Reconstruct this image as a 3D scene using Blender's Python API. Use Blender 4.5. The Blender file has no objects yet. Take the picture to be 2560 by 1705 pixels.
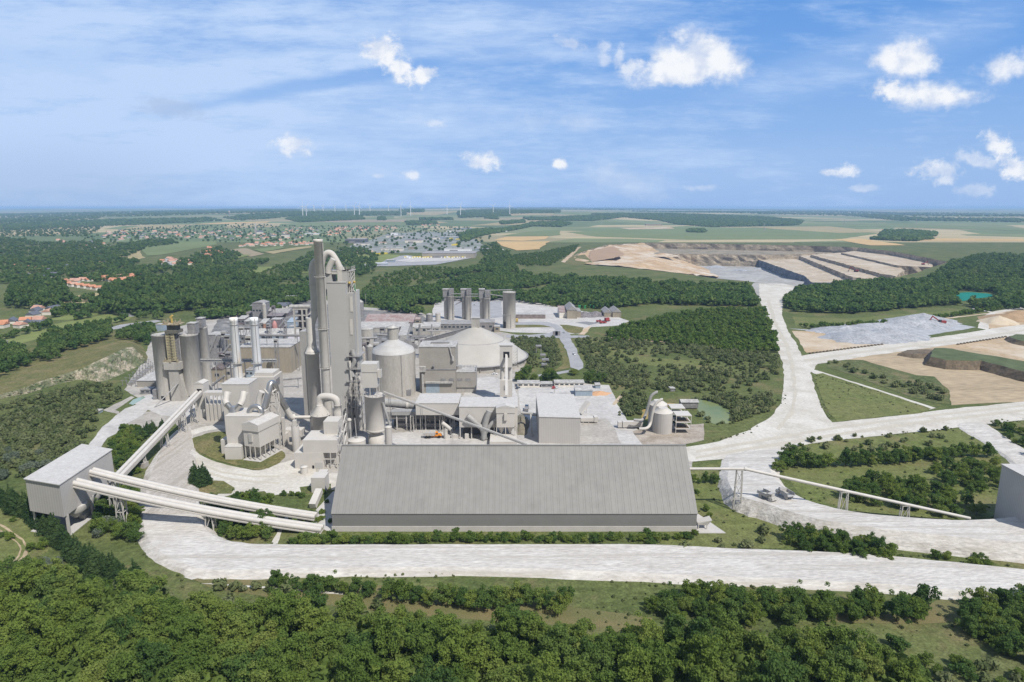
import bpy, math, random
import numpy as np
from mathutils import Vector, Matrix
from mathutils.geometry import tessellate_polygon
R = math.radians
random.seed(7)
rng = np.random.default_rng(11)
scene = bpy.context.scene
COL = scene.collection
# ---------------------------------------------------------------- survey: photograph pixels (2560 x 1705) to metres
F, CX, CY, H, TH = 1650.0, 1280.0, 852.5, 130.0, R(11.45)
CT, ST = math.cos(TH), math.sin(TH)
def ang(py): return TH + math.atan((py - CY) / F)
def Yp(py, z=0.0): return (H - z) / math.tan(ang(py))
def Zp(py, Y): return H - Y * math.tan(ang(py))
def Xp(px, Y, z=0.0): return (px - CX) / F * (Y * CT + (H - z) * ST)
def G(px, py, z=0.0):
    Y = Yp(py, z)
    return (Xp(px, Y, z), Y, z)
ZOOM = dict(A=(0,680,3.68), B=(300,700,4.355), C=(480,900,5.2275), E=(700,580,5.808), F=(700,820,4.611),
            G=(860,700,5.0587), H=(860,960,5.0587), I=(1280,680,4.126), J=(1240,940,4.356), K=(0,980,3.336),
            L=(1640,980,2.56), M=(1360,560,1.9625), N=(1860,680,3.364), O=(0,500,2.944), P=(700,490,3.364),
            Q=(0,1350,1.84), S=(740,1200,9.22), T=(580,720,11.2), U=(1280,1300,1.84), D=(0,0,1/1.0875), X=(0,0,1.0))
def q(k, x, y):
    ox, oy, s = ZOOM[k]
    return ox + x / s, oy + y / s
def g(k, x, y, z=0.0): return G(*q(k, x, y), z)
def gx(k, x, Y, z=0.0): return Xp(q(k, x, 0)[0], Y, z)
def gz(k, y, Y): return Zp(q(k, 0, y)[1], Y)
def gY(k, y, z=0.0): return Yp(q(k, 0, y)[1], z)
def pt(k, x, y, Y):                      # point on the sight line at distance Y
    z = gz(k, y, Y)
    return (gx(k, x, Y, z), Y, z)

# ---------------------------------------------------------------- materials
MATS = {}
def nodes_of(m):
    m.use_nodes = True
    nt = m.node_tree
    return nt, nt.nodes, nt.links, nt.nodes['Principled BSDF']
def mat(name, c1, c2=None, scale=0.15, rough=0.85, metal=0.0, bump=0.0, stretch=(1,1,1), fine=0.18, fscale=2.5,
        ribs=None, seams=None, spec=0.3, lo=0.35, hi=0.65, patch=None, tuft=0.0, streak=None):
    if name in MATS: return MATS[name]
    m = bpy.data.materials.new(name); MATS[name] = m
    nt, N, L, P = nodes_of(m)
    P.inputs['Roughness'].default_value = rough
    P.inputs['Metallic'].default_value = metal
    P.inputs['Specular IOR Level'].default_value = spec
    geo = N.new('ShaderNodeNewGeometry')
    mp = N.new('ShaderNodeMapping'); mp.inputs['Scale'].default_value = stretch
    L.new(geo.outputs['Position'], mp.inputs['Vector'])
    n1 = N.new('ShaderNodeTexNoise'); n1.inputs['Scale'].default_value = scale; n1.inputs['Detail'].default_value = 7
    n1.inputs['Roughness'].default_value = 0.62
    L.new(mp.outputs[0], n1.inputs['Vector'])
    mr = N.new('ShaderNodeMapRange'); mr.inputs[1].default_value = lo; mr.inputs[2].default_value = hi
    L.new(n1.outputs['Fac'], mr.inputs[0])
    mix = N.new('ShaderNodeMix'); mix.data_type = 'RGBA'
    mix.inputs['A'].default_value = (*c1, 1); mix.inputs['B'].default_value = (*(c2 or c1), 1)
    L.new(mr.outputs[0], mix.inputs['Factor'])
    n2 = N.new('ShaderNodeTexNoise'); n2.inputs['Scale'].default_value = fscale; n2.inputs['Detail'].default_value = 4
    L.new(mp.outputs[0], n2.inputs['Vector'])
    mr2 = N.new('ShaderNodeMapRange'); mr2.inputs[1].default_value = 0.3; mr2.inputs[2].default_value = 0.7
    mr2.inputs[3].default_value = 1 - fine; mr2.inputs[4].default_value = 1 + fine
    L.new(n2.outputs['Fac'], mr2.inputs[0])
    mul = N.new('ShaderNodeVectorMath'); mul.operation = 'SCALE'
    L.new(mix.outputs['Result'], mul.inputs[0]); L.new(mr2.outputs[0], mul.inputs['Scale'])
    out = mul.outputs[0]
    if patch:                            # (colour, noise scale, low, high): broad patches of another colour with ragged edges
        pc, ps, pl, ph = patch
        n3 = N.new('ShaderNodeTexNoise'); n3.inputs['Scale'].default_value = ps; n3.inputs['Detail'].default_value = 9; n3.inputs['Roughness'].default_value = .68
        L.new(geo.outputs['Position'], n3.inputs['Vector'])
        pr = N.new('ShaderNodeMapRange'); pr.inputs[1].default_value = pl; pr.inputs[2].default_value = ph; L.new(n3.outputs['Fac'], pr.inputs[0])
        pm = N.new('ShaderNodeMix'); pm.data_type = 'RGBA'; pm.inputs['B'].default_value = (*pc, 1); L.new(out, pm.inputs['A']); L.new(pr.outputs[0], pm.inputs['Factor']); out = pm.outputs['Result']
    if streak:                           # (colour, stretch, low, high): long worn streaks along the direction of travel
        kc, ks, kl, kh = streak
        km = N.new('ShaderNodeMapping'); km.inputs['Scale'].default_value = ks; L.new(geo.outputs['Position'], km.inputs[0])
        k1 = N.new('ShaderNodeTexNoise'); k1.inputs['Scale'].default_value = 1; k1.inputs['Detail'].default_value = 4; L.new(km.outputs[0], k1.inputs['Vector'])
        kr = N.new('ShaderNodeMapRange'); kr.inputs[1].default_value = kl; kr.inputs[2].default_value = kh; kr.inputs[4].default_value = .75; L.new(k1.outputs['Fac'], kr.inputs[0])
        kx = N.new('ShaderNodeMix'); kx.data_type = 'RGBA'; kx.inputs['B'].default_value = (*kc, 1); L.new(out, kx.inputs['A']); L.new(kr.outputs[0], kx.inputs['Factor']); out = kx.outputs['Result']
    if tuft:
        n4 = N.new('ShaderNodeTexNoise'); n4.inputs['Scale'].default_value = 1.1; n4.inputs['Detail'].default_value = 5; n4.inputs['Roughness'].default_value = .7
        L.new(geo.outputs['Position'], n4.inputs['Vector'])
        tr = N.new('ShaderNodeMapRange'); tr.inputs[1].default_value = .32; tr.inputs[2].default_value = .62; tr.inputs[3].default_value = 1-tuft; tr.inputs[4].default_value = 1+tuft*.5; L.new(n4.outputs['Fac'], tr.inputs[0])
        tm = N.new('ShaderNodeVectorMath'); tm.operation = 'SCALE'; L.new(out, tm.inputs[0]); L.new(tr.outputs[0], tm.inputs['Scale']); out = tm.outputs[0]
    hgt = n2.outputs['Fac']
    if ribs or seams:                    # ribs: corrugation pitch in metres, along x + y ; seams: (axis, pitch, darkness)
        sep = N.new('ShaderNodeSeparateXYZ'); L.new(geo.outputs['Position'], sep.inputs[0])
        if ribs:
            ad = N.new('ShaderNodeMath'); ad.operation = 'ADD'
            L.new(sep.outputs[0], ad.inputs[0]); L.new(sep.outputs[1], ad.inputs[1])
            ml = N.new('ShaderNodeMath'); ml.operation = 'MULTIPLY'; ml.inputs[1].default_value = 2 * math.pi / ribs
            L.new(ad.outputs[0], ml.inputs[0])
            si = N.new('ShaderNodeMath'); si.operation = 'SINE'; L.new(ml.outputs[0], si.inputs[0])
            hgt = si.outputs[0]
            mr3 = N.new('ShaderNodeMapRange'); mr3.inputs[1].default_value = -1; mr3.inputs[2].default_value = -0.2
            mr3.inputs[3].default_value = 0.86; mr3.inputs[4].default_value = 1.0
            L.new(si.outputs[0], mr3.inputs[0])
            m2 = N.new('ShaderNodeVectorMath'); m2.operation = 'SCALE'
            L.new(out, m2.inputs[0]); L.new(mr3.outputs[0], m2.inputs['Scale']); out = m2.outputs[0]
        if seams:
            ax, pitch, dark = seams
            dv = N.new('ShaderNodeMath'); dv.operation = 'MODULO'; dv.inputs[1].default_value = pitch
            a2 = N.new('ShaderNodeMath'); a2.operation = 'ADD'; a2.inputs[1].default_value = 5000 * pitch
            L.new(sep.outputs[ax], a2.inputs[0]); L.new(a2.outputs[0], dv.inputs[0])
            lt = N.new('ShaderNodeMath'); lt.operation = 'LESS_THAN'; lt.inputs[1].default_value = 0.22 if ax != 2 else 0.12
            L.new(dv.outputs[0], lt.inputs[0])
            mr4 = N.new('ShaderNodeMapRange'); mr4.inputs[3].default_value = 1; mr4.inputs[4].default_value = dark
            L.new(lt.outputs[0], mr4.inputs[0])
            m3 = N.new('ShaderNodeVectorMath'); m3.operation = 'SCALE'
            L.new(out, m3.inputs[0]); L.new(mr4.outputs[0], m3.inputs['Scale']); out = m3.outputs[0]
    L.new(out, P.inputs['Base Color'])
    if bump:
        b = N.new('ShaderNodeBump'); b.inputs['Strength'].default_value = min(1, bump); b.inputs['Distance'].default_value = bump
        L.new(hgt, b.inputs['Height']); L.new(b.outputs[0], P.inputs['Normal'])
    return m

W = mat('white_cladding', (.52,.495,.46), (.47,.447,.415), .12, .75, fine=.03)
WR = mat('white_ribbed_cladding', (.455,.435,.41), (.42,.40,.38), .12, .75, fine=.04, ribs=.9, bump=.05)
WROOF = mat('white_roof_sheet', (.50,.485,.462), (.43,.415,.395), .5, .8, fine=.10, fscale=1.5)
GREYCLAD = mat('tower_cladding', (.425,.418,.40), (.40,.392,.375), .06, .7, fine=.04)
TOWERCON = mat('tower_concrete', (.37,.36,.345), (.28,.272,.26), .1, .85, fine=.12, stretch=(1,1,.15))
HROOF = mat('hall_roof_sheet', (.335,.335,.322), (.295,.297,.288), .05, .6, fine=.05, fscale=.6)
HWALL = mat('hall_wall_sheet', (.205,.202,.196), (.19,.188,.182), .1, .7, fine=.04)
PLINTH = mat('plinth_concrete', (.50,.475,.455), (.44,.42,.40), .3, .9, fine=.08)
SLABC = mat('slab_concrete', (.48,.46,.44), (.43,.415,.395), .2, .9, fine=.06)
CONC = mat('weathered_concrete', (.50,.475,.435), (.38,.36,.325), .22, .9, fine=.12, stretch=(1,1,.12), seams=(2,2.6,.9))
CONC2 = mat('pale_concrete', (.42,.402,.37), (.325,.308,.28), .2, .9, fine=.12, stretch=(1,1,.2))
DOMEC = mat('dome_shell', (.42,.402,.37), (.365,.348,.318), .05, .85, fine=.05)
TANW = mat('tan_wall', (.33,.29,.225), (.26,.23,.18), .15, .9, fine=.12, stretch=(1,1,.3), seams=(0,5.5,.8))
TANR = mat('tan_ribbed_wall', (.35,.328,.295), (.30,.282,.252), .15, .85, fine=.08, ribs=.9)
GREYR = mat('grey_roof_sheet', (.33,.32,.31), (.22,.215,.215), .25, .85, fine=.2, fscale=.8)
LIGHTR = mat('pale_dusty_roof', (.44,.43,.41), (.31,.30,.29), .25, .85, fine=.22, fscale=.8)
RUSTR = mat('rust_stained_roof', (.33,.29,.275), (.24,.155,.145), .16, .85, fine=.2, fscale=.9)
DARKR = mat('dark_roof_sheet', (.15,.125,.12), (.10,.085,.085), .3, .8, fine=.15)
GREYW = mat('grey_wall', (.27,.265,.265), (.19,.185,.19), .25, .85, fine=.2, fscale=1.2)
MAUVEW = mat('mauve_grey_wall', (.23,.205,.21), (.15,.13,.14), .3, .85, fine=.2)
STEEL = mat('galvanised_steel', (.42,.41,.40), (.34,.33,.32), .6, .5, .35, fine=.08)
WSTEEL = mat('white_painted_steel', (.50,.475,.44), (.45,.43,.40), .6, .6, fine=.05)
SHINY = mat('polished_duct_metal', (.52,.51,.49), (.44,.43,.41), .5, .28, .85, fine=.05)
WDUCT = mat('white_duct', (.54,.515,.48), (.48,.458,.425), .3, .55, fine=.04)
GDUCT = mat('grey_duct', (.36,.355,.345), (.27,.265,.255), .25, .6, fine=.1)
DARK = mat('dark_opening', (.02,.02,.022), None, rough=.9)
GLASS = mat('window_glass', (.04,.05,.06), None, rough=.15, spec=.6)
BLUEW = mat('pale_blue_panel', (.30,.36,.42), (.25,.31,.37), .5, .7)
CHIMW = mat('white_chimney_paint', (.80,.81,.82), (.72,.73,.745), .15, .7, fine=.05)
RUSTST = mat('rusty_chimney_paint', (.76,.76,.755), (.60,.48,.34), .16, .8, fine=.06, stretch=(1,1,.3), lo=.5, hi=.72)
YEL = mat('yellow_lattice_paint', (.42,.37,.23), (.32,.29,.21), .4, .7, fine=.2)
YELB = mat('bright_yellow_paint', (.52,.38,.10), (.44,.32,.10), .5, .6)
ORANGE = mat('orange_truck_paint', (.72,.27,.03), (.62,.23,.03), .6, .5)
REDP = mat('red_paint', (.33,.06,.055), (.24,.045,.04), .5, .5)
GREENP = mat('green_paint', (.05,.28,.10), None, rough=.6)
PINK = mat('pink_tank_paint', (.50,.25,.23), (.40,.20,.19), .5, .7)
RUSTB = mat('rusty_tank_paint', (.38,.22,.15), (.26,.15,.11), .5, .7)
TYRE = mat('tyre_rubber', (.02,.02,.022), None, rough=.9)
CARW = mat('white_car_paint', (.75,.76,.78), None, rough=.35)
CARG = mat('silver_car_paint', (.42,.44,.46), None, rough=.35)
CARR = mat('red_car_paint', (.50,.03,.04), None, rough=.35)
TRUCKW = mat('pale_model_truck', (.40,.39,.37), None, rough=.75)
BARK = mat('bark', (.11,.085,.06), (.07,.055,.04), 1.5, .95)
ORROOF = mat('orange_tile_roof', (.52,.25,.15), (.42,.19,.11), .12, .85, fine=.15)
PINKROOF = mat('faded_tile_roof', (.52,.31,.23), (.42,.245,.185), .12, .85, fine=.15)
SLATE = mat('slate_roof', (.13,.14,.165), (.10,.105,.125), .2, .7)
PLASTER = mat('pale_render_wall', (.70,.67,.61), (.60,.56,.50), .08, .9)
# ground
GRASS = mat('grass', (.125,.140,.052), (.075,.100,.032), .022, .95, fine=.30, fscale=.35, spec=.1, patch=((.175,.150,.075),.03,.53,.68), tuft=.45)
SCRUBG = mat('scrub_grass', (.135,.14,.06), (.075,.10,.04), .03, .95, fine=.34, fscale=.3, spec=.1, patch=((.19,.165,.09),.05,.52,.66), tuft=.5)
DRYG = mat('dry_grass', (.165,.15,.062), (.10,.115,.042), .04, .95, fine=.3, fscale=.5, spec=.1, patch=((.20,.165,.085),.06,.5,.66), tuft=.45)
MEADOW = mat('mown_meadow', (.118,.142,.045), (.150,.158,.062), .03, .95, fine=.25, fscale=.25, spec=.1, patch=((.185,.165,.08),.035,.54,.70), tuft=.40)
SUNNYF = mat('pale_green_field', (.185,.21,.075), (.155,.185,.06), .012, .95, fine=.12, fscale=.12, spec=.1)
FIELDG = mat('green_crop_field', (.16,.195,.085), (.14,.172,.072), .004, .95, fine=.1, fscale=.05, spec=.1)
FIELDT = mat('tan_crop_field', (.34,.285,.155), (.29,.245,.13), .006, .95, fine=.1, fscale=.05, spec=.1)
FIELDW = mat('wheat_field', (.50,.35,.17), (.44,.31,.15), .006, .95, fine=.1, fscale=.05, spec=.1)
FIELDB = mat('brown_field', (.29,.24,.16), (.25,.21,.135), .006, .95, fine=.1, fscale=.05, spec=.1)
CHALK = mat('chalk_road', (.55,.53,.485), (.45,.42,.37), .05, .95, fine=.12, fscale=.6, bump=.2, spec=.1, patch=((.385,.355,.30),.045,.53,.70))
BERM = mat('crushed_chalk', (.54,.52,.49), (.44,.415,.385), .30, .95, fine=.16, fscale=1.0, bump=.7, spec=.1, stretch=(.35,1,1), patch=((.44,.415,.375),.05,.54,.76), streak=((.40,.375,.335),(.012,.42,.3),.52,.64))
BERMD = mat('dusty_crushed_chalk', (.45,.415,.375), (.38,.35,.315), .09, .95, fine=.16, fscale=.9, bump=.7, spec=.1, streak=((.33,.30,.26),(.42,.012,.3),.52,.64))
YARD = mat('concrete_yard', (.49,.475,.455), (.39,.375,.36), .06, .9, fine=.12, fscale=.4, spec=.1, patch=((.30,.29,.28),.07,.55,.72))
YARDT = mat('dusty_yard', (.40,.375,.34), (.31,.29,.262), .06, .9, fine=.14, fscale=.5, spec=.1, patch=((.22,.205,.18),.09,.54,.7))
ASPH = mat('pale_asphalt', (.34,.34,.345), (.27,.27,.28), .08, .9, fine=.1, fscale=.5, spec=.15)
SAND = mat('sand', (.44,.33,.215), (.36,.275,.18), .02, .95, fine=.16, fscale=.25, spec=.1, patch=((.50,.43,.34),.012,.48,.62))
SAND2 = mat('raked_sandy_soil', (.41,.33,.225), (.31,.248,.165), .03, .95, fine=.22, fscale=.3, spec=.1, stretch=(.4,1.6,1))
ROCK = mat('limestone_rock', (.38,.345,.29), (.17,.155,.13), .12, .95, fine=.4, fscale=.5, bump=1.0, spec=.1)
ROCKT = mat('tan_quarry_rock', (.44,.37,.275), (.20,.17,.13), .03, .95, fine=.35, fscale=.15, spec=.1, stretch=(1,1,2.5))
ROCKB = mat('blue_quarry_rock', (.18,.19,.215), (.10,.11,.13), .05, .95, fine=.35, fscale=.2, spec=.1)
PITF = mat('quarry_floor', (.37,.36,.34), (.29,.28,.265), .012, .95, fine=.18, fscale=.1, spec=.1, patch=((.24,.235,.23),.014,.52,.66))
TERR = mat('quarry_bench', (.48,.42,.335), (.38,.31,.225), .012, .95, fine=.2, fscale=.1, spec=.1, patch=((.36,.275,.18),.02,.52,.66))
EARTH = mat('dark_earth', (.16,.125,.085), (.10,.08,.055), .2, .95, fine=.3, fscale=.6)
GRAVEL = mat('grey_gravel', (.40,.41,.425), (.30,.305,.315), .12, .95, fine=.2, fscale=.6, bump=.3)
POND = mat('green_pond_water', (.215,.235,.085), (.13,.175,.075), .035, .35, fine=.05, spec=.3)
LAGOON = mat('turquoise_water', (.012,.19,.14), (.012,.16,.115), .02, .6, fine=.03, spec=.12)

# ---------------------------------------------------------------- mesh builder
ORG = {}
class MB:
    def __init__(s): s.v, s.f, s.sm, s.mi = [], [], [], []; s.cur = 0
    def face(s, idx, smooth=False): s.f.append(tuple(idx)); s.sm.append(smooth); s.mi.append(s.cur)
    def poly(s, pts, smooth=False):
        b = len(s.v); s.v += [tuple(p) for p in pts]; s.face(range(b, b + len(pts)), smooth); return s
    def hexa(s, p):                                   # 8 points: bottom ring 0-3 ccw, top ring 4-7
        b = len(s.v); s.v += [tuple(x) for x in p]
        for f in ((3,2,1,0),(4,5,6,7),(0,1,5,4),(1,2,6,5),(2,3,7,6),(3,0,4,7)): s.face([b+i for i in f])
        return s
    def box(s, x0, x1, y0, y1, z0, z1, yaw=0.0, piv=None):
        cx, cy = piv or ((x0+x1)/2, (y0+y1)/2); c, n = math.cos(yaw), math.sin(yaw)
        ring = [(x0,y0),(x1,y0),(x1,y1),(x0,y1)]
        ring = [(cx+(x-cx)*c-(y-cy)*n, cy+(x-cx)*n+(y-cy)*c) for x, y in ring]
        return s.hexa([(x,y,z0) for x,y in ring] + [(x,y,z1) for x,y in ring])
    def quadprism(s, ring, z0, z1): return s.hexa([(x,y,z0) for x,y in ring] + [(x,y,z1) for x,y in ring])
    def lathe(s, c, prof, n=32, caps=True, sx=1, sy=1):   # profile of (r, z) from bottom to top, absolute z
        b = len(s.v)
        for r, z in prof:
            for i in range(n):
                a = 2*math.pi*i/n
                s.v.append((c[0]+r*math.cos(a)*sx, c[1]+r*math.sin(a)*sy, z))
        for k in range(len(prof)-1):
            for i in range(n):
                j = (i+1) % n
                s.face((b+k*n+i, b+k*n+j, b+(k+1)*n+j, b+(k+1)*n+i), True)
        if caps:
            s.poly([s.v[b+n-1-i] for i in range(n)]); e = b+(len(prof)-1)*n
            s.poly([s.v[e+i] for i in range(n)])
        return s
    def tube(s, path, r, n=12, closed=False, caps=True):
        P = [Vector(p) for p in path]; m = len(P); rr = r if isinstance(r, (list, tuple)) else [r]*m
        b = len(s.v); prev = None
        for i, p in enumerate(P):
            if closed: t = P[(i+1) % m] - P[i-1]
            else: t = P[min(i+1, m-1)] - P[max(i-1, 0)]
            t.normalize()
            ref = Vector((0,0,1)) if abs(t.z) < .95 else Vector((0,1,0))
            if prev is not None:
                u = prev - t*prev.dot(t)
                u = u.normalized() if u.length > 1e-5 else t.cross(ref).normalized()
            else: u = t.cross(ref).normalized()
            prev = u; w = t.cross(u)
            for k in range(n):
                a = 2*math.pi*k/n
                s.v.append(tuple(p + (u*math.cos(a) + w*math.sin(a))*rr[i]))
        for i in range(m if closed else m-1):
            i2 = (i+1) % m
            for k in range(n):
                k2 = (k+1) % n
                s.face((b+i*n+k, b+i*n+k2, b+i2*n+k2, b+i2*n+k), True)
        if caps and not closed:
            s.poly([s.v[b+n-1-k] for k in range(n)]); s.poly([s.v[b+(m-1)*n+k] for k in range(n)])
        return s
    def bar(s, a, b, w=.3, h=None):
        a, b = Vector(a), Vector(b); t = (b-a).normalized()
        ref = Vector((0,0,1)) if abs(t.z) < .95 else Vector((0,1,0))
        u = t.cross(ref).normalized()*(w/2); v = t.cross(u).normalized()*((h or w)/2)
        return s.hexa([a-u-v, a+u-v, a+u+v, a-u+v, b-u-v, b+u-v, b+u+v, b-u+v])
    def prism(s, pts, z0, z1):                         # any simple polygon, ccw
        pts = ccw(pts); n = len(pts); b = len(s.v)
        s.v += [(x,y,z0) for x,y in pts] + [(x,y,z1) for x,y in pts]
        for i in range(n):
            j = (i+1) % n; s.face((b+i, b+j, b+n+j, b+n+i))
        for t in tess(pts): s.face([b+n+i for i in t]); s.face([b+i for i in reversed(t)])
        return s
    def gable(s, x0, x1, y0, y1, z0, h, axis='x', over=.4, th=.25):   # pitched roof block on eaves height z0
        if axis == 'x':
            y0 -= over; y1 += over; x0 -= over; x1 += over; m = (y0+y1)/2
            A = [(x0,y0,z0),(x1,y0,z0),(x1,m,z0+h),(x0,m,z0+h),(x0,y1,z0),(x1,y1,z0)]
        else:
            y0 -= over; y1 += over; x0 -= over; x1 += over; m = (x0+x1)/2
            A = [(x1,y0,z0),(x1,y1,z0),(m,y1,z0+h),(m,y0,z0+h),(x0,y0,z0),(x0,y1,z0)]
        b = len(s.v); s.v += A
        for f in ((0,1,2,3),(3,2,5,4),(0,3,4),(1,5,2),(0,4,5,1)): s.face([b+i for i in f])
        return s
    def build(s, name, m, parent=None, label=None, fix=False):
        me = bpy.data.meshes.new(name)
        o = bpy.data.objects.new(name, me); COL.objects.link(o)
        if parent is not None:
            org = ORG[parent]; o.parent = parent; ORG[o] = org
        else:
            a = np.array(s.v); org = (float((a[:,0].min()+a[:,0].max())/2), float((a[:,1].min()+a[:,1].max())/2), float(a[:,2].min()))
            o.location = org; ORG[o] = org
        me.from_pydata([(x-org[0], y-org[1], z-org[2]) for x,y,z in s.v], [], s.f)
        me.polygons.foreach_set('use_smooth', s.sm)
        for x in (m if isinstance(m, (list, tuple)) else [m]): me.materials.append(x)
        me.polygons.foreach_set('material_index', s.mi)
        me.update()
        if label: o['label'] = label
        return o
def area2(p): return sum(p[i][0]*p[(i+1)%len(p)][1]-p[(i+1)%len(p)][0]*p[i][1] for i in range(len(p)))
def ccw(p): return list(p) if area2(p) > 0 else list(reversed(p))
def tess(pts):
    t = tessellate_polygon([[Vector((x,y,0)) for x,y in pts]])
    return [f if area2([pts[i] for i in f]) > 0 else tuple(reversed(f)) for f in t]
def tag(o, label=None, cat=None, group=None, kind=None):
    if label: o['label'] = label
    if cat: o['category'] = cat
    if group: o['group'] = group
    if kind: o['kind'] = kind
    return o
def thing(name, label, cat, loc, group=None):
    o = bpy.data.objects.new(name, None); COL.objects.link(o); o.location = loc
    o.empty_display_size = 1; ORG[o] = tuple(loc)
    return tag(o, label, cat, group)
def catmull(p, closed=True, n=5):
    out = []; m = len(p)
    for i in range(m if closed else m-1):
        a, b, c, d = (p[(i+k) % m] if closed else p[min(max(i+k,0),m-1)] for k in (-1,0,1,2))
        for j in range(n):
            t = j/n
            out.append(tuple(.5*((2*b[k]) + (-a[k]+c[k])*t + (2*a[k]-5*b[k]+4*c[k]-d[k])*t*t + (-a[k]+3*b[k]-3*c[k]+d[k])*t**3) for k in range(len(b))))
    if not closed: out.append(tuple(p[-1]))
    return out
def roughen(p, step, amp):
    out = []
    for i in range(len(p)):
        a, b = p[i], p[(i+1) % len(p)]; L = math.hypot(b[0]-a[0], b[1]-a[1]); n = max(1, int(L/step))
        for j in range(n):
            t = j/n; out.append((a[0]+(b[0]-a[0])*t+random.uniform(-amp,amp), a[1]+(b[1]-a[1])*t+random.uniform(-amp,amp)))
    return out
def xy(k, pts): return [g(k, x, y)[:2] for x, y in pts]
def sheet(name, k, pts, m, z, smooth=False, amp=None, label=None, kind='structure', zf=None):
    p = xy(k, pts) if k else list(pts)
    if smooth: p = catmull(p)
    Ym = sum(a[1] for a in p)/len(p)
    if amp is None: amp = Ym/900
    if amp: p = roughen(p, max(3, Ym/70), amp)
    p = ccw(p); b = MB(); b.v = [(x,y,z if zf is None else zf(x,y)+z) for x,y in p]
    for t in tess(p): b.face(t)
    o = b.build(name, m); tag(o, label, None, None, kind)
    return o
def offset(p, d):
    n = len(p); out = []
    for i in range(n):
        a, b, c = Vector(p[i-1][:2]), Vector(p[i][:2]), Vector(p[(i+1)%n][:2])
        t = (c-a); t = t.normalized() if t.length > 0 else Vector((1,0)); nn = Vector((t.y,-t.x))
        out.append((b.x+nn.x*d, b.y+nn.y*d))
    return out
def berm(name, k, pts, m, h, w, label=None):               # raised road bed with sloping shoulders
    p = ccw(roughen(catmull(xy(k, pts)), 2.5, .25)); n = len(p)
    mid = offset(p, w*.55); o2 = offset(p, w*1.0)
    b = MB(); b.v = [(x,y,h) for x,y in p] + [(x+random.uniform(-.3,.3),y+random.uniform(-.3,.3),h*.45+random.uniform(-.25,.25)) for x,y in mid] + [(x+random.uniform(-.4,.4),y+random.uniform(-.4,.4),-.05) for x,y in o2]
    for t in tess(p): b.face(t)
    for i in range(n):
        j = (i+1) % n
        b.face((n+i,n+j,j,i)); b.face((2*n+i,2*n+j,n+j,n+i))
    o = b.build(name, m); return tag(o, label, None, None, 'structure')
# ---------------------------------------------------------------- terrain
def sstep(a, b, x):
    t = min(1, max(0, (x-a)/(b-a))); return t*t*(3-2*t)
def hp(x, y):                                            # the far plain rises to a low ridge
    if y < 2600: return 0.0
    u = x/y
    bell = .30 + .70*math.exp(-((u+.12)/.42)**2)
    z = 88*sstep(3600, 8200, y)*bell + 40*sstep(9000, 26000, y)*(.6+.4*math.sin(u*9+1)) + 9*sstep(4000,7000,y)*math.sin(x/700)*math.sin(y/900)
    return max(0, z)
def gt(px, py):                                          # where a sight line meets the far plain
    lo, hi = 300.0, 60000.0
    a = math.tan(ang(py))
    y = lo; prev = lo
    while y < hi:
        z = H - y*a; x = Xp(px, y, z)
        if z <= hp(x, y): break
        prev = y; y *= 1.02
    l, h = prev, min(y, hi)
    for _ in range(24):
        m = (l+h)/2; z = H - m*a
        if z <= hp(Xp(px, m, z), m): h = m
        else: l = m
    z = H-h*a
    return (Xp(px, h, z), h, hp(Xp(px, h, z), h))
def far_sheet(name, k, pts, m, dz, label=None):
    p = [gt(*q(k, x, y)) for x, y in pts]
    p2 = ccw(roughen([(a, b) for a, b, _ in p], 60, 4))
    b = MB(); n = len(p2)
    # follow the slope: cut the outline into a grid of small faces by subdividing its triangles
    tri = [[p2[i] for i in t] for t in tess(p2)]
    for t in tri:
        q3 = [t]
        for _ in range(2):
            nx = []
            for (A, B, C) in q3:
                e = max(math.dist(A,B), math.dist(B,C), math.dist(C,A))
                if e < 350: nx.append((A,B,C)); continue
                ab, bc, ca = [((u[0]+v[0])/2, (u[1]+v[1])/2) for u, v in ((A,B),(B,C),(C,A))]
                nx += [(A,ab,ca),(ab,B,bc),(ca,bc,C),(ab,bc,ca)]
            q3 = nx
        for A in q3: b.poly([(x, y, hp(x,y)+dz) for x, y in A])
    o = b.build(name, m); return tag(o, label, None, None, 'structure')

RIM = [(1430,640),(1480,622),(1520,612),(1610,607),(1750,609),(1900,612),(2040,615),(2145,619),(2230,628),(2320,645),(2372,656),
       (2330,668),(2290,682),(2200,702),(2080,718),(1960,716),(1890,706),(1793,697),(1700,683),(1553,668),(1440,660)]
rim = ccw(roughen([G(x,y)[:2] for x,y in RIM], 25, 3))
# ground: one sheet out to the horizon with the quarry cut out of it
big = [(-60000,-2000),(60000,-2000),(60000,3000),(-60000,3000)]
me_o = MB(); allp = big + list(reversed(rim))
tl = tessellate_polygon([[Vector((x,y,0)) for x,y in big], [Vector((x,y,0)) for x,y in reversed(rim)]])
me_o.v = [(x,y,0) for x,y in allp]
for t in tl:
    t = t if area2([allp[i] for i in t]) > 0 else tuple(reversed(t)); me_o.face(t)
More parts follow.
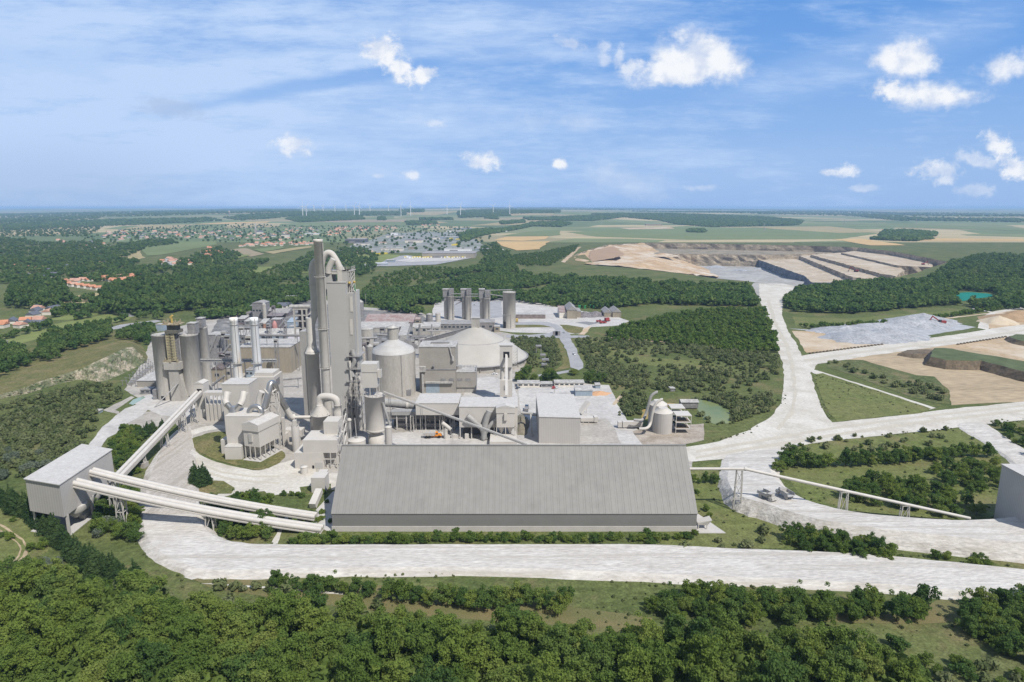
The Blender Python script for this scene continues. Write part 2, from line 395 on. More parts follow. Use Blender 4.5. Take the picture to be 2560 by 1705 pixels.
# far patchwork material for the plain
def plain_mat():
    m = bpy.data.materials.new('plain_patchwork'); nt, N, L, P = nodes_of(m)
    P.inputs['Roughness'].default_value = .95; P.inputs['Specular IOR Level'].default_value = .1
    geo = N.new('ShaderNodeNewGeometry'); mp = N.new('ShaderNodeMapping'); mp.inputs['Scale'].default_value = (.0011,.0019,0)
    mp.inputs['Rotation'].default_value = (0,0,.25)
    L.new(geo.outputs['Position'], mp.inputs[0])
    vo = N.new('ShaderNodeTexVoronoi'); vo.distance = 'MANHATTAN'; vo.inputs['Scale'].default_value = 1; vo.inputs['Randomness'].default_value = .85
    L.new(mp.outputs[0], vo.inputs['Vector'])
    sp = N.new('ShaderNodeSeparateColor'); L.new(vo.outputs['Color'], sp.inputs[0])
    cr = N.new('ShaderNodeValToRGB'); cr.color_ramp.interpolation = 'CONSTANT'
    cols = [(0,(.145,.185,.085)),(.2,(.175,.20,.095)),(.38,(.12,.155,.07)),(.46,(.27,.24,.14)),(.58,(.17,.20,.095)),(.68,(.38,.32,.19)),(.82,(.21,.215,.115)),(.93,(.11,.15,.065))]
    e = cr.color_ramp.elements
    while len(e) < len(cols): e.new(.5)
    for i, (p, c) in enumerate(cols): e[i].position = p; e[i].color = (*c, 1)
    L.new(sp.outputs[0], cr.inputs[0])
    n = N.new('ShaderNodeTexNoise'); n.inputs['Scale'].default_value = .004; n.inputs['Detail'].default_value = 6; L.new(geo.outputs['Position'], n.inputs['Vector'])
    mr = N.new('ShaderNodeMapRange'); mr.inputs[1].default_value=.3; mr.inputs[2].default_value=.7; mr.inputs[3].default_value=.85; mr.inputs[4].default_value=1.15; L.new(n.outputs[0], mr.inputs[0])
    s = N.new('ShaderNodeVectorMath'); s.operation='SCALE'; L.new(cr.outputs[0], s.inputs[0]); L.new(mr.outputs[0], s.inputs['Scale']); L.new(s.outputs[0], P.inputs['Base Color'])
    return m
PLAIN = plain_mat()
tag(me_o.build('ground', GRASS), 'grassy ground round the cement works', None, None, 'structure')
pb = MB(); rows = [2520*(1.03**i) for i in range(108)]; us = [(-1.15+2.3*i/70) for i in range(71)]
for y in rows:
    for u in us: pb.v.append((u*y, y, hp(u*y,y)+.35))
for r in range(len(rows)-1):
    for c in range(70): pb.face((r*71+c, r*71+c+1, (r+1)*71+c+1, (r+1)*71+c), True)
tag(pb.build('plain', PLAIN), 'far plain of green and tan fields out to the horizon', None, None, 'structure')

# ---------------------------------------------------------------- quarry
FL = -58.0
def px3(l): return [G(x,y,z) for x,y,z in l]
BENCHM = mat('rubbly_bench', (.30,.25,.185), (.17,.15,.10), .03, .95, fine=.3, fscale=.2)
SLOPEM = mat('quarry_slope_sand', (.46,.34,.215), (.36,.25,.15), .012, .95, fine=.2, fscale=.1, spec=.1, patch=((.52,.46,.38),.008,.47,.6))
def block(name, pts, zt, zb, top, side, label=None, jit=2.5, step=14):
    p = ccw(roughen([G(x,y,zt)[:2] for x,y in pts], step, jit)); n = len(p); b = MB()
    b.v = [(x,y,zt) for x,y in p]
    for t in tess(p): b.face(t)
    b.cur = 1; LV = 4
    for k in range(1, LV+1):
        for x, y in p:
            j = jit*1.2
            b.v.append((x+random.uniform(-j,j), y+random.uniform(-j,j), zt+(zb-zt)*k/LV+(random.uniform(-1,1) if k<LV else 0)))
    for k in range(LV):
        for i in range(n):
            j = (i+1)%n; b.face((k*n+i, (k+1)*n+i, (k+1)*n+j, k*n+j))
    return tag(b.build(name, [top, side]), label, None, None, 'structure')
fl = offset(rim, -0.1)
b = MB(); b.v = [(x,y,FL) for x,y in offset(rim, 6)]
for t in tess([(x,y) for x,y,_ in b.v]): b.face(t)
tag(b.build('quarry_floor', PITF), 'pale grey floor of the quarry', None, None, 'structure')
b = MB(); n = len(rim)
for k in range(5):
    for x, y in rim:
        j = 0 if k == 0 else 3
        b.v.append((x+random.uniform(-j,j), y+random.uniform(-j,j), .4 + (FL-.4)*k/4))
for k in range(4):
    for i in range(n):
        j = (i+1)%n; b.face((k*n+j, (k+1)*n+j, (k+1)*n+i, k*n+i))
tag(b.build('quarry_face', ROCKT), 'tan rock face round the quarry', None, None, 'structure')
block('quarry_bench', [(1590,634),(1730,635),(1900,637),(2000,635),(2150,629),(2150,621),(1900,619),(1590,615)], -20, FL, BENCHM, ROCKT, 'upper bench along the far quarry face')
block('quarry_bench', [(1690,646),(1800,647),(1890,648),(1990,643),(1990,632),(1700,630)], -38, FL, BENCHM, ROCKB, 'lower bench with blue rock face in the quarry')
block('quarry_terrace', [(1888,646),(2005,639),(2080,652),(2140,692),(2120,706),(2030,706),(2012,690)], -36, FL, TERR, ROCKB, 'lowest sandy terrace with dark face in the quarry')
block('quarry_terrace', [(1999,640),(2032,635),(2208,682),(2190,698),(2134,694)], -25, FL, TERR, ROCKT, 'second terrace of the quarry')
block('quarry_terrace', [(2027,637),(2108,631),(2245,661),(2260,676),(2240,690),(2202,684)], -17, FL, TERR, ROCKT, 'third terrace of the quarry')
block('quarry_terrace', [(2104,632),(2150,625),(2330,656),(2330,668),(2245,664)], -12, FL, TERR, ROCKT, 'fourth terrace of the quarry')
def tri_sheet(name, P3, m, label, dens=14, amp=1.0):
    b = MB()
    flat = [(x,y) for x,y,_ in P3]; 
    for t in tess(flat):
        q3 = [[P3[i] for i in t]]
        for _ in range(3):
            nx = []
            for (A,B,C) in q3:
                ab, bc, ca = [tuple((u[k]+v[k])/2 for k in range(3)) for u,v in ((A,B),(B,C),(C,A))]
                nx += [(A,ab,ca),(ab,B,bc),(ca,bc,C),(ab,bc,ca)]
            q3 = nx
        for A in q3: b.poly([(x+2*math.sin(y*.11), y+3*math.sin(x*.09), z+1.6*math.sin(x*.071+y*.02)+1.2*math.sin(y*.057-x*.03)+.8*math.sin(x*.19)) for x,y,z in A])
    return tag(b.build(name, m), label, None, None, 'structure')
tri_sheet('sandy_slope', px3([(1435,641,-.5),(1482,623,-.5),(1530,613,-.5),(1610,608,-.5),(1652,632,-22),(1640,652,-24),(1560,666,-.5),(1440,659,-.5)]), SLOPEM, 'sandy slope on the left of the quarry')
tri_sheet('sandy_slope', px3([(1640,652,-24),(1652,632,-22),(1700,640,-40),(1745,662,FL+.5),(1800,692,FL+.5),(1720,685,-12),(1560,666,-.5)]), SLOPEM, 'sand tip running down to the quarry floor')
sheet('quarry_track', 'M', [(85,185),(165,115),(182,112),(105,190)], SAND, .3, label='sandy track climbing beside the quarry')
sheet('bare_soil', 'M', [(220,170),(230,130),(340,110),(400,150),(340,168),(240,185)], mat('red_soil',(.36,.24,.15),(.30,.21,.13),.02), .3, label='reddish bare soil left of the quarry')
sheet('bare_soil', 'M', [(105,195),(130,160),(200,150),(240,190),(160,205)], DRYG, .25, label='dry soil at the quarry corner')

# ---------------------------------------------------------------- far fields
for i, (k, pts, m, lab) in enumerate([
  ('O', [(600,470),(740,410),(900,390),(1030,375),(1065,425),(880,470),(640,474)], FIELDT, 'tan field between the woods left of the town'),
  ('O', [(1020,345),(1250,315),(1590,298),(1590,330),(1190,405),(1075,412)], FIELDG, 'grey green field below the town'),
  ('O', [(760,215),(900,192),(1330,190),(1250,222)], FIELDG, None),
  ('O', [(900,212),(1080,185),(1400,180),(1290,212)], FIELDT, None),
  ('O', [(1300,212),(1420,182),(1680,178),(1640,206)], FIELDG, None),
  ('O', [(1400,180),(1640,166),(2000,158),(1960,168),(1640,178)], FIELDW, None),
  ('O', [(1650,210),(1700,194),(2040,184),(2040,200)], FIELDT, None),
  ('O', [(400,250),(720,224),(725,242),(420,256)], FIELDT, None),
  ('O', [(10,212),(300,190),(600,180),(600,188),(200,210)], FIELDT, None),
  ('O', [(300,155),(640,148),(700,152),(420,160)], FIELDT, None),
  ('O', [(1660,370),(1800,355),(1950,400),(1850,420)], FIELDB, 'brown field beside the town'),
  ('O', [(1860,365),(2080,340),(2100,355),(1920,385)], FIELDG, None),
  ('O', [(1940,385),(2200,350),(2300,340),(2290,352),(2000,400)], FIELDT, None),
  ('O', [(1450,495),(1520,455),(1700,405),(1850,405),(1640,470)], SUNNYF, None),
  ('O', [(1640,527),(1830,495),(2030,493),(1900,545)], SUNNYF, None),
  ('O', [(2100,500),(2250,430),(2340,440),(2330,535),(2130,547)], SUNNYF, 'pale green meadow left of the tall stack'),
  ('P', [(450,500),(560,485),(900,490),(1020,500),(800,580),(560,560)], SUNNYF, 'pale meadow behind the tall tower'),
  ('P', [(1790,372),(1900,345),(2260,340),(2230,365),(2040,380)], FIELDW, 'golden wheat field'),
  ('P', [(1810,385),(2265,383),(2180,450),(2000,462),(1880,430)], FIELDW, 'golden wheat field beside the young plantation'),
  ('P', [(1850,338),(2100,300),(2355,285),(2355,330),(2260,338)], FIELDG, None),
  ('P', [(0,262),(0,235),(300,225),(1070,222),(1070,250),(300,258)], FIELDG, None),
  ('P', [(300,215),(600,200),(1060,198),(1060,220),(500,222)], FIELDB, None),
  ('P', [(600,195),(700,180),(960,172),(960,195)], FIELDG, None),
  ('P', [(1600,250),(1900,215),(2350,195),(2350,222),(1900,248)], FIELDT, None),
  ('P', [(1540,165),(1780,150),(2300,148),(2300,160),(1960,166)], FIELDT, None),
  ('P', [(960,215),(1300,212),(1420,222),(1300,235)], FIELDT, None),
  ('P', [(0,150),(150,130),(560,128),(400,150)], FIELDT, None),
  ('P', [(980,150),(1150,132),(1480,135),(1300,165)], FIELDT, None),
  ('M', [(110,40),(700,10),(1300,30),(1650,45),(1450,75),(700,78),(250,62)], FIELDG, 'broad green field behind the quarry'),
  ('M', [(1420,75),(1560,73),(1780,105),(1600,106)], FIELDW, 'tan field at the far corner of the quarry'),
  ('M', [(1730,82),(1800,70),(2350,75),(2350,84),(1900,84)], FIELDW, None),
  ('M', [(1000,15),(1400,12),(1700,40),(1450,45)], FIELDT, None),
  ('M', [(370,20),(620,15),(640,24),(420,27)], SAND, None),
  ('M', [(700,-5),(1800,0),(2355,22),(2355,35),(1700,15),(900,5)], FIELDG, None),
]): far_sheet('field', k, pts, m, .8 + .1*(i%7), lab)

# ---------------------------------------------------------------- the raised ground behind the rock cutting on the left
PT = [(-160,1175),(60,1110),(240,1060),(330,1020),(520,960),(740,890),(850,840),(1000,770),(1130,710),(1220,692),(1290,755),(1345,825)]
PBm = [(-160,1200),(100,1150),(260,1118),(350,1090),(600,1018),(760,990),(900,1010),(990,995),(1100,950),(1210,900),(1300,855),(1348,830)]
PK = [(-400,900),(-200,840),(0,790),(150,740),(330,690),(500,640),(700,590),(850,560),(1000,545),(1150,555),(1280,640),(1360,780)]
PZ = [2,2.4,3.6,4.4,5,6.5,9,11,11,10,6,1]
PT3 = [g('A',x,y,z) for (x,y),z in zip(PT,PZ)]; PB3 = [g('A',x,y,-.1) for x,y in PBm]; PK3 = [g('A',x,y,.05) for x,y in PK]
T_ = catmull(PT3, False, 8); B_ = catmull(PB3, False, 8); K_ = catmull(PK3, False, 8)
plat = []
b = MB(); nR = 10; nS = len(T_)
for i in range(nS):
    for r in range(nR+1):
        t = r/nR; A, C = T_[i], K_[i]
        z = A[2]*(1-t)**1.2
        p = (A[0]+(C[0]-A[0])*t, A[1]+(C[1]-A[1])*t, max(.05, z+.03)); plat.append(p); b.v.append(p)
for i in range(nS-1):
    for r in range(nR): b.face((i*(nR+1)+r, (i+1)*(nR+1)+r, (i+1)*(nR+1)+r+1, i*(nR+1)+r+1), True)
tag(b.build('hillside', DRYG), 'grassy raised ground above the rock cutting', None, None, 'structure')
plat = np.array(plat)
platpoly = [p[:2] for p in T_] + [p[:2] for p in reversed(K_)]
def inside(x, y, poly):
    c = False; n = len(poly); j = n-1
    for i in range(n):
        xi, yi = poly[i][0], poly[i][1]; xj, yj = poly[j][0], poly[j][1]
        if (yi > y) != (yj > y) and x < (xj-xi)*(y-yi)/(yj-yi)+xi: c = not c
        j = i
    return c
def hz(x, y):
    if y > 2600: return hp(x, y)
    if x < -120 and 330 < y < 1400 and inside(x, y, platpoly):
        d = (plat[:,0]-x)**2 + (plat[:,1]-y)**2; return float(plat[d.argmin(),2])
    return 0.0
b = MB(); NV = 8
T2 = catmull(T_, False, 2); B2 = catmull(B_, False, 2); n = len(T2)
for i in range(n):
    for v in range(NV+1):
        t = v/NV; j = .9 if 0 < v < NV else .15
        A, C = B2[i], T2[i]
        st = t + .09*math.sin(i*.7)*math.sin(t*math.pi)
        b.v.append((A[0]+(C[0]-A[0])*st+random.uniform(-j,j), A[1]+(C[1]-A[1])*st+random.uniform(-j,j), A[2]+(C[2]+.04-A[2])*t+random.uniform(-j,j)*.4))
for i in range(n-1):
    for v in range(NV): b.face((i*(NV+1)+v, (i+1)*(NV+1)+v, (i+1)*(NV+1)+v+1, i*(NV+1)+v+1))
tag(b.build('rock_cutting', mat('cutting_rock',(.36,.31,.235),(.125,.135,.075),.09,.95,fine=.4,fscale=.6,bump=.8,lo=.42,hi=.56,patch=((.09,.115,.05),.13,.5,.6))), 'weathered rock cutting on the left', None, None, 'structure')

# ---------------------------------------------------------------- near fields, clearings and roads
S = sheet
S('meadow', 'A', [(-200,690),(0,635),(450,490),(1000,388),(1230,403),(1180,440),(700,505),(330,620),(0,712),(-200,760)], SUNNYF, .06, label='long mown meadow behind the raised ground')
S('meadow', 'A', [(440,440),(700,370),(900,385),(640,440)], SUNNYF, .05)
S('asphalt_lane', 'A', [(1000,515),(1100,485),(1450,440),(1480,455),(1250,500),(1040,530)], ASPH, .10, label='lane winding past the meadow')
S('asphalt_lane', 'A', [(1100,372),(1150,372),(1240,408),(1200,412)], ASPH, .11)
S('sports_ground', 'A', [(230,780),(290,730),(400,722),(380,780),(330,860),(260,850)], SUNNYF, 9.9 if 0 else .07)
S('yard', 'D', [(286,896),(325,835),(352,770),(470,733),(580,693),(700,680),(820,705),(960,715),(1012,738),(1190,770),(1212,830),(1182,874),(1330,878),(1400,890),(1432,962),(1484,1000),(1500,1030),(1590,1060),(1590,1125),(780,1125),(700,1092),(640,1085),(560,1060),(440,1003),(415,985),(380,950),(350,935)], YARDT, .03, label='dusty yard of the cement works')
S('yard', 'D', [(990,745),(1000,690),(1190,683),(1275,705),(1420,728),(1446,738),(1425,748),(1360,752),(1330,768),(1180,764)], YARD, .05, label='pale yard behind the four silos')
S('yard', 'D', [(420,905),(520,900),(570,930),(560,945),(440,960),(370,955),(300,925),(345,905)], YARD, .07, label='pale yard round the silo pair')
S('yard', 'D', [(870,1000),(1000,985),(1235,985),(1235,1035),(870,1035)], YARD, .07, label='white yard in front of the kiln')
S('yard', 'D', [(1190,880),(1400,885),(1420,930),(1440,965),(1490,1010),(1500,1035),(1340,1040),(1200,1035),(1195,930)], YARD, .06, label='pale yard round the ribbed box building')
S('yard', 'D', [(1090,870),(1130,865),(1180,880),(1190,915),(1060,918),(1070,900)], YARD, .07)
OLDY = mat('old_works_yard', (.21,.205,.20), (.13,.128,.125), .08, .95, fine=.25, fscale=.5, spec=.1, patch=((.34,.33,.315),.06,.54,.68))
S('old_yard', 'D', [(500,735),(560,705),(690,690),(830,712),(960,720),(1000,742),(1000,770),(920,790),(880,840),(830,850),(680,830),(560,850),(500,850),(470,800)], OLDY, .055, label='dark dusty ground between the old works buildings')
S('silo_yard', 'G', [(1395,225),(1700,215),(1990,235),(2005,470),(1700,500),(1395,470)], ASPH, .08, label='grey asphalt between the back silos')
S('quarry_apron', 'D', [(1728,655),(1745,643),(1800,640),(1850,648),(1836,664),(1812,676),(1790,690),(1745,690)], PITF, .12, label='pale apron where the quarry road leaves the pit')
S('dirt_pad', 'J', [(925,520),(1000,470),(1200,460),(1290,560),(1360,735),(915,740)], YARDT, .12, label='bare earth pad beside the ribbed box building')
S('site_road', 'K', [(740,445),(860,290),(960,200),(1040,140),(1130,110),(1200,90),(1260,130),(1180,200),(1040,270),(960,350),(900,380),(840,460)], YARD, .10, label='pale road from the silos past the transfer house')
S('site_road', 'K', [(860,150),(1100,35),(1125,45),(960,150),(1000,165),(980,185),(900,165)], YARDT, .09)
S('clearing', 'K', [(1040,235),(1180,170),(1300,155),(1480,165),(1500,215),(1420,270),(1250,300),(1100,290)], YARDT, .06, label='bare clearing by the silos')
S('water_basin', 'K', [(1068,100),(1110,62),(1200,35),(1215,45),(1110,108)], mat('basin_water',(.25,.33,.27),None,rough=.15), .09, label='small green water basin')
# curved chalk road round the grass island
S('chalk_road', 'K', [(1440,390),(1560,330),(1800,275),(1890,300),(1700,330),(1580,390),(1590,450),(1700,540),(1900,610),(2160,655),(2335,595),(2600,560),(2600,830),(2335,770),(2335,800),(2230,790),(2100,850),(1940,890),(1830,880),(1800,830),(1690,760),(1600,660),(1550,560),(1520,440)], CHALK, .12, smooth=True, label='white chalk road curving round the grass island')
S('wheel_rut', 'K', [(1590,570),(1720,660),(1900,715),(2150,745),(2335,755),(2335,768),(2150,760),(1900,732),(1710,680),(1580,590)], mat('rutted_chalk',(.47,.435,.365),(.42,.39,.33),.1,.95,fine=.15), .15, label='brownish wheel track on the curved chalk road')
S('wheel_rut', 'K', [(1545,430),(1590,520),(1690,600),(1850,660),(2100,700),(2335,700),(2335,710),(2100,714),(1840,676),(1670,612),(1570,530),(1530,440)], mat('rutted_chalk',(.47,.435,.365)), .15)
S('verge', 'K', [(1600,790),(1700,735),(1800,742),(1860,745),(1960,800),(1930,850),(1780,850),(1630,838)], DRYG, .15)
S('verge', 'K', [(1850,880),(2000,840),(2200,830),(2300,900),(2310,950),(1900,935)], GRASS, .15)
S('wheel_rut', 'D', [(1770,690),(1785,740),(1812,790),(1826,840),(1832,900),(1825,950),(1790,990),(1783,986),(1815,948),(1824,900),(1817,840),(1803,790),(1777,740),(1762,690)], mat('rutted_chalk',(.47,.435,.365)), .19)
S('wheel_rut', 'D', [(1850,826),(1990,806),(2200,780),(2380,754),(2380,758),(2200,785),(1990,811),(1850,832)], mat('rutted_chalk',(.47,.435,.365)), .19)
S('grass_island', 'K', [(1580,420),(1640,375),(1880,335),(2335,480),(2335,590),(2160,650),(2000,620),(1780,560),(1640,480)], DRYG, .16, smooth=True, label='grass island in front of the filter house')
S('verge', 'D', [(430,1020),(446,1010),(436,1000),(445,1065),(500,1105),(470,1130),(440,1130)], DRYG, .05)
S('verge', 'D', [(690,1120),(760,1112),(768,1180),(700,1180)], GRASS, .15)
S('chalk_road', 'D', [(640,1110),(780,1088),(800,1120),(660,1135),(560,1150),(540,1135)], CHALK, .13, smooth=True, label='chalk road running behind the storage hall')
S('path', 'D', [(622,1252),(662,1178),(668,1180),(645,1230),(638,1252)], CHALK, .10, label='narrow path down to the haul road')
# quarry haul road, junction and side roads
S('haul_road', 'D', [(1745,652),(1800,652),(1835,660),(1800,690),(1797,722),(1812,762),(1832,792),(1842,818),(1990,796),(2200,769),(2290,754),(2380,743),(2380,767),(2200,791),(2000,818),(1880,837),(1864,858),(1874,900),(1894,950),(1912,971),(1990,964),(2150,944),(2380,921),(2380,963),(2200,984),(2000,1004),(1860,1020),(1800,1036),(1700,1052),(1590,1062),(1480,1062),(1480,1030),(1580,1028),(1650,1015),(1720,990),(1772,960),(1797,925),(1803,880),(1800,835),(1790,812),(1775,765),(1758,720),(1746,690)], CHALK, .14, label='broad white haul road from the quarry to the works')
S('side_road', 'D', [(1850,843),(1872,850),(2010,893),(2150,938),(2130,944),(2000,903),(1870,858)], CHALK, .16, label='narrow chalk road across the grass triangle')
S('wheel_rut', 'D', [(1600,1050),(1750,1024),(1900,1000),(2100,970),(2380,938),(2380,943),(2100,977),(1900,1007),(1750,1031),(1600,1056)], mat('rutted_chalk',(.47,.435,.365),(.42,.39,.33),.1,.95,fine=.15), .17, label='brownish wheel track along the haul road')
S('wheel_rut', 'D', [(1600,1036),(1750,1010),(1900,984),(2100,958),(2380,928),(2380,932),(2100,963),(1900,990),(1750,1016),(1600,1042)], mat('rutted_chalk',(.47,.435,.365)), .17)
S('grass_triangle', 'D', [(1868,862),(1890,858),(2000,893),(2142,940),(2120,950),(2000,962),(1925,970),(1905,950),(1885,905)], MEADOW, .18, label='grass triangle between the haul roads')
S('sand_flat', 'N', [(395,495),(640,500),(760,545),(1060,590),(1180,600),(700,665),(520,680),(450,560)], SAND, .08, label='sandy flat beside the gravel heaps')
S('sand_flat', 'N', [(620,770),(1000,700),(1500,640),(2000,560),(2400,500),(2400,1090),(2100,1100),(1740,1120),(1730,1000),(1600,880),(1400,880),(1000,740),(700,740)], SAND2, .08, label='raked sandy ground on the right')
S('sand_flat', 'N', [(1560,640),(1700,620),(2000,560),(2400,520),(2400,760),(1900,650)], SAND, .10)
S('sand_flat', 'N', [(2040,470),(2100,350),(2200,320),(2400,300),(2400,440),(2100,480)], SAND, .10, label='sandy ground round the small heaps')
S('side_road', 'N', [(1960,470),(1990,390),(2080,335),(2400,280),(2400,305),(2120,345),(2060,400),(2060,490)], CHALK, .15, label='chalk road curving up to the right edge')
S('side_road', 'N', [(1400,415),(1700,385),(2060,345),(2060,352),(1700,395),(1500,425)], SAND, .12)
S('side_road', 'N', [(1920,305),(2090,335),(2080,342),(1920,312)], CHALK, .12)
S('gravel_yard', 'N', [(370,475),(640,490),(1300,440),(1700,420),(1960,465),(1500,540),(1200,590),(1060,590),(640,505)], GRAVEL, .10, label='grey gravel yard under the heaps')
S('scrub_strip', 'N', [(410,375),(800,395),(1400,350),(1660,330),(1830,315),(2060,340),(1850,365),(1200,430),(600,470),(440,465)], MEADOW, .09, label='strip of meadow behind the gravel heaps')
S('scrub_strip', 'N', [(700,745),(1000,745),(1200,800),(1450,870),(1590,880),(1720,1000),(1730,1110),(1650,1110),(1400,1050),(900,870),(700,800)], SCRUBG, .19, label='scrubby strip beside the narrow chalk road')
S('clearing', 'D', [(1560,1090),(1690,1050),(1675,1130),(1760,1185),(1850,1215),(1800,1260),(1500,1260),(1560,1200)], MEADOW, .05, label='grass beside the storage hall')
S('meadow', 'D', [(1780,1060),(1850,1020),(2200,985),(2300,1040),(2300,1190),(2050,1190),(1850,1150)], MEADOW, .06, label='open meadow with shrubs on the right')
S('rubble_ground', 'J', [(1480,600),(1700,560),(2265,520),(2265,700),(2060,745),(1600,745)], mat('rubbly_ground',(.40,.36,.31),(.25,.21,.17),.12,.95,fine=.3), .07, label='rubbly ground under the twin silos')
S('pond', 'L', [(240,62),(268,50),(318,56),(352,50),(405,74),(438,96),(478,118),(470,150),(492,186),(452,204),(412,192),(372,204),(335,186),(300,178),(292,140),(262,112)], POND, .12, smooth=True, label='green pond behind the twin silos')
S('pond', 'N', [(1765,190),(1880,172),(2060,185),(2100,205),(1950,225),(1810,245)], LAGOON, .3, smooth=True, label='turquoise pond among the trees')
S('clay_bank', 'J', [(1590,360),(1880,290),(1950,300),(1760,400),(1640,470),(1590,470)], mat('clay',(.30,.22,.08),None,.1), .1)
# loop road and lane behind the dome
S('site_road', 'I', [(-60,525),(200,512),(360,515),(480,550),(540,600),(610,655),(790,655),(800,678),(600,682),(660,790),(730,950),(730,990),(690,1015),(610,985),(600,940),(545,780),(490,680),(-60,675),(-60,650),(200,648),(380,632),(455,598),(420,572),(300,545),(-60,545)], ASPH, .16, label='site road looping past the sheds')
S('verge', 'I', [(-60,540),(200,528),(330,540),(420,570),(-60,575)], DRYG, .12)
S('verge', 'I', [(490,545),(560,545),(740,575),(720,630),(650,640),(570,620)], DRYG, .14)
S('site_road', 'I', [(690,645),(750,580),(820,550),(810,580),(740,650)], SAND, .15)
S('wheel_mark', 'I', [(660,520),(760,510),(900,525),(790,548)], mat('dark_asphalt',(.20,.20,.205),None,.1), .09)
S('site_road', 'I', [(210,1065),(430,1040),(600,1010),(640,1025),(450,1062),(220,1085)], ASPH, .10)
S('verge', 'I', [(450,690),(490,690),(600,930),(600,985),(420,1030),(520,950),(500,830)], DRYG, .13)
S('path', 'I', [(1040,1365),(1110,1270),(1160,1258),(1165,1268),(1120,1310),(1060,1375)], SAND, .1, label='short track beside the twin silos')
S('path', 'I', [(980,672),(1300,685),(1500,710),(1700,735),(1700,745),(1480,722),(1000,690)], SAND, .1)
S('clearing', 'I', [(770,690),(880,700),(1300,870),(2060,930),(2200,1080),(1700,1000),(1000,900),(840,830)], MEADOW, .05)
S('track', 'K', [(0,920),(60,950),(140,1010),(130,1020),(50,965),(0,940)], SAND, .1)
S('track', 'K', [(0,1100),(120,1170),(200,1230),(240,1310),(215,1370),(105,1470),(95,1462),(190,1370),(215,1300),(180,1240),(110,1185),(0,1118)], SAND2, .1, label='sandy two wheel track on the left')
S('track', 'K', [(0,1150),(80,1195),(150,1250),(185,1310),(170,1370),(90,1455),(80,1448),(150,1370),(165,1310),(135,1260),(70,1210),(0,1165)], SAND2, .1)
S('meadow', 'K', [(-60,830),(300,960),(480,1180),(400,1330),(250,1420),(0,1480),(-60,1480)], MEADOW, .05, label='grass clearing with the sandy track')
S('bare_strip', 'D', [(430,1325),(520,1330),(700,1340),(1000,1350),(1300,1395),(1500,1420),(1500,1450),(1150,1430),(900,1410),(600,1370),(480,1350)], mat('bare_verge',(.17,.14,.065),(.115,.12,.045),.1,.95,fine=.3), .06, label='dry verge below the haul road')
S('path', 'Q', [(840,172),(960,155),(970,162),(880,185)], CHALK, .1)
S('path', 'Q', [(920,200),(1000,200),(1300,222),(1580,245),(1580,252),(1300,230),(1000,208)], CHALK, .1)
S('bare_strip', 'U', [(1400,440),(1850,430),(2000,340),(2150,460),(1850,480),(1450,470)], mat('bare_verge',(.17,.14,.065)), .06)
S('clearing', 'U', [(2150,600),(2300,560),(2450,560),(2450,760),(2200,760)], SCRUBG, .06)
berm('haul_road', 'D', [(430,985,.5),(437,1060,1.5),(447,1160,2),(457,1195,2),(490,1231,2),(545,1247,2),(700,1252,2),(1100,1251,2),(1500,1252,2),(1700,1262,2),(1950,1271,2),(2200,1293,2),(2460,1322,2),(2460,1355,2),(2200,1362,2),(2000,1345,2),(1600,1328,2),(1300,1315,2),(1000,1308,2),(700,1312,2),(500,1318,2),(420,1303,2),(360,1270,2),(332,1225,2),(328,1165,2),(350,1075,1.5),(395,1010,.5)], BERM, 2, 3.5, 'raised crushed chalk haul road across the foreground') if 0 else None
def berm3(name, pts, m, w, label):
    P3 = catmull([g('D',x,y,h) for x,y,h in pts])
    if area2(P3) < 0: P3 = P3[::-1]
    n = len(P3)
    P3 = [(x+random.uniform(-.2,.2), y+random.uniform(-.2,.2), z) for x,y,z in P3]
    c1, c2 = offset(P3, w*.5), offset(P3, w)
    b = MB()
    for t in tess([(x,y) for x,y,_ in P3]):
        b.poly([P3[i] for i in t])
    k = len(b.v); 
    for x, y, z in P3: b.v.append((x,y,z))
    for (x,y),p in zip(c1,P3): b.v.append((x+random.uniform(-.35,.35),y+random.uniform(-.35,.35),p[2]*.55+random.uniform(-.2,.2)))
    for (x,y),p in zip(c2,P3): b.v.append((x+random.uniform(-.5,.5),y+random.uniform(-.5,.5),-.1))
    for r in range(2):
        for i in range(n):
            j = (i+1)%n; b.face((k+(r+1)*n+i, k+(r+1)*n+j, k+r*n+j, k+r*n+i))
    o = b.build(name, m); tag(o, label, None, None, 'structure')
berm3('haul_road', [(428,985,.4),(437,1060,1.2),(447,1160,2),(457,1195,2),(490,1231,2),(545,1247,2),(700,1252,2),(1100,1251,2),(1500,1252,2),(1700,1262,2),(1950,1271,2),(2200,1293,2),(2480,1324,2),(2820,1378,2),(2820,1420,2),(2480,1368,2),(2200,1356,2),(2000,1340,2),(1600,1322,2),(1300,1309,2),(1000,1303,2),(700,1306,2),(500,1310,2),(425,1297,2),(366,1266,2),(336,1225,2),(330,1165,2),(352,1075,1.2),(395,1010,.4)], BERM, 3.2, 'raised crushed chalk haul road across the foreground')
berm3('haul_road', [(429,985,.45),(437,1060,1.26),(446,1150,2.06),(447,1172,2.06),(400,1182,2.06),(331,1182,2.06),(331,1150,2.06),(353,1075,1.26),(396,1010,.45)], BERMD, 3.0, 'dusty tan upper end of the haul road under the inclined conveyor')
berm3('haul_ramp', [(1690,1046,.4),(1674,1085,2),(1678,1116,4),(1702,1140,5.5),(1762,1158,6),(1860,1188,6),(1960,1207,6),(2100,1223,6),(2250,1239,6),(2460,1250,6),(2460,1184,6),(2250,1195,6),(2150,1193,6),(2000,1181,5.5),(1900,1163,5),(1830,1138,4.5),(1785,1105,3.5),(1772,1075,2),(1795,1035,.4)], BERM, 4.5, 'raised chalk ramp curving to the right with two trucks')
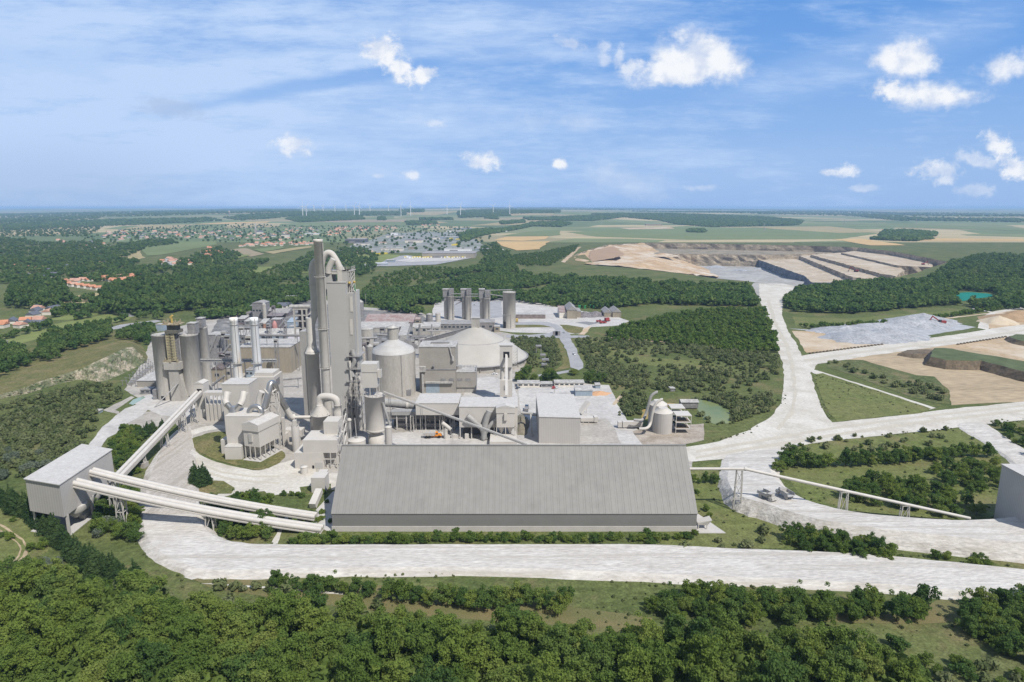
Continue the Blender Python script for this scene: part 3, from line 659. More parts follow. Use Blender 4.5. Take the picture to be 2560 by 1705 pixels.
berm3('haul_ramp', [(2205,978,.3),(2255,972,.3),(2310,1005,.8),(2400,1062,1),(2480,1115,1),(2400,1115,1),(2320,1052,.8),(2260,1012,.5)], BERM, 2.0, 'chalk branch road to the tall box building at the right edge')
# ================================================================ the new works (pale buildings)
def fb(m, k, xl, xr, yt, Y, dp, yb=None, z0=None):
    z1 = gz(k, yt, Y); zb = z0 if z0 is not None else (gz(k, yb, Y) if yb is not None else 0.0)
    zb = max(0, zb); x0, x1 = gx(k, xl, Y, z1), gx(k, xr, Y, z1)
    m.box(x0, x1, Y, Y+dp, zb, z1); return x0, x1, zb, z1
def P_(name, mb, m, parent, label=None): return mb.build(name, m, parent, label)
def solve(px, py, X):                           # point on the sight line with a given X
    lo, hi = 100, 2000
    for _ in range(60):
        m = (lo+hi)/2
        if abs(Xp(px, m, Zp(py, m))) < abs(X): lo = m
        else: hi = m
    return lo, Zp(py, lo)
def trestle(parent, top, z0, w, d, t=.35, name='trestle', lean=.5):
    m = MB(); x, y, z = top
    ft = [(x-w/2-lean,y-d/2,z0),(x+w/2+lean,y-d/2,z0),(x+w/2+lean,y+d/2,z0),(x-w/2-lean,y+d/2,z0)]
    tp = [(x-w/2,y-d/2,z),(x+w/2,y-d/2,z),(x+w/2,y+d/2,z),(x-w/2,y+d/2,z)]
    for a, b in zip(ft, tp): m.bar(a, b, t)
    nb = max(1, int((z-z0)/6))
    L = lambda a, b, s: tuple(a[i]+(b[i]-a[i])*s for i in range(3))
    for k in range(nb):
        s, e = k/nb, (k+1)/nb
        for i in range(4):
            j = (i+1)%4
            m.bar(L(ft[i],tp[i],e), L(ft[j],tp[j],e), t*.7)
            m.bar(L(ft[i],tp[i],s), L(ft[j],tp[j],e), t*.6)
    return P_(name, m, WSTEEL, parent)
def rails(m, pts, h=1.1, w=.09, gap=2.0):
    for a, b in zip(pts, pts[1:]):
        A, B = Vector(a), Vector(b); n = max(1, int((B-A).length/gap))
        for hh in (h*.5, h): m.bar(A+Vector((0,0,hh)), B+Vector((0,0,hh)), w)
        for i in range(n+1):
            p = A.lerp(B, i/n); m.bar(p, p+Vector((0,0,h)), w)
# ---- storage hall
Y0 = Yp(1328); xl, xr = Xp(832, Y0), Xp(1740, Y0); ze = Zp(1283, Y0); zpl = Zp(1315.5, Y0)
Yr, zr = solve(1713, 1113, xr); Yb = 2*Yr-Y0
hall = thing('storage_hall', 'huge long storage hall with a plain grey seamed roof in the foreground', 'hall', ((xl+xr)/2, (Y0+Yb)/2, 0))
m = MB(); m.box(xl-.3, xr+.3, Y0-.3, Yb+.3, 0, zpl); P_('plinth', m, PLINTH, hall)
m = MB()
m.poly([(xl,Y0,zpl),(xr,Y0,zpl),(xr,Y0,ze),(xl,Y0,ze)])
m.poly([(xr,Yb,zpl),(xl,Yb,zpl),(xl,Yb,ze),(xr,Yb,ze)])
m.poly([(xl,Yb,zpl),(xl,Y0,zpl),(xl,Y0,ze),(xl,Yr,zr-.2),(xl,Yb,ze)])
m.poly([(xr,Y0,zpl),(xr,Yb,zpl),(xr,Yb,ze),(xr,Yr,zr-.2),(xr,Y0,ze)])
P_('wall', m, HWALL, hall)
m = MB(); t = .25
for s, Ye in ((-1, Y0-.25), (1, Yb+.25)):
    A = [(xl-.3,Ye,ze-.1),(xr+.3,Ye,ze-.1),(xr+.3,Yr,zr),(xl-.3,Yr,zr)]
    m.hexa([(x,y,z-t) for x,y,z in A] + A)
nb = 56
for i in range(1, nb):
    x = xl+(xr-xl)*i/nb
    for Ye in (Y0-.25, Yb+.25): m.bar((x,Ye,ze-.06), (x,Yr,zr+.04), .08, .12)
m.bar((xl-.3,Yr,zr+.05),(xr+.3,Yr,zr+.05), .9, .3)
HROOF2 = mat('hall_roof_panels', (.240,.235,.222), (.218,.214,.204), .03, .65, fine=.05, fscale=.3, seams=(0,(xr-xl)/nb,.84), patch=((.195,.19,.18),.09,.54,.76))
P_('roof', m, HROOF2, hall)
sl = xy('L', [(235,600),(395,893),(225,897)]) ; 
m = MB(); m.prism([(xr+.4,Y0-2.0),(xr+11.5,Y0-2.0),(xr+.4,Y0+27)], -.1, .35); tag(m.build('concrete_apron', SLABC), 'pale concrete apron at the right end of the hall', None, None, 'structure')
m = MB(); m.prism([(xl-.4,Y0-1.8),(xl-10,Y0+6),(xl-13,Y0+14),(xl-10,Y0+38),(xl-.4,Y0+38)], -.1, .3); tag(m.build('concrete_apron', SLABC), 'pale concrete apron at the left end of the hall', None, None, 'structure')
o = thing('loading_hopper', 'small pale loading hopper on the apron at the right end of the hall', 'hopper', (xr+4, Y0+2, .35))
m = MB(); m.hexa([(xr+1,Y0+1,2.2),(xr+5,Y0+1,2.2),(xr+5,Y0+4,2.2),(xr+1,Y0+4,2.2),(xr+.8,Y0+1,3.2),(xr+6.5,Y0+.4,4.6),(xr+6.5,Y0+4.6,4.6),(xr+.8,Y0+4,3.2)]); P_('hopper_bin', m, W, o)
for ax, ay in ((1.3,1.2),(4.7,1.2),(4.7,3.8),(1.3,3.8)): m = MB(); m.bar((xr+ax,Y0+ay,.35),(xr+ax,Y0+ay,2.3),.3); P_('leg', m, WSTEEL, o)
# ---- small sloping gallery left of the hall
o = thing('sloping_gallery', 'short pale sloping conveyor gallery left of the storage hall', 'gallery', (*g('S',450,600)[:2],0))
a, c = g('S',380,600,1.6), g('S',540,240,5.0)
m = MB(); m.bar(a, (c[0],c[1],c[2]), 3.0, 2.6); P_('gallery_body', m, W, o)
m = MB(); x,y,_ = g('S',520,300); m.box(x-3.2,x+3.2,y,y+7,0,7.5); P_('head_house', m, W, o)
m = MB(); x,y,_ = g('S',600,120); m.box(x-2,x+2,y,y+5,0,6); P_('stair_tower', m, W, o)
# ---- raised transfer house on the left
zt = 23.0
c4 = [G(148,1211,zt)[:2], G(280,1123,zt)[:2], G(204,1110,zt)[:2], G(60,1196,zt)[:2]]
zu = 8.8
cen = (sum(p[0] for p in c4)/4, sum(p[1] for p in c4)/4)
th = thing('transfer_house', 'raised pale conveyor transfer house with a flat roof on the left', 'transfer house', (*cen,0))
def lerp(a, b, t): return tuple(a[i]+(b[i]-a[i])*t for i in range(len(a)))
m = MB(); inn = [lerp(p, cen, .02) for p in c4]; m.quadprism(inn, zu, zt-.35); P_('wall', m, WR, th)
m = MB(); out = [lerp(p, cen, -.015) for p in c4]; m.quadprism(out, zt-.35, zt); P_('roof', m, WROOF, th)
for s in (.04, .5, .96):
    for e, f in ((0,1),(3,2)):
        p = lerp(lerp(c4[e], c4[f], s), cen, .05)
        m = MB(); m.bar((*p,0), (*p,zu), .9); P_('column', m, WSTEEL, th)
for s, rr in ((.18,4.5),(.48,3.2),(.72,3.2)):
    p = lerp(lerp(c4[0], c4[1], s), cen, .35)
    m = MB(); m.lathe(p, [(.8,3.2),(rr,6.6),(rr,zu)], 20); P_('hopper', m, W, th)
m = MB()
for e in range(4): pass
b_ = [lerp(p, cen, -.03) for p in c4]; m.prism(b_, -.1, .25); tag(m.build('concrete_apron', SLABC), 'concrete pad under the raised transfer house', None, None, 'structure')
xin = (c4[0][0]+c4[1][0])/2
# ---- the two pairs of tube conveyors
def tube_conveyor(label, st, en, sag, r, trs):
    o = thing('tube_conveyor', label, 'conveyor', (*st[:2],0), 'tube conveyors between the transfer house and the storage hall')
    P = []
    N_ = 22
    for i in range(N_+1):
        t = i/N_; p = lerp(st, en, t); P.append((p[0], p[1], p[2]-sag*4*t*(1-t)))
    d = (Vector(en)-Vector(st)); d.z = 0; d.normalize(); nrm = Vector((-d.y, d.x, 0))
    for s in (-1, 1):
        m = MB(); m.tube([tuple(Vector(p)+nrm*s*r*1.15) for p in P], r, 14); P_('tube', m, WDUCT, o)
    m = MB()
    for a, b in zip(P, P[1:]): m.bar((a[0],a[1],a[2]-r*1.1),(b[0],b[1],b[2]-r*1.1), r*4.6, .5)
    P_('deck', m, WSTEEL, o)
    for t in trs:
        i = int(t*N_); p = P[i]
        trestle(o, (p[0],p[1],p[2]-r*1.3), 0, 2.4, 2.8)
    return o
s1 = solve(232, 1176, xin); s2 = solve(188, 1203, xin)
tube_conveyor('upper and farther pair of white tube conveyors sloping from the transfer house to the hall', (xin-.5, s1[0], s1[1]), g('X',790,1289,2.2), 1.6, 1.0, (.13,.53,.86))
tube_conveyor('lower and nearer pair of white tube conveyors sloping from the transfer house to the hall', (xin-.5, s2[0], s2[1]), g('X',806,1321,1.6), 1.6, 1.08, (.2,.57,.80))
# ---- inclined twin conveyor and its head tower
Yt = 398.0; zt_ = gz('C',310,Yt)
o = thing('head_tower', 'narrow pale tower at the top of the inclined twin conveyor', 'tower', (gx('C',105,Yt,zt_),Yt,0))
m = MB(); x0,x1,zb,z1 = fb(m,'C',20,140,310,Yt,8); P_('wall', m, W, o)
m = MB(); m.gable(x0,x1,Yt,Yt+8,z1,1.2,'y',.2); P_('roof', m, W, o)
m = MB(); m.box(gx('C',55,Yt,z1),gx('C',118,Yt,z1),Yt-.06,Yt+.3,gz('C',440,Yt),gz('C',378,Yt)); P_('opening', m, DARK, o)
o = thing('inclined_conveyor', 'long inclined twin conveyor climbing from under the transfer house to the head tower', 'conveyor', (*g('X',195,1293)[:2],0))
A, B = g('X',196,1292,1.5), (gx('C',88,Yt,17), Yt-.2, gz('C',440,Yt)+1.2)
for s in (-1, 1):
    m = MB(); m.tube([lerp(A,B,i/12) for i in range(13)], 1.0, 12)
    m.v = [(x+s*1.25,y,z) for x,y,z in m.v]; P_('tube', m, WDUCT, o)
m = MB()
m.bar((A[0],A[1],A[2]-1.2),(B[0],B[1],B[2]-1.2), 4.8, .6); P_('deck', m, WSTEEL, o)
m = MB(); m.bar((A[0]+2.3,A[1],A[2]-.2),(B[0]+2.3,B[1],B[2]-.2), .3, 1.6); P_('side_panel', m, W, o)
for t in (.42, .62, .80, .93):
    p = lerp(A,B,t); trestle(o, (p[0],p[1],p[2]-1.4), 0, 2.6, 2.2, lean=.9)
p = lerp(A,B,.42); m = MB(); m.box(p[0]-2.4,p[0]+2.4,p[1]-2,p[1]+2,0,2.6); P_('pier', m, YARDT, o)
# ---- bag filter group: low annex, tall box, lower box
Yq = 393.0
o = thing('annex_building', 'low pale annex between the head tower and the tall box building', 'building', (gx('C',290,Yq),Yq,0))
m = MB(); fb(m,'C',168,398,580,Yq,16); P_('wall', m, W, o)
m = MB(); x0,x1 = gx('C',150,Yq,20),gx('C',400,Yq,20); z = gz('C',420,Yq); m.box(x0,x1,Yq-1,Yq+5,z-2,z); P_('bridge', m, WSTEEL, o)
for i in range(5):
    x = x0+1+(x1-x0-2)*i/4; m = MB(); m.bar((x,Yq-.8,0),(x,Yq-.8,z-2),.5); P_('column', m, WSTEEL, o)
Y1 = 366.0
bf = thing('box_building', 'tall plain pale box building behind the Y shaped ducts', 'building', (gx('C',560,Y1),Y1,0))
m = MB(); x0,x1,zb,z1 = fb(m,'C',385,738,322,Y1,14); P_('wall', m, W, bf)
m = MB(); m.box(x0-.15,x1+.15,Y1-.15,Y1+14.15,z1,z1+.4); P_('roof', m, WROOF, bf)
Y2 = 384.0
o = thing('box_building', 'pale box building with a stepped flat roof behind the metal duct', 'building', (gx('C',950,Y2),Y2,0))
m = MB(); x0,x1,zb,z1 = fb(m,'C',760,1068,225,Y2,15); P_('wall', m, W, o)
m = MB(); m.box(x0+2,x1-1,Y2+2,Y2+13,z1,z1+2.2); P_('roof_housing', m, W, o)
m = MB(); m.box(x1,x1+.3,Y2+3,Y2+9,z1-6,z1-2); P_('louvre', m, GREYW, o)
Y3 = Yp(1140)
lb = thing('filter_building', 'lower pale box building carrying the Y shaped duct and the fan', 'building', (gx('C',620,Y3),Y3,0))
m = MB(); x0,x1,zb,z1 = fb(m,'C',430,875,740,Y3,15); P_('wall', m, W, lb)
m = MB(); m.box(x0-.12,x1+.12,Y3-.12,Y3+15.12,z1,z1+.3); P_('roof', m, W, lb)
m = MB(); fb(m,'C',372,450,1045,Y3+3,6,None,0); P_('stair_wall', m, W, lb)
Y3b = Yp(1144)-3
o = thing('plant_room', 'small pale flat roofed plant room on the edge of the grass island', 'plant room', (gx('C',530,Y3b),Y3b,0))
m = MB(); fb(m,'C',423,640,1140,Y3b,8); P_('wall', m, W, o)
m = MB(); a,b_,c_,d_ = gx('C',423,Y3b,6),gx('C',640,Y3b,6),gz('C',1140,Y3b),0; m.box(a-.1,b_+.1,Y3b-.1,Y3b+8.1,c_,c_+.25); P_('roof', m, WROOF, o)
# Y duct and ring fan and inverted V duct
o = thing('y_duct', 'white and silver Y shaped duct rising from the filter base roof', 'duct', (gx('C',545,Y3+7),Y3+7,z1))
Yd = Y3+8
def dpath(k, pts, Y, dY=0):
    n = len(pts); return [pt(k, x, y, Y+dY*i/(n-1)) for i,(x,y) in enumerate(pts)]
m = MB(); m.lathe((gx('C',545,Yd,z1),Yd), [(2.6,z1),(1.9,z1+2.0),(1.6,z1+3.2)], 20); P_('duct_foot', m, SHINY, o)
for px_ in ([(545,700),(500,628),(455,575)], [(545,700),(590,628),(630,580)]):
    m = MB(); m.tube(dpath('C',px_,Yd), 1.55, 16); P_('metal_leg', m, SHINY, o)
for px_ in ([(460,582),(440,540),(450,480),(458,420)], [(627,586),(655,530),(668,470),(678,418)]):
    m = MB(); m.tube(catmull(dpath('C',px_,Yd,4),False,4), 1.75, 16); P_('white_leg', m, WDUCT, o)
    p = pt('C',*px_[-1],Yd+4); m = MB(); m.tube([(p[0],p[1],p[2]-1.2),(p[0],p[1],p[2]-.5)],2.1,16); P_('flange', m, WDUCT, o)
o = thing('ring_fan', 'polished metal ring shaped fan housing on the filter base roof', 'fan', (gx('C',835,Yd),Yd,z1))
c = pt('C',830,690,Yd-2); path = [(c[0]+3.3*math.cos(a), c[1]+1.2*math.sin(a)*.5, c[2]+3.3*math.sin(a)) for a in [i*2*math.pi/28 for i in range(28)]]
m = MB(); m.tube(path, 1.5, 14, closed=True); P_('housing', m, SHINY, o)
m = MB(); m.box(c[0]-3.5,c[0]+3.5,c[1]-1.5,c[1]+1.5,z1,c[2]-3.2); P_('fan_plinth', m, W, o)
o = thing('bent_duct', 'polished metal duct bent like an inverted V behind the filter house', 'duct', (gx('C',1040,Yd+6),Yd+6,0))
m = MB(); m.tube(catmull(dpath('C',[(930,665),(968,560),(1000,430),(1018,340),(1045,298),(1082,330),(1110,420),(1170,530),(1228,630)],Yd+4,12),False,4), 1.75, 16); P_('metal_tube', m, SHINY, o)
m = MB(); m.tube(catmull(dpath('C',[(1225,624),(1255,680),(1292,735),(1340,746)],Yd+16,3),False,4), 1.75, 16); P_('white_tube', m, WDUCT, o)
m = MB(); m.tube(dpath('C',[(1330,746),(1560,745)],Yd+19,4), .95, 12); P_('branch_pipe', m, WDUCT, o)
m = MB(); a = pt('C',945,380,Yd+6); b_ = pt('C',1115,370,Yd+12); m.tube(catmull([a,((a[0]+b_[0])/2,a[1],a[2]-2.5),b_],False,5), .5, 8); P_('collar', m, WSTEEL, o)
trestle(o, (gx('C',1075,Yd+9,20),Yd+9,gz('C',430,Yd+9)), 0, 5, 3.5, .45)
m = MB(); m.tube(catmull(dpath('C',[(915,412),(880,500),(870,600)],Yd+9),False,4),1.6,14); P_('white_elbow', m, WDUCT, o)
# ---- filter house on stilts
zf1, zf0 = 19.8, 7.6
fl_ = g('C',700,1290)[:2]; fr = g('C',900,1330)[:2]; br = g('C',1165,1185)[:2]
fr = (Xp(652,Yp(1154)), Yp(1154)); fl_ = (Xp(612.5,Yp(1149)), Yp(1149)); 
ux = Vector((fr[0]-fl_[0], fr[1]-fl_[1])); 
back = Vector(g('C',1165,1180)[:2])-Vector(fr)
bl, br = tuple(Vector(fl_)+back), tuple(Vector(fr)+back); ring = [fl_, fr, br, bl]
cen = (sum(p[0] for p in ring)/4, sum(p[1] for p in ring)/4)
fh = thing('filter_house', 'pale filter house on slender stilts standing on the grass island', 'filter house', (*cen,0))
m = MB(); m.quadprism([lerp(p,cen,.04) for p in ring], zf0, zf1-3.6); P_('wall', m, W, fh)
m = MB(); m.quadprism([lerp(p,cen,-.03) for p in ring], zf1-3.6, zf1); fas = P_('fascia', m, W, fh)
e = [lerp(p,cen,-.03) for p in ring]; r1, r2 = lerp(e[0],e[1],.5), lerp(e[3],e[2],.5)
m = MB(); m.v = [(*e[0],zf1),(*e[1],zf1),(*e[2],zf1),(*e[3],zf1),(*r1,zf1+1.6),(*r2,zf1+1.6)]
for f in ((0,1,4),(1,2,5,4),(2,3,5),(3,0,4,5)): m.face(f)
P_('roof_cap', m, WROOF, fas)
m = MB()
wa, wb = lerp(fl_,fr,.36), lerp(fl_,fr,.58); nv = Vector((ux.y,-ux.x)).normalized()
sh = lambda p,d: (p[0]+nv.x*d, p[1]+nv.y*d)
wf = P_('window_frame', MB().hexa([(*sh(wa,-.6),10.3),(*sh(wb,-.6),10.3),(*sh(wb,.25),10.3),(*sh(wa,.25),10.3),(*sh(wa,-.6),15),(*sh(wb,-.6),15),(*sh(wb,.25),15),(*sh(wa,.25),15)]), WSTEEL, fh)
wa2, wb2 = lerp(wa,wb,.18), lerp(wa,wb,.82)
P_('louvre_panel', MB().hexa([(*sh(wa2,.0),10.9),(*sh(wb2,.0),10.9),(*sh(wb2,.3),10.9),(*sh(wa2,.3),10.9),(*sh(wa2,.0),14.4),(*sh(wb2,.0),14.4),(*sh(wb2,.3),14.4),(*sh(wa2,.3),14.4)]), GREYCLAD, wf)
for s in (.02,.26,.5,.74,.98):
    for a, b_ in ((fl_,bl),(fr,br)):
        p = lerp(lerp(a,b_,s),cen,.05); m = MB(); m.bar((*p,.2),(*p,zf0),.4); P_('stilt', m, WSTEEL, fh)
for s in (.36,.68):
    p = lerp(lerp(fl_,fr,s),cen,.04); m = MB(); m.bar((*p,.2),(*p,zf0),.4); P_('stilt', m, WSTEEL, fh)
for s in (.2,.5,.8):
    for u in (.28,.72):
        p = lerp(lerp(fl_,bl,s), lerp(fr,br,s), u)
        m = MB(); m.lathe(p, [(.35,3.2),(2.1,zf0)], 4); P_('hopper', m, W, fh)
m = MB(); m.prism([lerp(p,cen,-.12) for p in ring], -.1, .3); tag(m.build('concrete_apron', SLABC), 'concrete pad under the stilted filter house', None, None, 'structure')
# slender panels right of the filter house
Yk = 352.0
o = thing('low_gallery', 'pale low gallery box between the filter house and the small tank', 'gallery', (gx('C',1310,Yk),Yk,0))
m = MB(); fb(m,'C',1195,1430,920,Yk,6,1000); P_('gallery_body', m, W, o)
for x_ in (1215,1410):
    m = MB(); x = gx('C',x_,Yk,3); m.bar((x,Yk+.5,0),(x,Yk+.5,gz('C',1000,Yk)),.5); P_('leg', m, WSTEEL, o)
o = thing('duct_stack', 'slim pale square duct stack beside the filter house', 'duct', (gx('C',1180,Yk-4),Yk-4,0))
m = MB(); fb(m,'C',1165,1195,760,Yk-4,2); P_('riser', m, W, o)
m = MB(); fb(m,'C',1190,1240,960,Yk-3,3); P_('base_box', m, W, o)
Yv = Yp(1128)-2
o = thing('dust_tank', 'slim upright pale tank between the filter house and the stepped building', 'tank', (gx('F',168,Yv),Yv,0))
x_c = gx('F',168,Yv,8); r_ = (gx('F',212,Yv,8)-gx('F',125,Yv,8))/2; zt_ = gz('F',1128,Yv)
m = MB(); m.lathe((x_c,Yv+r_),[(r_,0),(r_,zt_-.4),(r_*.85,zt_)],20); P_('tank_body', m, WR, o)
m = MB(); m.box(x_c-.9,x_c+.9,Yv+r_-.9,Yv+r_+.9,zt_,zt_+2.6); P_('tank_cap', m, W, o)
m = MB(); rails(m,[(x_c-r_,Yv,zt_),(x_c+r_,Yv,zt_),(x_c+r_,Yv+2*r_,zt_),(x_c-r_,Yv+2*r_,zt_),(x_c-r_,Yv,zt_)]); P_('railing', m, WSTEEL, o)
# ---- stepped building
Ys = Yp(1172)
sb = thing('stepped_building', 'stepped pale building of stacked boxes with an open loading bay', 'building', (gx('C',1640,Ys),Ys,0))
zl = gz('C',1215,Ys); zm = gz('C',1050,Ys); xa, xb, xc, xd = gx('C',1350,Ys,0), gx('C',1443,Ys,zm), gx('C',1725,Ys,0), gx('C',1890,Ys,zm)
zo = gz('C',1222,Ys)
m = MB(); m.box(xa,xc,Ys,Ys+15,0,zl); P_('lower_block', m, W, sb)
m = MB(); m.box(xb,xd,Ys+.15,Ys+15.2,zl,zm); m.box(xc,xd,Ys+5,Ys+15,0,zl); P_('middle_block', m, W, sb)
Yu = Ys+9; zup = gz('C',805,Yu)
m = MB(); m.box(gx('C',1715,Yu,zup),gx('C',1905,Yu,zup),Yu,Yu+9,zm,zup); P_('upper_block', m, W, sb)
m = MB(); m.bar((xd-.3,Ys+.3,0),(xd-.3,Ys+.3,zl),.5); m.bar(((xc+xd)/2,Ys+.3,0),((xc+xd)/2,Ys+.3,zl),.35); m.bar((xc,Ys+.4,zl*.6),(xd,Ys+.4,zl*.6),.4); P_('bay_frame', m, WSTEEL, sb)
m = MB(); m.box(gx('C',1612,Ys,1),gx('C',1710,Ys,1),Ys-.12,Ys+.2,0,gz('C',1340,Ys)); P_('roller_door', m, GREYCLAD, sb)
m = MB(); m.box(gx('C',1573,Ys,1),gx('C',1598,Ys,1),Ys-.12,Ys+.2,0,gz('C',1378,Ys)); P_('door', m, DARK, sb)
m = MB()
for i in range(5):
    z = 2+i*5.2; m.bar((xd+.2,Ys+1,z),(xd+3.2,Ys+1,z+.1),.25); m.bar((xd+.2,Ys+8,z),(xd+3.2,Ys+8,z+.1),.25); m.bar((xd+3.2,Ys+1,z),(xd+3.2,Ys+8,z+4),.5,.2); m.bar((xd+3.2,Ys+8,z),(xd+3.2,Ys+8,z+5.2),.22); m.bar((xd+3.2,Ys+1,z),(xd+3.2,Ys+1,z+5.2),.22)
    rails(m,[(xd+3.3,Ys+1,z+.2),(xd+3.3,Ys+8,z+.2)])
P_('stair_frame', m, WSTEEL, sb)
for x_, i in ((1785,0),(1845,1)):
    o = tag(MB().box(gx('C',x_-22,Ys+2,1),gx('C',x_+22,Ys+2,1),Ys+1.5,Ys+3.6,0,1.3).build('bulk_bag', W), 'pale bulk bag in the loading bay, the %s one' % ('left' if i==0 else 'right'), 'bag')
o = thing('steel_drum', 'squat white drum tank in front of the stepped building', 'tank', (gx('C',1468,Ys-6),Ys-6,0))
xq = gx('C',1468,Ys-6); m = MB(); m.lathe((xq,Ys-6),[(1.75,0),(1.75,3.5)],24); P_('drum', m, W, o)
m = MB(); m.lathe((xq,Ys-6),[(1.9,3.5),(1.9,3.8),(.3,4.0)],24); P_('lid', m, W, o)
# ================================================================ preheater tower cluster
YS = 365.0
def vstack(o, name, m, k, x, yt, yb, r, Y, mat_, n=28, rings=()):
    z1 = gz(k, yt, Y); z0 = max(0, gz(k, yb, Y)) if yb else 0; X = gx(k, x, Y, z1)
    mb = MB(); mb.lathe((X,Y),[(r*1.04,z0),(r,z1)],n); p = P_(name, mb, mat_, o)
    return X, z0, z1
zt = gz('E',105,YS); xs = gx('E',548,YS,zt)
o = thing('tall_stack', 'tallest pale steel stack beside the preheater tower', 'chimney', (xs,YS,0))
m = MB(); m.lathe((xs,YS),[(2.55,0),(2.35,zt-1.6),(2.6,zt-1.5),(2.6,zt),(2.3,zt),(2.2,zt-3)],28,caps=False); P_('stack_shell', m, WDUCT, o)
for f in (.82,.56,.36,.2):
    z = zt*f; m = MB(); m.lathe((xs,YS),[(2.7,z-.3),(3.3,z-.2),(3.3,z),(2.7,z+.05)],24,caps=False); rails(m,[(xs+3.2*math.cos(a),YS+3.2*math.sin(a),z) for a in [i*math.pi/6 for i in range(13)]],1.1,.07,9); P_('platform_ring', m, WSTEEL, o)
m = MB(); m.bar((xs+2.8,YS-.6,0),(xs+2.8,YS-.6,zt-2),.35); P_('ladder', m, WSTEEL, o)
# downcomer duct with elbows
Yc = 372.0
o = thing('downcomer_duct', 'pale jogged downcomer duct left of the tall stack', 'duct', (gx('F',360,Yc),Yc,0))
cl = [pt('E',x,y,Yc) for x,y in [(560,395),(520,425),(484,470),(470,560),(480,760),(497,960),(505,1130),(500,1200),(470,1290),(448,1370),(440,1450),(452,1560)]]
m = MB(); m.tube(catmull(cl,False,4), 2.05, 20); P_('duct', m, WDUCT, o)
for i in (4,6,10):
    p = cl[i]; m = MB(); m.tube([(p[0],p[1],p[2]-.3),(p[0],p[1],p[2]+.3)],2.4,20); P_('flange', m, WSTEEL, o)
za, zb_, zc = gz('F',0,Yc), gz('F',200,Yc), gz('F',295,Yc); xc_ = gx('F',372,Yc,zc)
m = MB(); m.lathe((xc_,Yc),[(3.7,0),(3.7,zc),(4.1,zc),(4.1,zc+1.0),(3.6,zc+1.0),(2.5,zb_),(2.5,za+6)],26); P_('cooling_tower', m, WDUCT, o)
m = MB(); rails(m,[(xc_+4*math.cos(a),Yc+4*math.sin(a),zc+1) for a in [i*math.pi/6 for i in range(13)]],1.1,.07,9); P_('railing', m, WSTEEL, o)
# dark concrete slab tower to the left
Yd_ = 398.0
o = thing('stair_shaft', 'tall dusty grey concrete shaft left of the downcomer duct', 'tower', (gx('F',260,Yd_),Yd_,0))
zz = gz('F',40,Yd_); m = MB(); m.box(gx('F',222,Yd_,zz),gx('F',305,Yd_,zz),Yd_,Yd_+9,0,zz); P_('shaft', m, TOWERCON, o)
m = MB(); m.box(gx('F',305,Yd_,zz),gx('F',330,Yd_,zz),Yd_+.4,Yd_+8,0,zz-3); P_('side_panel', m, GREYCLAD, o)
# main tower
YT = 372.0
tw = thing('preheater_tower', 'tall grey panelled preheater tower with stepped blocks', 'tower', (gx('E',830,YT,40),YT,0))
def panel(k,xl,xr,yt,Y,dp,zb=0):
    z1 = gz(k,yt,Y); x0, x1 = gx(k,xl,Y,z1), gx(k,xr,Y,z1); return x0,x1,Y,Y+dp,zb,z1
a = panel('E',677,948,742,YT,3.2)
m = MB(); m.box(*a); P_('front_panel', m, GREYCLAD, tw)
m = MB(); m.box(a[0]-.2,a[1]+.2,a[2]-.2,a[3]+.2,a[5],a[5]+.5); P_('panel_cap', m, TOWERCON, tw)
b_ = panel('E',838,980,566,YT+6,12)
m = MB(); m.box(*b_); P_('upper_shaft', m, GREYCLAD, tw)
m = MB(); m.box(b_[0]-.25,b_[0]+2.3,b_[2]-.3,b_[2]+.1,a[5]-2,b_[5]+.2); P_('corner_pier', m, W, tw)
zb2 = gz('E',720,YT+6); c_ = panel('E',650,745,600,YT+6,10,zb2-8)
m = MB(); m.box(*c_); P_('left_shaft', m, GREYCLAD, tw)
m = MB(); m.box(c_[0],b_[0],YT+6,YT+7,gz('E',612,YT+6),gz('E',566,YT+6)); P_('bridge_beam', m, W, tw)
m = MB(); m.box(a[0]+.6,b_[1],YT+3.3,YT+14,0,zb2-1); P_('core', m, TOWERCON, tw)
zr_ = gz('E',566,YT+6); e_ = panel('E',984,1030,566,YT+6,10)
m = MB()
rails(m,[(c_[0],YT+6,zr_),(e_[1],YT+6,zr_),(e_[1],YT+16,zr_)],2.2,.18,2.4)
m.box(c_[0],e_[1],YT+5.8,YT+18,zr_-.3,zr_); P_('roof_deck', m, WSTEEL, tw)
d_ = panel('E',950,1057,890,YT+2,12)
m = MB()
zb3 = d_[5]
for x in (e_[0]+.3, e_[1]-.2):
    for y in (YT+6.3, YT+15): m.bar((x,y,zb3),(x,y,zr_),.4)
nz = 5
for i in range(nz):
    z0, z1 = zb3+(zr_-zb3)*i/nz, zb3+(zr_-zb3)*(i+1)/nz
    for y in (YT+6.3, YT+15):
        m.bar((e_[0]+.3,y,z0),(e_[1]-.2,y,z1),.25); m.bar((e_[0]+.3,y,z1),(e_[1]-.2,y,z1),.25)
    m.bar((e_[1]-.2,YT+6.3,z0),(e_[1]-.2,YT+15,z1),.25)
P_('lattice', m, WSTEEL, tw)
m = MB(); m.box(*d_); P_('right_block', m, TOWERCON, tw)
for yt_, yb_ in ((945,1165),(1275,1500)):
    m = MB(); m.box(gx('E',1010,YT+1.8,gz('E',yt_,YT)),gx('E',1052,YT+1.8,gz('E',yt_,YT)),YT+1.75,YT+2.2,gz('E',yb_,YT),gz('E',yt_,YT)); P_('bay_panel', m, W, tw)
f_ = panel('E',1057,1108,855,YT+7,8)
m = MB(); m.box(*f_); P_('side_block', m, GREYCLAD, tw)
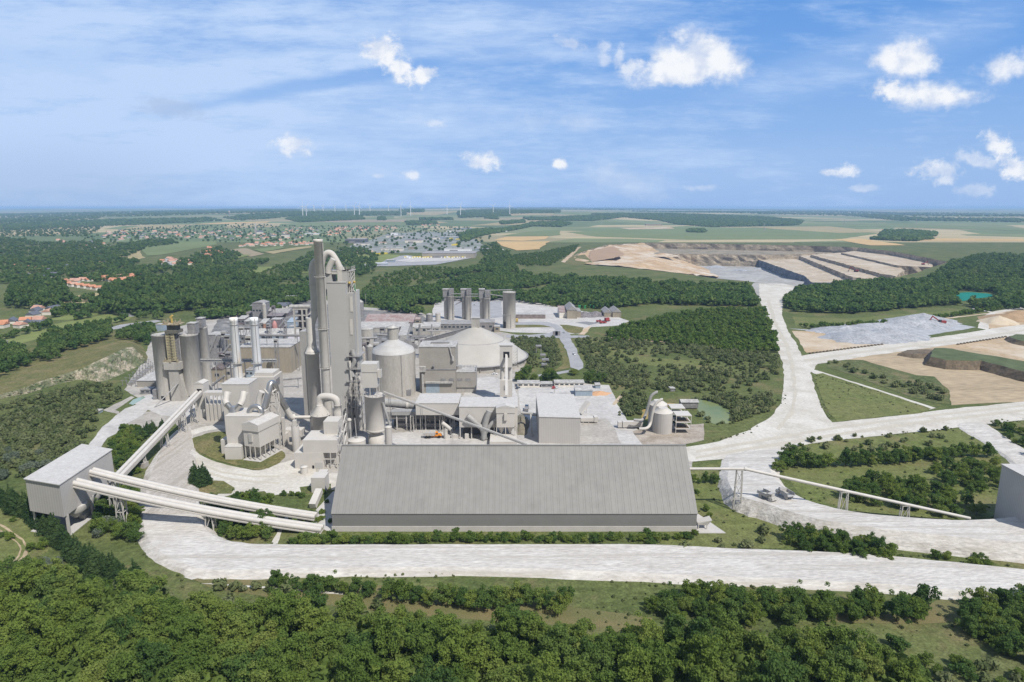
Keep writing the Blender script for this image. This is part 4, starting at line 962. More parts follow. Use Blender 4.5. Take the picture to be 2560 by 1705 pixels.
for x_, y_ in ((1008,735),(1078,722)):
    p = pt('E',x_,y_,YT+5); m = MB(); m.lathe((p[0],p[1]),[(.3,p[2]-.8),(.7,p[2]-.6),(.75,p[2]+.2),(.5,p[2]+.6)],10); P_('yellow_motor', m, YELB, tw)
m = MB(); m.bar(pt('E',1075,760,YT+5),pt('E',1098,860,YT+6),.4); P_('jib', m, GREENP, tw)
# pipes, platforms and hoppers on the lower part of the tower
for i in range(6):
    z = 8+i*7.5; x0, x1 = gx('F',770,YT,z), gx('F',930,YT,z)
    m = MB(); m.box(x0,x1,YT-1.5,YT+12,z,z+.35); rails(m,[(x0,YT-1.5,z+.3),(x1,YT-1.5,z+.3)],1.1,.1); P_('platform', m, STEEL, tw)
for i,(xx,y0_,y1_,r) in enumerate([(800,380,980,.8),(832,250,560,1.3),(862,600,1000,.7),(884,330,620,.9),(905,560,960,1.1),(780,520,900,.6),(925,640,880,.8)]):
    m = MB(); A = pt('F',xx,y0_,YT-.5+i*.6); B = pt('F',xx+random.uniform(-14,14),y1_,YT-.5+i*.6)
    m.tube(catmull([A,(lerp(A,B,.4)[0]+1.2,A[1],lerp(A,B,.4)[2]),(lerp(A,B,.7)[0]-.8,A[1],lerp(A,B,.7)[2]),B],False,4), r, 10); P_('pipe', m, GDUCT if i%2 else W, tw)
for xx, y0_, y1_ in ((838,640,1180),(905,520,1180)):
    A = pt('F',xx,y0_,YT-2.5); B = pt('F',xx,y1_,YT-2.5); trestle(tw,(A[0],A[1],A[2]),max(0,B[2]),2.6,2.2,.28,'stair_lattice',0)
for xx, yy, w_, h_ in ((800,760,26,60),(868,820,30,50),(820,920,40,60),(900,930,30,70),(870,700,22,50)):
    z1_ = gz('F',yy,YT-2); m = MB(); m.box(gx('F',xx-w_/2,YT-2,z1_),gx('F',xx+w_/2,YT-2,z1_),YT-2.2,YT+1,gz('F',yy+h_,YT-2),z1_); P_('hopper_box', m, GDUCT, tw)
# top duct loop
o = thing('gas_duct_loop', 'pale looping gas ducts crowning the preheater tower', 'duct', (b_[0],YT+9,b_[5]))
YL = YT+11
m = MB(); m.tube(catmull([pt('E',x,y,YL) for x,y in [(600,470),(622,390),(660,330),(705,305),(750,322),(790,375),(838,460),(880,560)]],False,5), 1.95, 20); P_('arch_duct', m, W, o)
m = MB(); m.tube([pt('E',x,y,YL-4.5) for x,y in [(775,392),(742,452),(706,520),(700,600)]], 1.7, 18); P_('branch_duct', m, W, o)
m = MB(); m.tube([pt('E',x,y,YL+3) for x,y in [(790,400),(845,470),(905,570)]], 1.8, 18); P_('branch_duct', m, W, o)
# cyclone vessel with goose neck
YG = 352.0
p0 = pt('F',465,985,YG)
o = thing('raw_mill', 'pale round mill vessel with cone top and goose neck duct', 'vessel', (p0[0],YG,0))
zc0, zc1, zc2 = gz('F',975,YG), gz('F',900,YG), gz('F',1165,YG)
R1 = (gx('F',560,YG,zc0)-gx('F',370,YG,zc0))/2
m = MB(); m.lathe((p0[0],YG),[(R1*.98,0),(R1*.98,zc0-1.3),(R1*1.22,zc0-1.2),(R1*1.22,zc0-.5),(R1,zc0-.4),(R1,zc0+.4),(R1*.4,zc1),(R1*.4,zc1+.5)],28); P_('mill_body', m, W, o)
m = MB(); m.tube(catmull([pt('F',x,y,YG+2) for x,y in [(455,915),(453,850),(470,800),(520,788),(590,795),(640,820),(660,860),(664,900)]],False,4), 1.95, 18); P_('goose_neck', m, W, o)
p1 = pt('F',664,890,YG+2)
m = MB(); m.lathe((p1[0],p1[1]),[(2.7,p1[2]-14),(2.7,p1[2]-3.2),(1.9,p1[2]-.4),(2.15,p1[2]-.3),(2.15,p1[2]+.3)],20); P_('drop_hopper', m, W, o)
m = MB(); rails(m,[(p0[0]+R1*1.2*math.cos(a),YG+R1*1.2*math.sin(a),zc0-.5) for a in [i*math.pi/6 for i in range(13)]],1.0,.07,9); P_('railing', m, WSTEEL, o)
m = MB()
for i in range(6):
    z = p1[2]-18+i*4; m.bar((p1[0]+3,YG,z),(p1[0]+5.5,YG,z+1.5),.3); m.bar((p1[0]+5.5,YG,z),(p1[0]+5.5,YG,z+4),.25); m.bar((p1[0]+3,YG,z),(p1[0]+3,YG,z+4),.25)
P_('stair', m, WSTEEL, o)
# ball headed vent
p = pt('F',797,1060,342)
o = thing('vent_pipe', 'dark vent pipe with a white ball head', 'pipe', (p[0],342,0))
m = MB(); m.lathe((p[0],342),[(.95,0),(.95,p[2]-.8)],14); P_('pipe', m, GDUCT, o)
m = MB(); m.lathe((p[0],342),[(.4,p[2]-1.2),(1.2,p[2]-.5),(1.3,p[2]),(1.0,p[2]+.7),(.3,p[2]+1.1)],14); P_('ball_head', m, W, o)
# low white tank by the hall
Yw = 329.0; z1 = gz('F',1320,Yw); x0, x1 = gx('F',757,Yw,z1), gx('F',962,Yw,z1); Rw = (x1-x0)/2; xw = (x0+x1)/2
o = thing('water_tank', 'broad white round tank behind the hall roof', 'tank', (xw,Yw+Rw,0))
m = MB(); m.lathe((xw,Yw+Rw),[(Rw,0),(Rw,z1)],36); P_('tank_body', m, W, o)
m = MB(); m.lathe((xw,Yw+Rw),[(Rw+.1,z1),(Rw*.98,z1+.25),(.5,z1+.9)],36); P_('tank_roof', m, W, o)
m = MB(); m.lathe((xw,Yw+Rw),[(.9,z1+.8),(.9,z1+1.6)],12); m.tube([(xw,Yw+Rw,z1+1.2),(xw-1.2,Yw+Rw+3,z1+11)],.2,6); P_('manhole', m, STEEL, o)
# blending silo with a box house on top
YV = 346.0; z1 = gz('F',800,YV); x0, x1 = gx('F',945,YV,z1), gx('F',1185,YV,z1); Rv = (x1-x0)/2*.97; xv = (x0+x1)/2; zs = gz('F',1190,YV)
o = thing('feed_silo', 'pale round feed silo carrying a tall box house', 'silo', (xv,YV+Rv,0))
m = MB(); m.lathe((xv,YV+Rv),[(Rv,zs),(Rv,z1-.6),(Rv*1.06,z1-.5),(Rv*1.06,z1)],36); P_('silo_wall', m, W, o)
m = MB(); m.lathe((xv,YV+Rv),[(Rv*.8,0),(Rv*.8,zs*.55),(Rv*.62,zs*.6),(Rv*.62,zs+.2)],24); P_('silo_base', m, W, o)
m = MB(); m.lathe((xv,YV+Rv),[(Rv*1.0,zs-1.2),(Rv*1.03,zs-1.0),(Rv*1.03,zs-.2),(Rv,zs)],30); rails(m,[(xv+Rv*math.cos(a),YV+Rv+Rv*math.sin(a),z1) for a in [i*math.pi/8 for i in range(17)]],1.1,.08,9); P_('railing', m, WSTEEL, o)
Yh = YV+1.5; zh0, zh1, zh2 = gz('F',690,Yh), gz('F',510,Yh), gz('F',420,Yh); hx0, hx1 = gx('F',942,Yh,zh1), gx('F',1112,Yh,zh1)
m = MB(); m.box(hx0,hx1,Yh,Yh+7,zh0,zh1); bh_ = P_('box_house', m, W, o)
m = MB(); m.box(hx0-.25,hx1+.25,Yh-.25,Yh+7.25,zh1,zh2); P_('fascia', m, W, bh_)
m = MB(); m.box(hx0-.2,hx1+.2,Yh-.2,Yh+7.2,zh2,zh2+.3); P_('roof_cap', m, WROOF, bh_)
for x in (hx0+.3,(hx0+hx1)/2,hx1-.3):
    for y in (Yh+.3,Yh+6.7): m = MB(); m.bar((x,y,z1),(x,y,zh0),.35); P_('leg', m, WSTEEL, o)
m = MB(); m.box(hx1+.2,hx1+2.2,Yh+1,Yh+4,gz('F',580,Yh),gz('F',490,Yh)); P_('side_box', m, W, o)
m = MB()
for i in range(5):
    z = zh0-3+i*3; m.bar((hx1+.4,Yh+2,z),(hx1+2,Yh+2,z+1.5),.2); m.bar((hx1+2,Yh+2,z),(hx1+2,Yh+2,z+3),.2)
P_('ladder_cage', m, GDUCT, o)
m = MB(); m.tube([pt('F',1185,860,YV+2),pt('F',1215,960,YV+2),pt('F',1272,1130,YV+2)],.75,10); P_('down_pipe', m, GDUCT, o)
Yp_ = 335.0; z1 = gz('F',1155,Yp_); x0,x1 = gx('F',1197,Yp_,z1), gx('F',1280,Yp_,z1); r_=(x1-x0)/2
o = thing('dust_tank', 'slim upright pale tank right of the feed silo', 'tank', ((x0+x1)/2,Yp_+r_,0))
m = MB(); m.lathe(((x0+x1)/2,Yp_+r_),[(r_,0),(r_,z1)],20); P_('tank_body', m, WR, o)
m = MB(); m.lathe(((x0+x1)/2,Yp_+r_),[(r_*1.03,z1),(r_*1.03,z1+.3),(.3,z1+.7)],20); P_('tank_cap', m, W, o)
# long thin belt conveyor from the feed silo to the hall ridge
A = pt('H',500,105,350); Bq = pt('H',2330,775,286)
o = thing('belt_conveyor', 'long thin pale belt conveyor slanting down to the hall roof', 'conveyor', (A[0],A[1],0))
m = MB(); m.bar(A,Bq,1.5,.5); P_('belt_deck', m, WSTEEL, o)
for s in (-1,1): m = MB(); m.bar((A[0]+.3*s,A[1]-.8*s,A[2]+.3),(Bq[0]+.3*s,Bq[1]-.8*s,Bq[2]+.3),.35,.5); P_('side_rail', m, W, o)
for t in (.04,.29,.51):
    p = lerp(A,Bq,t)
    for d in (0,.9): m = MB(); m.bar((p[0]+d,p[1],0),(p[0]+d,p[1],p[2]-.2),.18); P_('leg', m, WSTEEL, o)
# ---- kiln and gallery
KA, KB = pt('H',470,232,386), pt('H',1460,318,386)
o = thing('rotary_kiln', 'long sloping grey rotary kiln tube on piers', 'kiln', (KA[0],386,0))
m = MB(); m.tube([KA,KB],2.5,24); P_('kiln_shell', m, GDUCT, o)
for t in (.34,.8): 
    p = lerp(KA,KB,t); d = Vector(KB)-Vector(KA); d.normalize()
    m = MB(); m.tube([tuple(Vector(p)-d*.7),tuple(Vector(p)+d*.7)],2.95,24); P_('tyre_ring', m, W, o)
    m = MB(); m.box(p[0]-1.6,p[0]+1.6,384.5,388,0,p[2]-2.6); P_('pier', m, PLINTH, o)
Yg = 374.0
o = thing('cooler_gallery', 'dark elevated gallery running under the kiln', 'gallery', (gx('H',1000,Yg),Yg,0))
z0, z1 = gz('H',395,Yg), gz('H',352,Yg); x0, x1 = gx('H',600,Yg,z1), gx('H',1450,Yg,z1)
m = MB(); m.box(x0,x1,Yg,Yg+6,z0,z1); P_('upper_deck', m, GDUCT, o)
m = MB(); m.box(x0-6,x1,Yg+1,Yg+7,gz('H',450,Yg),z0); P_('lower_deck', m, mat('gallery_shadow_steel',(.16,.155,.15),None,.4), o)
m = MB(); rails(m,[(x0,Yg,z1),(x1,Yg,z1)],1.1,.1); P_('railing', m, STEEL, o)
for i in range(7):
    x = x0+(x1-x0)*(i+.5)/7; m = MB(); m.bar((x,Yg+1,0),(x,Yg+1,z0),.7); P_('column', m, PLINTH, o)
for xx in (862,1232):
    x = gx('H',xx,Yg-2,6); trestle(o,(x,Yg-2,gz('H',400,Yg-2)),0,1.8,1.8,.25,'ladder_tower',0)
Yz = 380.0
o = thing('cooler_hall', 'open fronted cooler hall wall with a row of arched openings under the kiln gallery', 'hall', (gx('H',950,Yz),Yz,0))
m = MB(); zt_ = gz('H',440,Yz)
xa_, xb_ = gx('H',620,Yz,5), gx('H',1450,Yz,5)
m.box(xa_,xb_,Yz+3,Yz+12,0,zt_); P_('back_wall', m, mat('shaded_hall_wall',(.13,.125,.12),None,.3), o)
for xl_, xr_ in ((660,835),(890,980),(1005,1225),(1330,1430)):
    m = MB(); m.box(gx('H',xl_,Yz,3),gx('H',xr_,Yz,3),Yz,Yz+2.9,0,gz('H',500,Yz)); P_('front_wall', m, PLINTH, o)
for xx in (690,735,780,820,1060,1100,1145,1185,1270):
    x = gx('H',xx,Yz,9); z = gz('H',470,Yz); m = MB(); m.box(x-1.1,x+1.1,Yz+2.9,Yz+3.4,z-1.2,z+.5); m.lathe((x,Yz+3.15),[(1.1,z+.5),(.8,z+1.0),(.3,z+1.2)],10); P_('skylight', m, W, o)
# mill house and its feed bins (pale, right of centre)
Ym = Yp(1098)
o = thing('mill_house', 'pale mill house on columns with V shaped chutes', 'building', (gx('H',1800,Ym),Ym,0))
z1, z0 = gz('H',293,Ym), gz('H',548,Ym); x0, x1 = gx('H',1455,Ym,z1), gx('H',2195,Ym,z1)
m = MB(); m.box(x0,x1,Ym,Ym+19,z0,z1); P_('wall', m, W, o)
m = MB(); m.box(x0-.2,x1+.2,Ym-.2,Ym+19.2,z1,z1+.4); P_('roof', m, WROOF, o)
for i in range(6):
    x = x0+.4+(x1-x0-.8)*i/5
    for y in (Ym+.4,Ym+18): m = MB(); m.bar((x,y,0),(x,y,z0),.6); P_('column', m, WSTEEL, o)
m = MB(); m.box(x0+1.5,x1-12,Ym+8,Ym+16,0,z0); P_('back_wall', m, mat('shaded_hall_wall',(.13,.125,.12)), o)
for pts, r in (([(1560,400),(1640,470),(1740,560),(1770,640)],1.5),([(1840,340),(1800,450),(1775,560),(1770,690)],1.7),([(2040,385),(1940,430),(1850,520),(1790,620)],1.1)):
    m = MB(); m.tube(catmull([pt('H',x,y,Ym-1.8) for x,y in pts],False,4),r,14); P_('chute', m, GDUCT, o)
m = MB(); p = pt('H',1770,700,Ym-1.8); m.lathe((p[0],p[1]),[(1.7,0),(2.0,p[2]+1),(1.3,p[2]+2.4)],4); P_('chute_boot', m, GDUCT, o)
Yn = Ym-5
fbh = thing('feed_bin_house', 'pale gabled bin house with pointed hoppers at the corner of the mill house', 'building', (gx('H',2040,Yn),Yn,0))
z2, z3, z4 = gz('H',300,Yn), gz('H',368,Yn), gz('H',548,Yn); x0, x1 = gx('H',1922,Yn,z2), gx('H',2165,Yn,z2)
m = MB(); m.box(x0+.3,x1-.3,Yn,Yn+4.8,z4,z3); P_('wall', m, W, fbh)
m = MB(); m.box(x0,x1,Yn-.3,Yn+4.8,z3,z2); P_('fascia', m, W, fbh)
m = MB(); m.gable(x0,x1,Yn-.3,Yn+4.8,z2,1.5,'y',.1); P_('roof', m, WROOF, fbh)
for i in range(2):
    x = x0+(x1-x0)*(.27+.46*i); m = MB(); m.lathe((x,Yn+2.4),[(.3,z4-4.2),(2.3,z4)],4); P_('hopper', m, W, fbh)
for x in (x0+.3,(x0+x1)/2,x1-.3): m = MB(); m.bar((x,Yn+.2,0),(x,Yn+.2,z4),.4); P_('stilt', m, WSTEEL, fbh)
m = MB(); m.box(gx('H',2025,Yn,z3),gx('H',2065,Yn,z3),Yn-1.2,Yn,gz('H',455,Yn),gz('H',370,Yn)); P_('junction_box', m, W, fbh)
m = MB()
for i in range(4): m.bar((x1+.2,Yn+1+i,z4*i/4),(x1+.2,Yn+4.5,z4*(i+1)/4),.2)
m.bar((x1+.4,Yn+.5,0),(x1+.4,Yn+.5,z4),.2); m.bar((x1+.4,Yn+4.5,0),(x1+.4,Yn+4.5,z4),.2)
P_('ladder_tower', m, WSTEEL, fbh)
Yn2 = Ym+10
o = thing('cooler_roof_building', 'long low pale building behind the kiln', 'building', (gx('H',1180,Yn2),Yn2,0))
z1 = gz('H',247,Yn2); x0, x1 = gx('H',905,Yn2,z1), gx('H',1452,Yn2,z1)
m = MB(); m.box(x0,x1,Yn2,Yn2+20,z1-7,z1); P_('wall', m, W, o)
m = MB(); m.box(x0-.2,x1-.2,Yn2-.2,Yn2+20.2,z1,z1+.35); P_('roof', m, WROOF, o)
for i in range(5):
    x = x0+.6+(x1-x0-1.4)*i/4; m = MB(); m.bar((x,Yn2+12,0),(x,Yn2+12,z1-7),.6); P_('column', m, WSTEEL, o)
# small items on the yard in front
for lab,k,x,y,w,d,h in (('small pale skip beside the mill house columns','H',1405,690,4,2.5,2.2),('pale cabinet by the mill house columns','H',1553,700,2.2,2,3),):
    p = g(k,x,y); o = thing('equipment_box',lab,'box',(p[0],p[1],0)); m = MB(); m.box(p[0]-w/2,p[0]+w/2,p[1],p[1]+d,.25,h); P_('cabinet', m, W, o); m = MB(); m.box(p[0]-w/2-.15,p[0]+w/2+.15,p[1]-.15,p[1]+d+.15,0,.25); P_('plinth', m, PLINTH, o)
p = pt('H',1300,690,360); o = thing('vent_elbow','pale bent vent with black bands beside the orange truck','duct',(p[0],360,0))
m = MB(); m.tube(catmull([pt('H',x,y,360) for x,y in [(1290,690),(1285,600),(1300,565)]],False,4),1.2,12); P_('riser', m, W, o)
m = MB(); m.tube([pt('H',x,y,360) for x,y in [(1240,490),(1290,525),(1350,575)]],1.1,12); P_('pipe', m, W, o)
o = tag(MB().box(gx('H',1848,352,2),gx('H',2185,352,2),Yp(1116)-3,Yp(1116)+10,0,gz('H',730,Yp(1116)-3)).build('low_store', W), 'low pale flat store half hidden by the hall ridge', 'building')
# ---- right transfer tower
YR = 432.0
z1, z2, z3, z4 = gz('G',828,YR), gz('G',1105,YR), gz('G',1270,YR), 0
x0, x1 = gx('G',1968,YR,z1), gx('G',2130,YR,z1)
o = thing('transfer_tower', 'slim pale transfer tower in front of the big dome', 'tower', ((x0+x1)/2,YR,0))
m = MB(); m.box(x0,x1,YR,YR+8,z2,z1-.3); P_('head_box', m, W, o)
m = MB(); m.box(x0-.3,x1+.3,YR-.3,YR+8.3,z1-.3,z1+.3); P_('roof', m, WROOF, o)
m = MB(); m.box(gx('G',2015,YR,z1),gx('G',2092,YR,z1),YR-.08,YR+.3,gz('G',982,YR),gz('G',907,YR)); P_('opening', m, DARK, o)
for x in (x0+1.6,x1-1.6): m = MB(); m.lathe((x,YR+3),[(1.3,z3-.2),(1.3,z2+.1)],14); P_('round_leg', m, W, o)
m = MB(); m.box(x0+.1,x1-.1,YR+.2,YR+8,0,z3); P_('base_block', m, W, o)
m = MB(); m.box(gx('G',2022,YR,z1),gx('G',2036,YR,z1),YR-.02,YR+.3,gz('G',1393,YR),gz('G',1335,YR)); P_('door', m, GREYW, o)
m = MB(); n=6
for i in range(n):
    za = z2+(z1-z2)*i/n*.8; m.bar((x1+.4,YR+2,za),(x1+3.2,YR+2,za+3),.2); m.bar((x1+3.2,YR+2,za),(x1+3.2,YR+2,za+4),.2); m.bar((x1+.4,YR+2,za),(x1+3.2,YR+2,za),.2)
P_('stair_frame', m, WSTEEL, o)
A = pt('G',2052,945,YR-.3); B = (gx('G',2052,Ym+16,z1), Ym+16, gz('G',1465,Ym+16))
o = thing('drop_conveyor', 'thin white conveyor dropping from the transfer tower opening to the mill house roof', 'conveyor', (B[0],B[1],B[2]))
m = MB(); m.bar(A,B,1.3,.9); P_('casing', m, W, o)
m = MB(); m.bar((A[0]+.9,A[1],A[2]-.6),(B[0]+.9,B[1],B[2]-.1),.35,.3); P_('walkway', m, WSTEEL, o)
# ---- ribbed box building
zk = gz('J',445,Yp(1109))
Yk0 = Yp(1109); zk = Zp(1042,Yk0)
rg = [(Xp(1348,Yk0,zk),Yk0+.6),(Xp(1451,Yk0,zk),Yk0-1.2),(Xp(1434,Yp(986,zk),zk),Yp(986,zk)),(Xp(1340,Yp(983,zk),zk),Yp(983,zk))]
cen = (sum(p[0] for p in rg)/4, sum(p[1] for p in rg)/4)
o = thing('ribbed_box_building', 'big pale ribbed box building right of the mill house', 'building', (*cen,0))
m = MB(); m.quadprism(rg,0,zk-.3); P_('wall', m, WR, o)
m = MB(); m.quadprism([lerp(p,cen,-.012) for p in rg],zk-.3,zk); P_('roof', m, WROOF, o)
xL = rg[0][0]
o = thing('pipe_bridge', 'dark pipe bridge on a post left of the ribbed box building', 'pipe bridge', (xL-10,Yk0+18,0))
YB = Yp(1103)+8
m = MB(); m.tube([pt('J',270,400,YB+12),pt('J',375,408,YB+12),pt('J',440,425,YB+10)],.9,10); P_('pipe', m, GDUCT, o)
m = MB(); m.bar(pt('J',378,420,YB+11),(gx('J',395,YB,0),YB,0),.9); P_('post', m, GDUCT, o)
o = thing('feeder', 'pale low conveyor feeder right of the ribbed box building', 'feeder', (rg[1][0]+4,Yk0+26,0))
Yf = gY('J',515)
m = MB(); m.box(gx('J',925,Yf,2),gx('J',1075,Yf,2),Yf,Yf+4,1.0,gz('J',460,Yf)); P_('casing', m, W, o)
m = MB(); m.box(gx('J',1070,Yf,2),gx('J',1110,Yf,2),Yf-.3,Yf+4.3,.8,gz('J',455,Yf)+.4); P_('end_box', m, W, o)
for x_ in (950,1010,1090): m = MB(); x = gx('J',x_,Yf,0); m.bar((x,Yf+.5,0),(x,Yf+.5,1.2),.5); P_('leg', m, WSTEEL, o)
p = g('J',925,420); o = thing('tilted_chute','pale tilted chute behind the ribbed box building','chute',(p[0],p[1],0))
m = MB(); m.bar((p[0]-1,p[1],1),(p[0]+5,p[1]+4,7.5),4.2,1.2); P_('trough', m, W, o)
m = MB(); m.bar((p[0]+4,p[1]+4,0),(p[0]+4,p[1]+4,6.5),.4); P_('prop', m, WSTEEL, o)
Yf2 = gY('J',572)
o = thing('container_train', 'pair of long pale box containers beside the twin silos', 'container', (gx('J',1450,Yf2),Yf2,0))
m = MB(); m.box(gx('J',1330,Yf2,2),gx('J',1372,Yf2,2),Yf2,Yf2+3.2,.7,gz('J',502,Yf2)); P_('head_box', m, W, o)
m = MB(); m.box(gx('J',1380,Yf2,2),gx('J',1600,Yf2,2),Yf2,Yf2+3.2,.7,gz('J',500,Yf2)); P_('long_box', m, W, o)
for x_ in (1345,1400,1480,1560): m = MB(); x = gx('J',x_,Yf2,0); m.box(x-.4,x+.4,Yf2+.3,Yf2+2.9,0,.7); P_('foot', m, GDUCT, o)
# ---- twin white silos
for i,(xl_,xr_,ycyl,yap,yb_,lab) in enumerate([(1712,1922,395,325,640,'front one of the twin white silos with cone tops'),(1663,1862,310,245,585,'rear one of the twin white silos with cone tops')]):
    Yb_ = gY('J',yb_); r0 = 6.0; z1 = gz('J',ycyl-10,Yb_+r0); X0, X1 = gx('J',xl_,Yb_+r0,z1), gx('J',xr_,Yb_+r0,z1); r0=(X1-X0)/2; xc_=(X0+X1)/2
    zt_ = gz('J',yap+18,Yb_+r0)
    o = thing('lime_silo', lab, 'silo', (xc_,Yb_+r0,0))
    m = MB(); m.lathe((xc_,Yb_+r0),[(r0,0),(r0,z1)],32); P_('silo_wall', m, WR, o)
    m = MB(); m.lathe((xc_,Yb_+r0),[(r0*1.02,z1),(r0*.5,zt_-.3),(r0*.48,zt_)],32); P_('silo_roof', m, W, o)
    pts = [(1560,575),(1640,568),(1680,520),(1700,420),(1735,310),(1790,262),(1815,255)] if i==0 else [(1500,478),(1590,478),(1625,430),(1660,320),(1690,220),(1740,180),(1760,176)]
    m = MB(); YY = Yb_+r0-2; m.tube(catmull([pt('J',x,y,YY if j>1 else Yb_-1) for j,(x,y) in enumerate(pts)],False,4),.85,12); P_('fill_pipe', m, GDUCT if i else W, o)
# tray rack by the pond
for i,(xl_,xr_,yt_,yb_) in enumerate([(1960,2130,405,610),(1905,2060,325,510)]):
    Yb_ = gY('J',yb_)-3; x0, x1 = gx('J',xl_,Yb_,8), gx('J',xr_,Yb_,8); zt_ = gz('J',yt_+25,Yb_)
    o = thing('settling_rack', 'three tiered pale settling rack beside the twin silos, the %s one' % ('nearer' if i==0 else 'farther'), 'rack', ((x0+x1)/2,Yb_+5,0), 'settling racks by the pond')
    for k in range(3):
        z = zt_*(1-k*.36); m = MB(); m.box(x0,x1,Yb_,Yb_+9,z-.5,z); P_('tray', m, W, o)
        if k: m = MB(); m.box(x0+.8,x1-.8,Yb_+.8,Yb_+8.2,z+.02,z+.12); P_('bed', m, EARTH, o)
    for x in (x0+.2,x1-.2):
        for y in (Yb_+.2,Yb_+8.8): m = MB(); m.bar((x,y,0),(x,y,zt_-.5),.3); P_('leg', m, WSTEEL, o)
p = g('J',2110,360); o = thing('pond_hut','small grey roofed hut on the bank of the green pond','hut',(p[0],p[1],0))
m = MB(); m.box(p[0]-5.5,p[0]+5.5,p[1],p[1]+7,.6,4.6); P_('wall', m, GREYW, o)
m = MB(); m.gable(p[0]-5.5,p[0]+5.5,p[1],p[1]+7,4.6,1.2,'x',.5); P_('roof', m, LIGHTR, o)
for s in (-4.5,4.5): m = MB(); m.bar((p[0]+s,p[1]+.4,-.1),(p[0]+s,p[1]+.4,.8),.5); P_('pile', m, BARK, o)
# ---- right conveyor and box building
zc_ = 19.0; Yc_ = Yp(1278)
A = (xr-1.0, Yc_+1, Zp(1172,Yc_+1)); B = (Xp(1862,Yc_+1,A[2]),Yc_+1,Zp(1172,Yc_+1)); C_ = g('X',2425,1296,2.0)
o = thing('reclaim_conveyor', 'long white tube conveyor from the right end of the hall over the ramp', 'conveyor', (B[0],B[1],0))
m = MB(); m.tube([A,B],.62,14); P_('level_tube', m, WDUCT, o)
m = MB(); m.tube([lerp(B,C_,i/10) for i in range(11)],.66,14); P_('sloping_tube', m, WDUCT, o)
m = MB(); m.tube([lerp(B,C_,-.004),lerp(B,C_,.006)],.85,14); P_('elbow_band', m, W, o)
trestle(o,(B[0]-2.2,B[1],B[2]-.6),0,2.4,1.2,.3)
for t in (.45,.72): p = lerp(B,C_,t); trestle(o,(p[0],p[1],p[2]-.6),0,2.8,1.3,.3)
zb1 = 24.6; xB, YB0, YB1 = Xp(2560,Yp(1187,zb1),zb1)-.5, Yp(1187,zb1)-30, Yp(1160,zb1)
o = thing('end_box_building', 'tall pale ribbed box building cut by the right edge', 'building', (xB+12,YB0+20,0))
m = MB(); m.box(xB,xB+30,YB0+16,YB1,0,zb1-.3); P_('wall', m, WR, o)
m = MB(); m.box(xB-.3,xB+30.3,YB0+15.7,YB1+.3,zb1-.3,zb1); P_('roof', m, WROOF, o)
# ================================================================ older works
def old(name, lab, k, xl, xr, yt, yb, dp, wm=GREYW, rm=LIGHTR, roof='flat', rh=2.0, win=0, Y=None, band=False, grp=None):
    Y = Y or gY(k,yb); z1 = gz(k,yt,Y); x0, x1 = gx(k,xl,Y,z1), gx(k,xr,Y,z1)
    o = thing(name, lab, 'building', ((x0+x1)/2,Y+dp/2,0), grp)
    m = MB(); m.box(x0,x1,Y,Y+dp,0,z1); P_('wall', m, wm, o)
    m = MB()
    if roof == 'flat': m.box(x0-.3,x1+.3,Y-.3,Y+dp+.3,z1,z1+.45)
    elif roof == 'mono': m.hexa([(x0-.3,Y-.3,z1),(x1+.3,Y-.3,z1),(x1+.3,Y+dp,z1+rh-.3),(x0-.3,Y+dp,z1+rh-.3),(x0-.3,Y-.3,z1+.3),(x1+.3,Y-.3,z1+.3),(x1+.3,Y+dp,z1+rh),(x0-.3,Y+dp,z1+rh)])
    else: m.gable(x0,x1,Y,Y+dp,z1,rh,roof,.4)
    P_('roof', m, rm, o)
    for i in range(win):
        x = x0+(x1-x0)*(i+.5)/win; w = min(1.6,(x1-x0)/win*.32); h = min(2.2, z1*.3)
        m = MB(); m.box(x-w-.2,x+w+.2,Y-.06,Y+.2,z1*.45-.2,z1*.45+h+.2); wf_ = P_('window', m, STEEL, o); m = MB(); m.box(x-w,x+w,Y-.12,Y+.1,z1*.45,z1*.45+h); P_('pane', m, GLASS, wf_)
    if band:
        m = MB(); m.box(x0-.05,x1+.05,Y-.1,Y+.2,z1*.62,z1*.7); P_('window_band', m, GLASS, o)
    return o, x0, x1, Y, z1
# white chimneys
for i,(xt,yt_,xb,yb_,lab,mt) in enumerate([(1233,410,1282,1065,'left one of the two white chimneys, with rusty streaks',RUSTST),(1456,410,1493,1030,'right one of the two white chimneys, clean white',CHIMW)]):
    Y = 432.0; z1 = gz('B',yt_,Y); X = gx('B',xt,Y,z1); r1 = 42/4.355/1650*(Y*CT+70*ST)*.98
    o = thing('white_chimney', lab, 'chimney', (X,Y,0))
    m = MB(); m.lathe((X,Y),[(r1*1.18,0),(r1,z1-2.4),(r1*1.06,z1-2.2),(r1*1.06,z1),(r1*.8,z1),(r1*.75,z1-3)],28,caps=False); P_('shaft', m, mt, o)
    m = MB(); m.lathe((X,Y),[(r1*1.04,z1-5),(r1*1.14,z1-4.9),(r1*1.14,z1-4.3),(r1*1.04,z1-4.2)],28,caps=False); P_('steel_band', m, STEEL, o)
    z = gz('B',900,Y); m = MB(); m.lathe((X,Y),[(r1*1.06,z-.6),(r1*1.6,z-.4),(r1*1.6,z),(r1*1.06,z+.1)],28,caps=False); rails(m,[(X+r1*1.55*math.cos(a),Y+r1*1.55*math.sin(a),z) for a in [j*math.pi/6 for j in range(13)]],1.2,.1,9); P_('platform', m, GDUCT, o)
    m = MB(); m.bar((X+r1*.6,Y-r1*1.05,0),(X+r1*.6,Y-r1*.95,z1),.25); P_('ladder', m, STEEL, o)
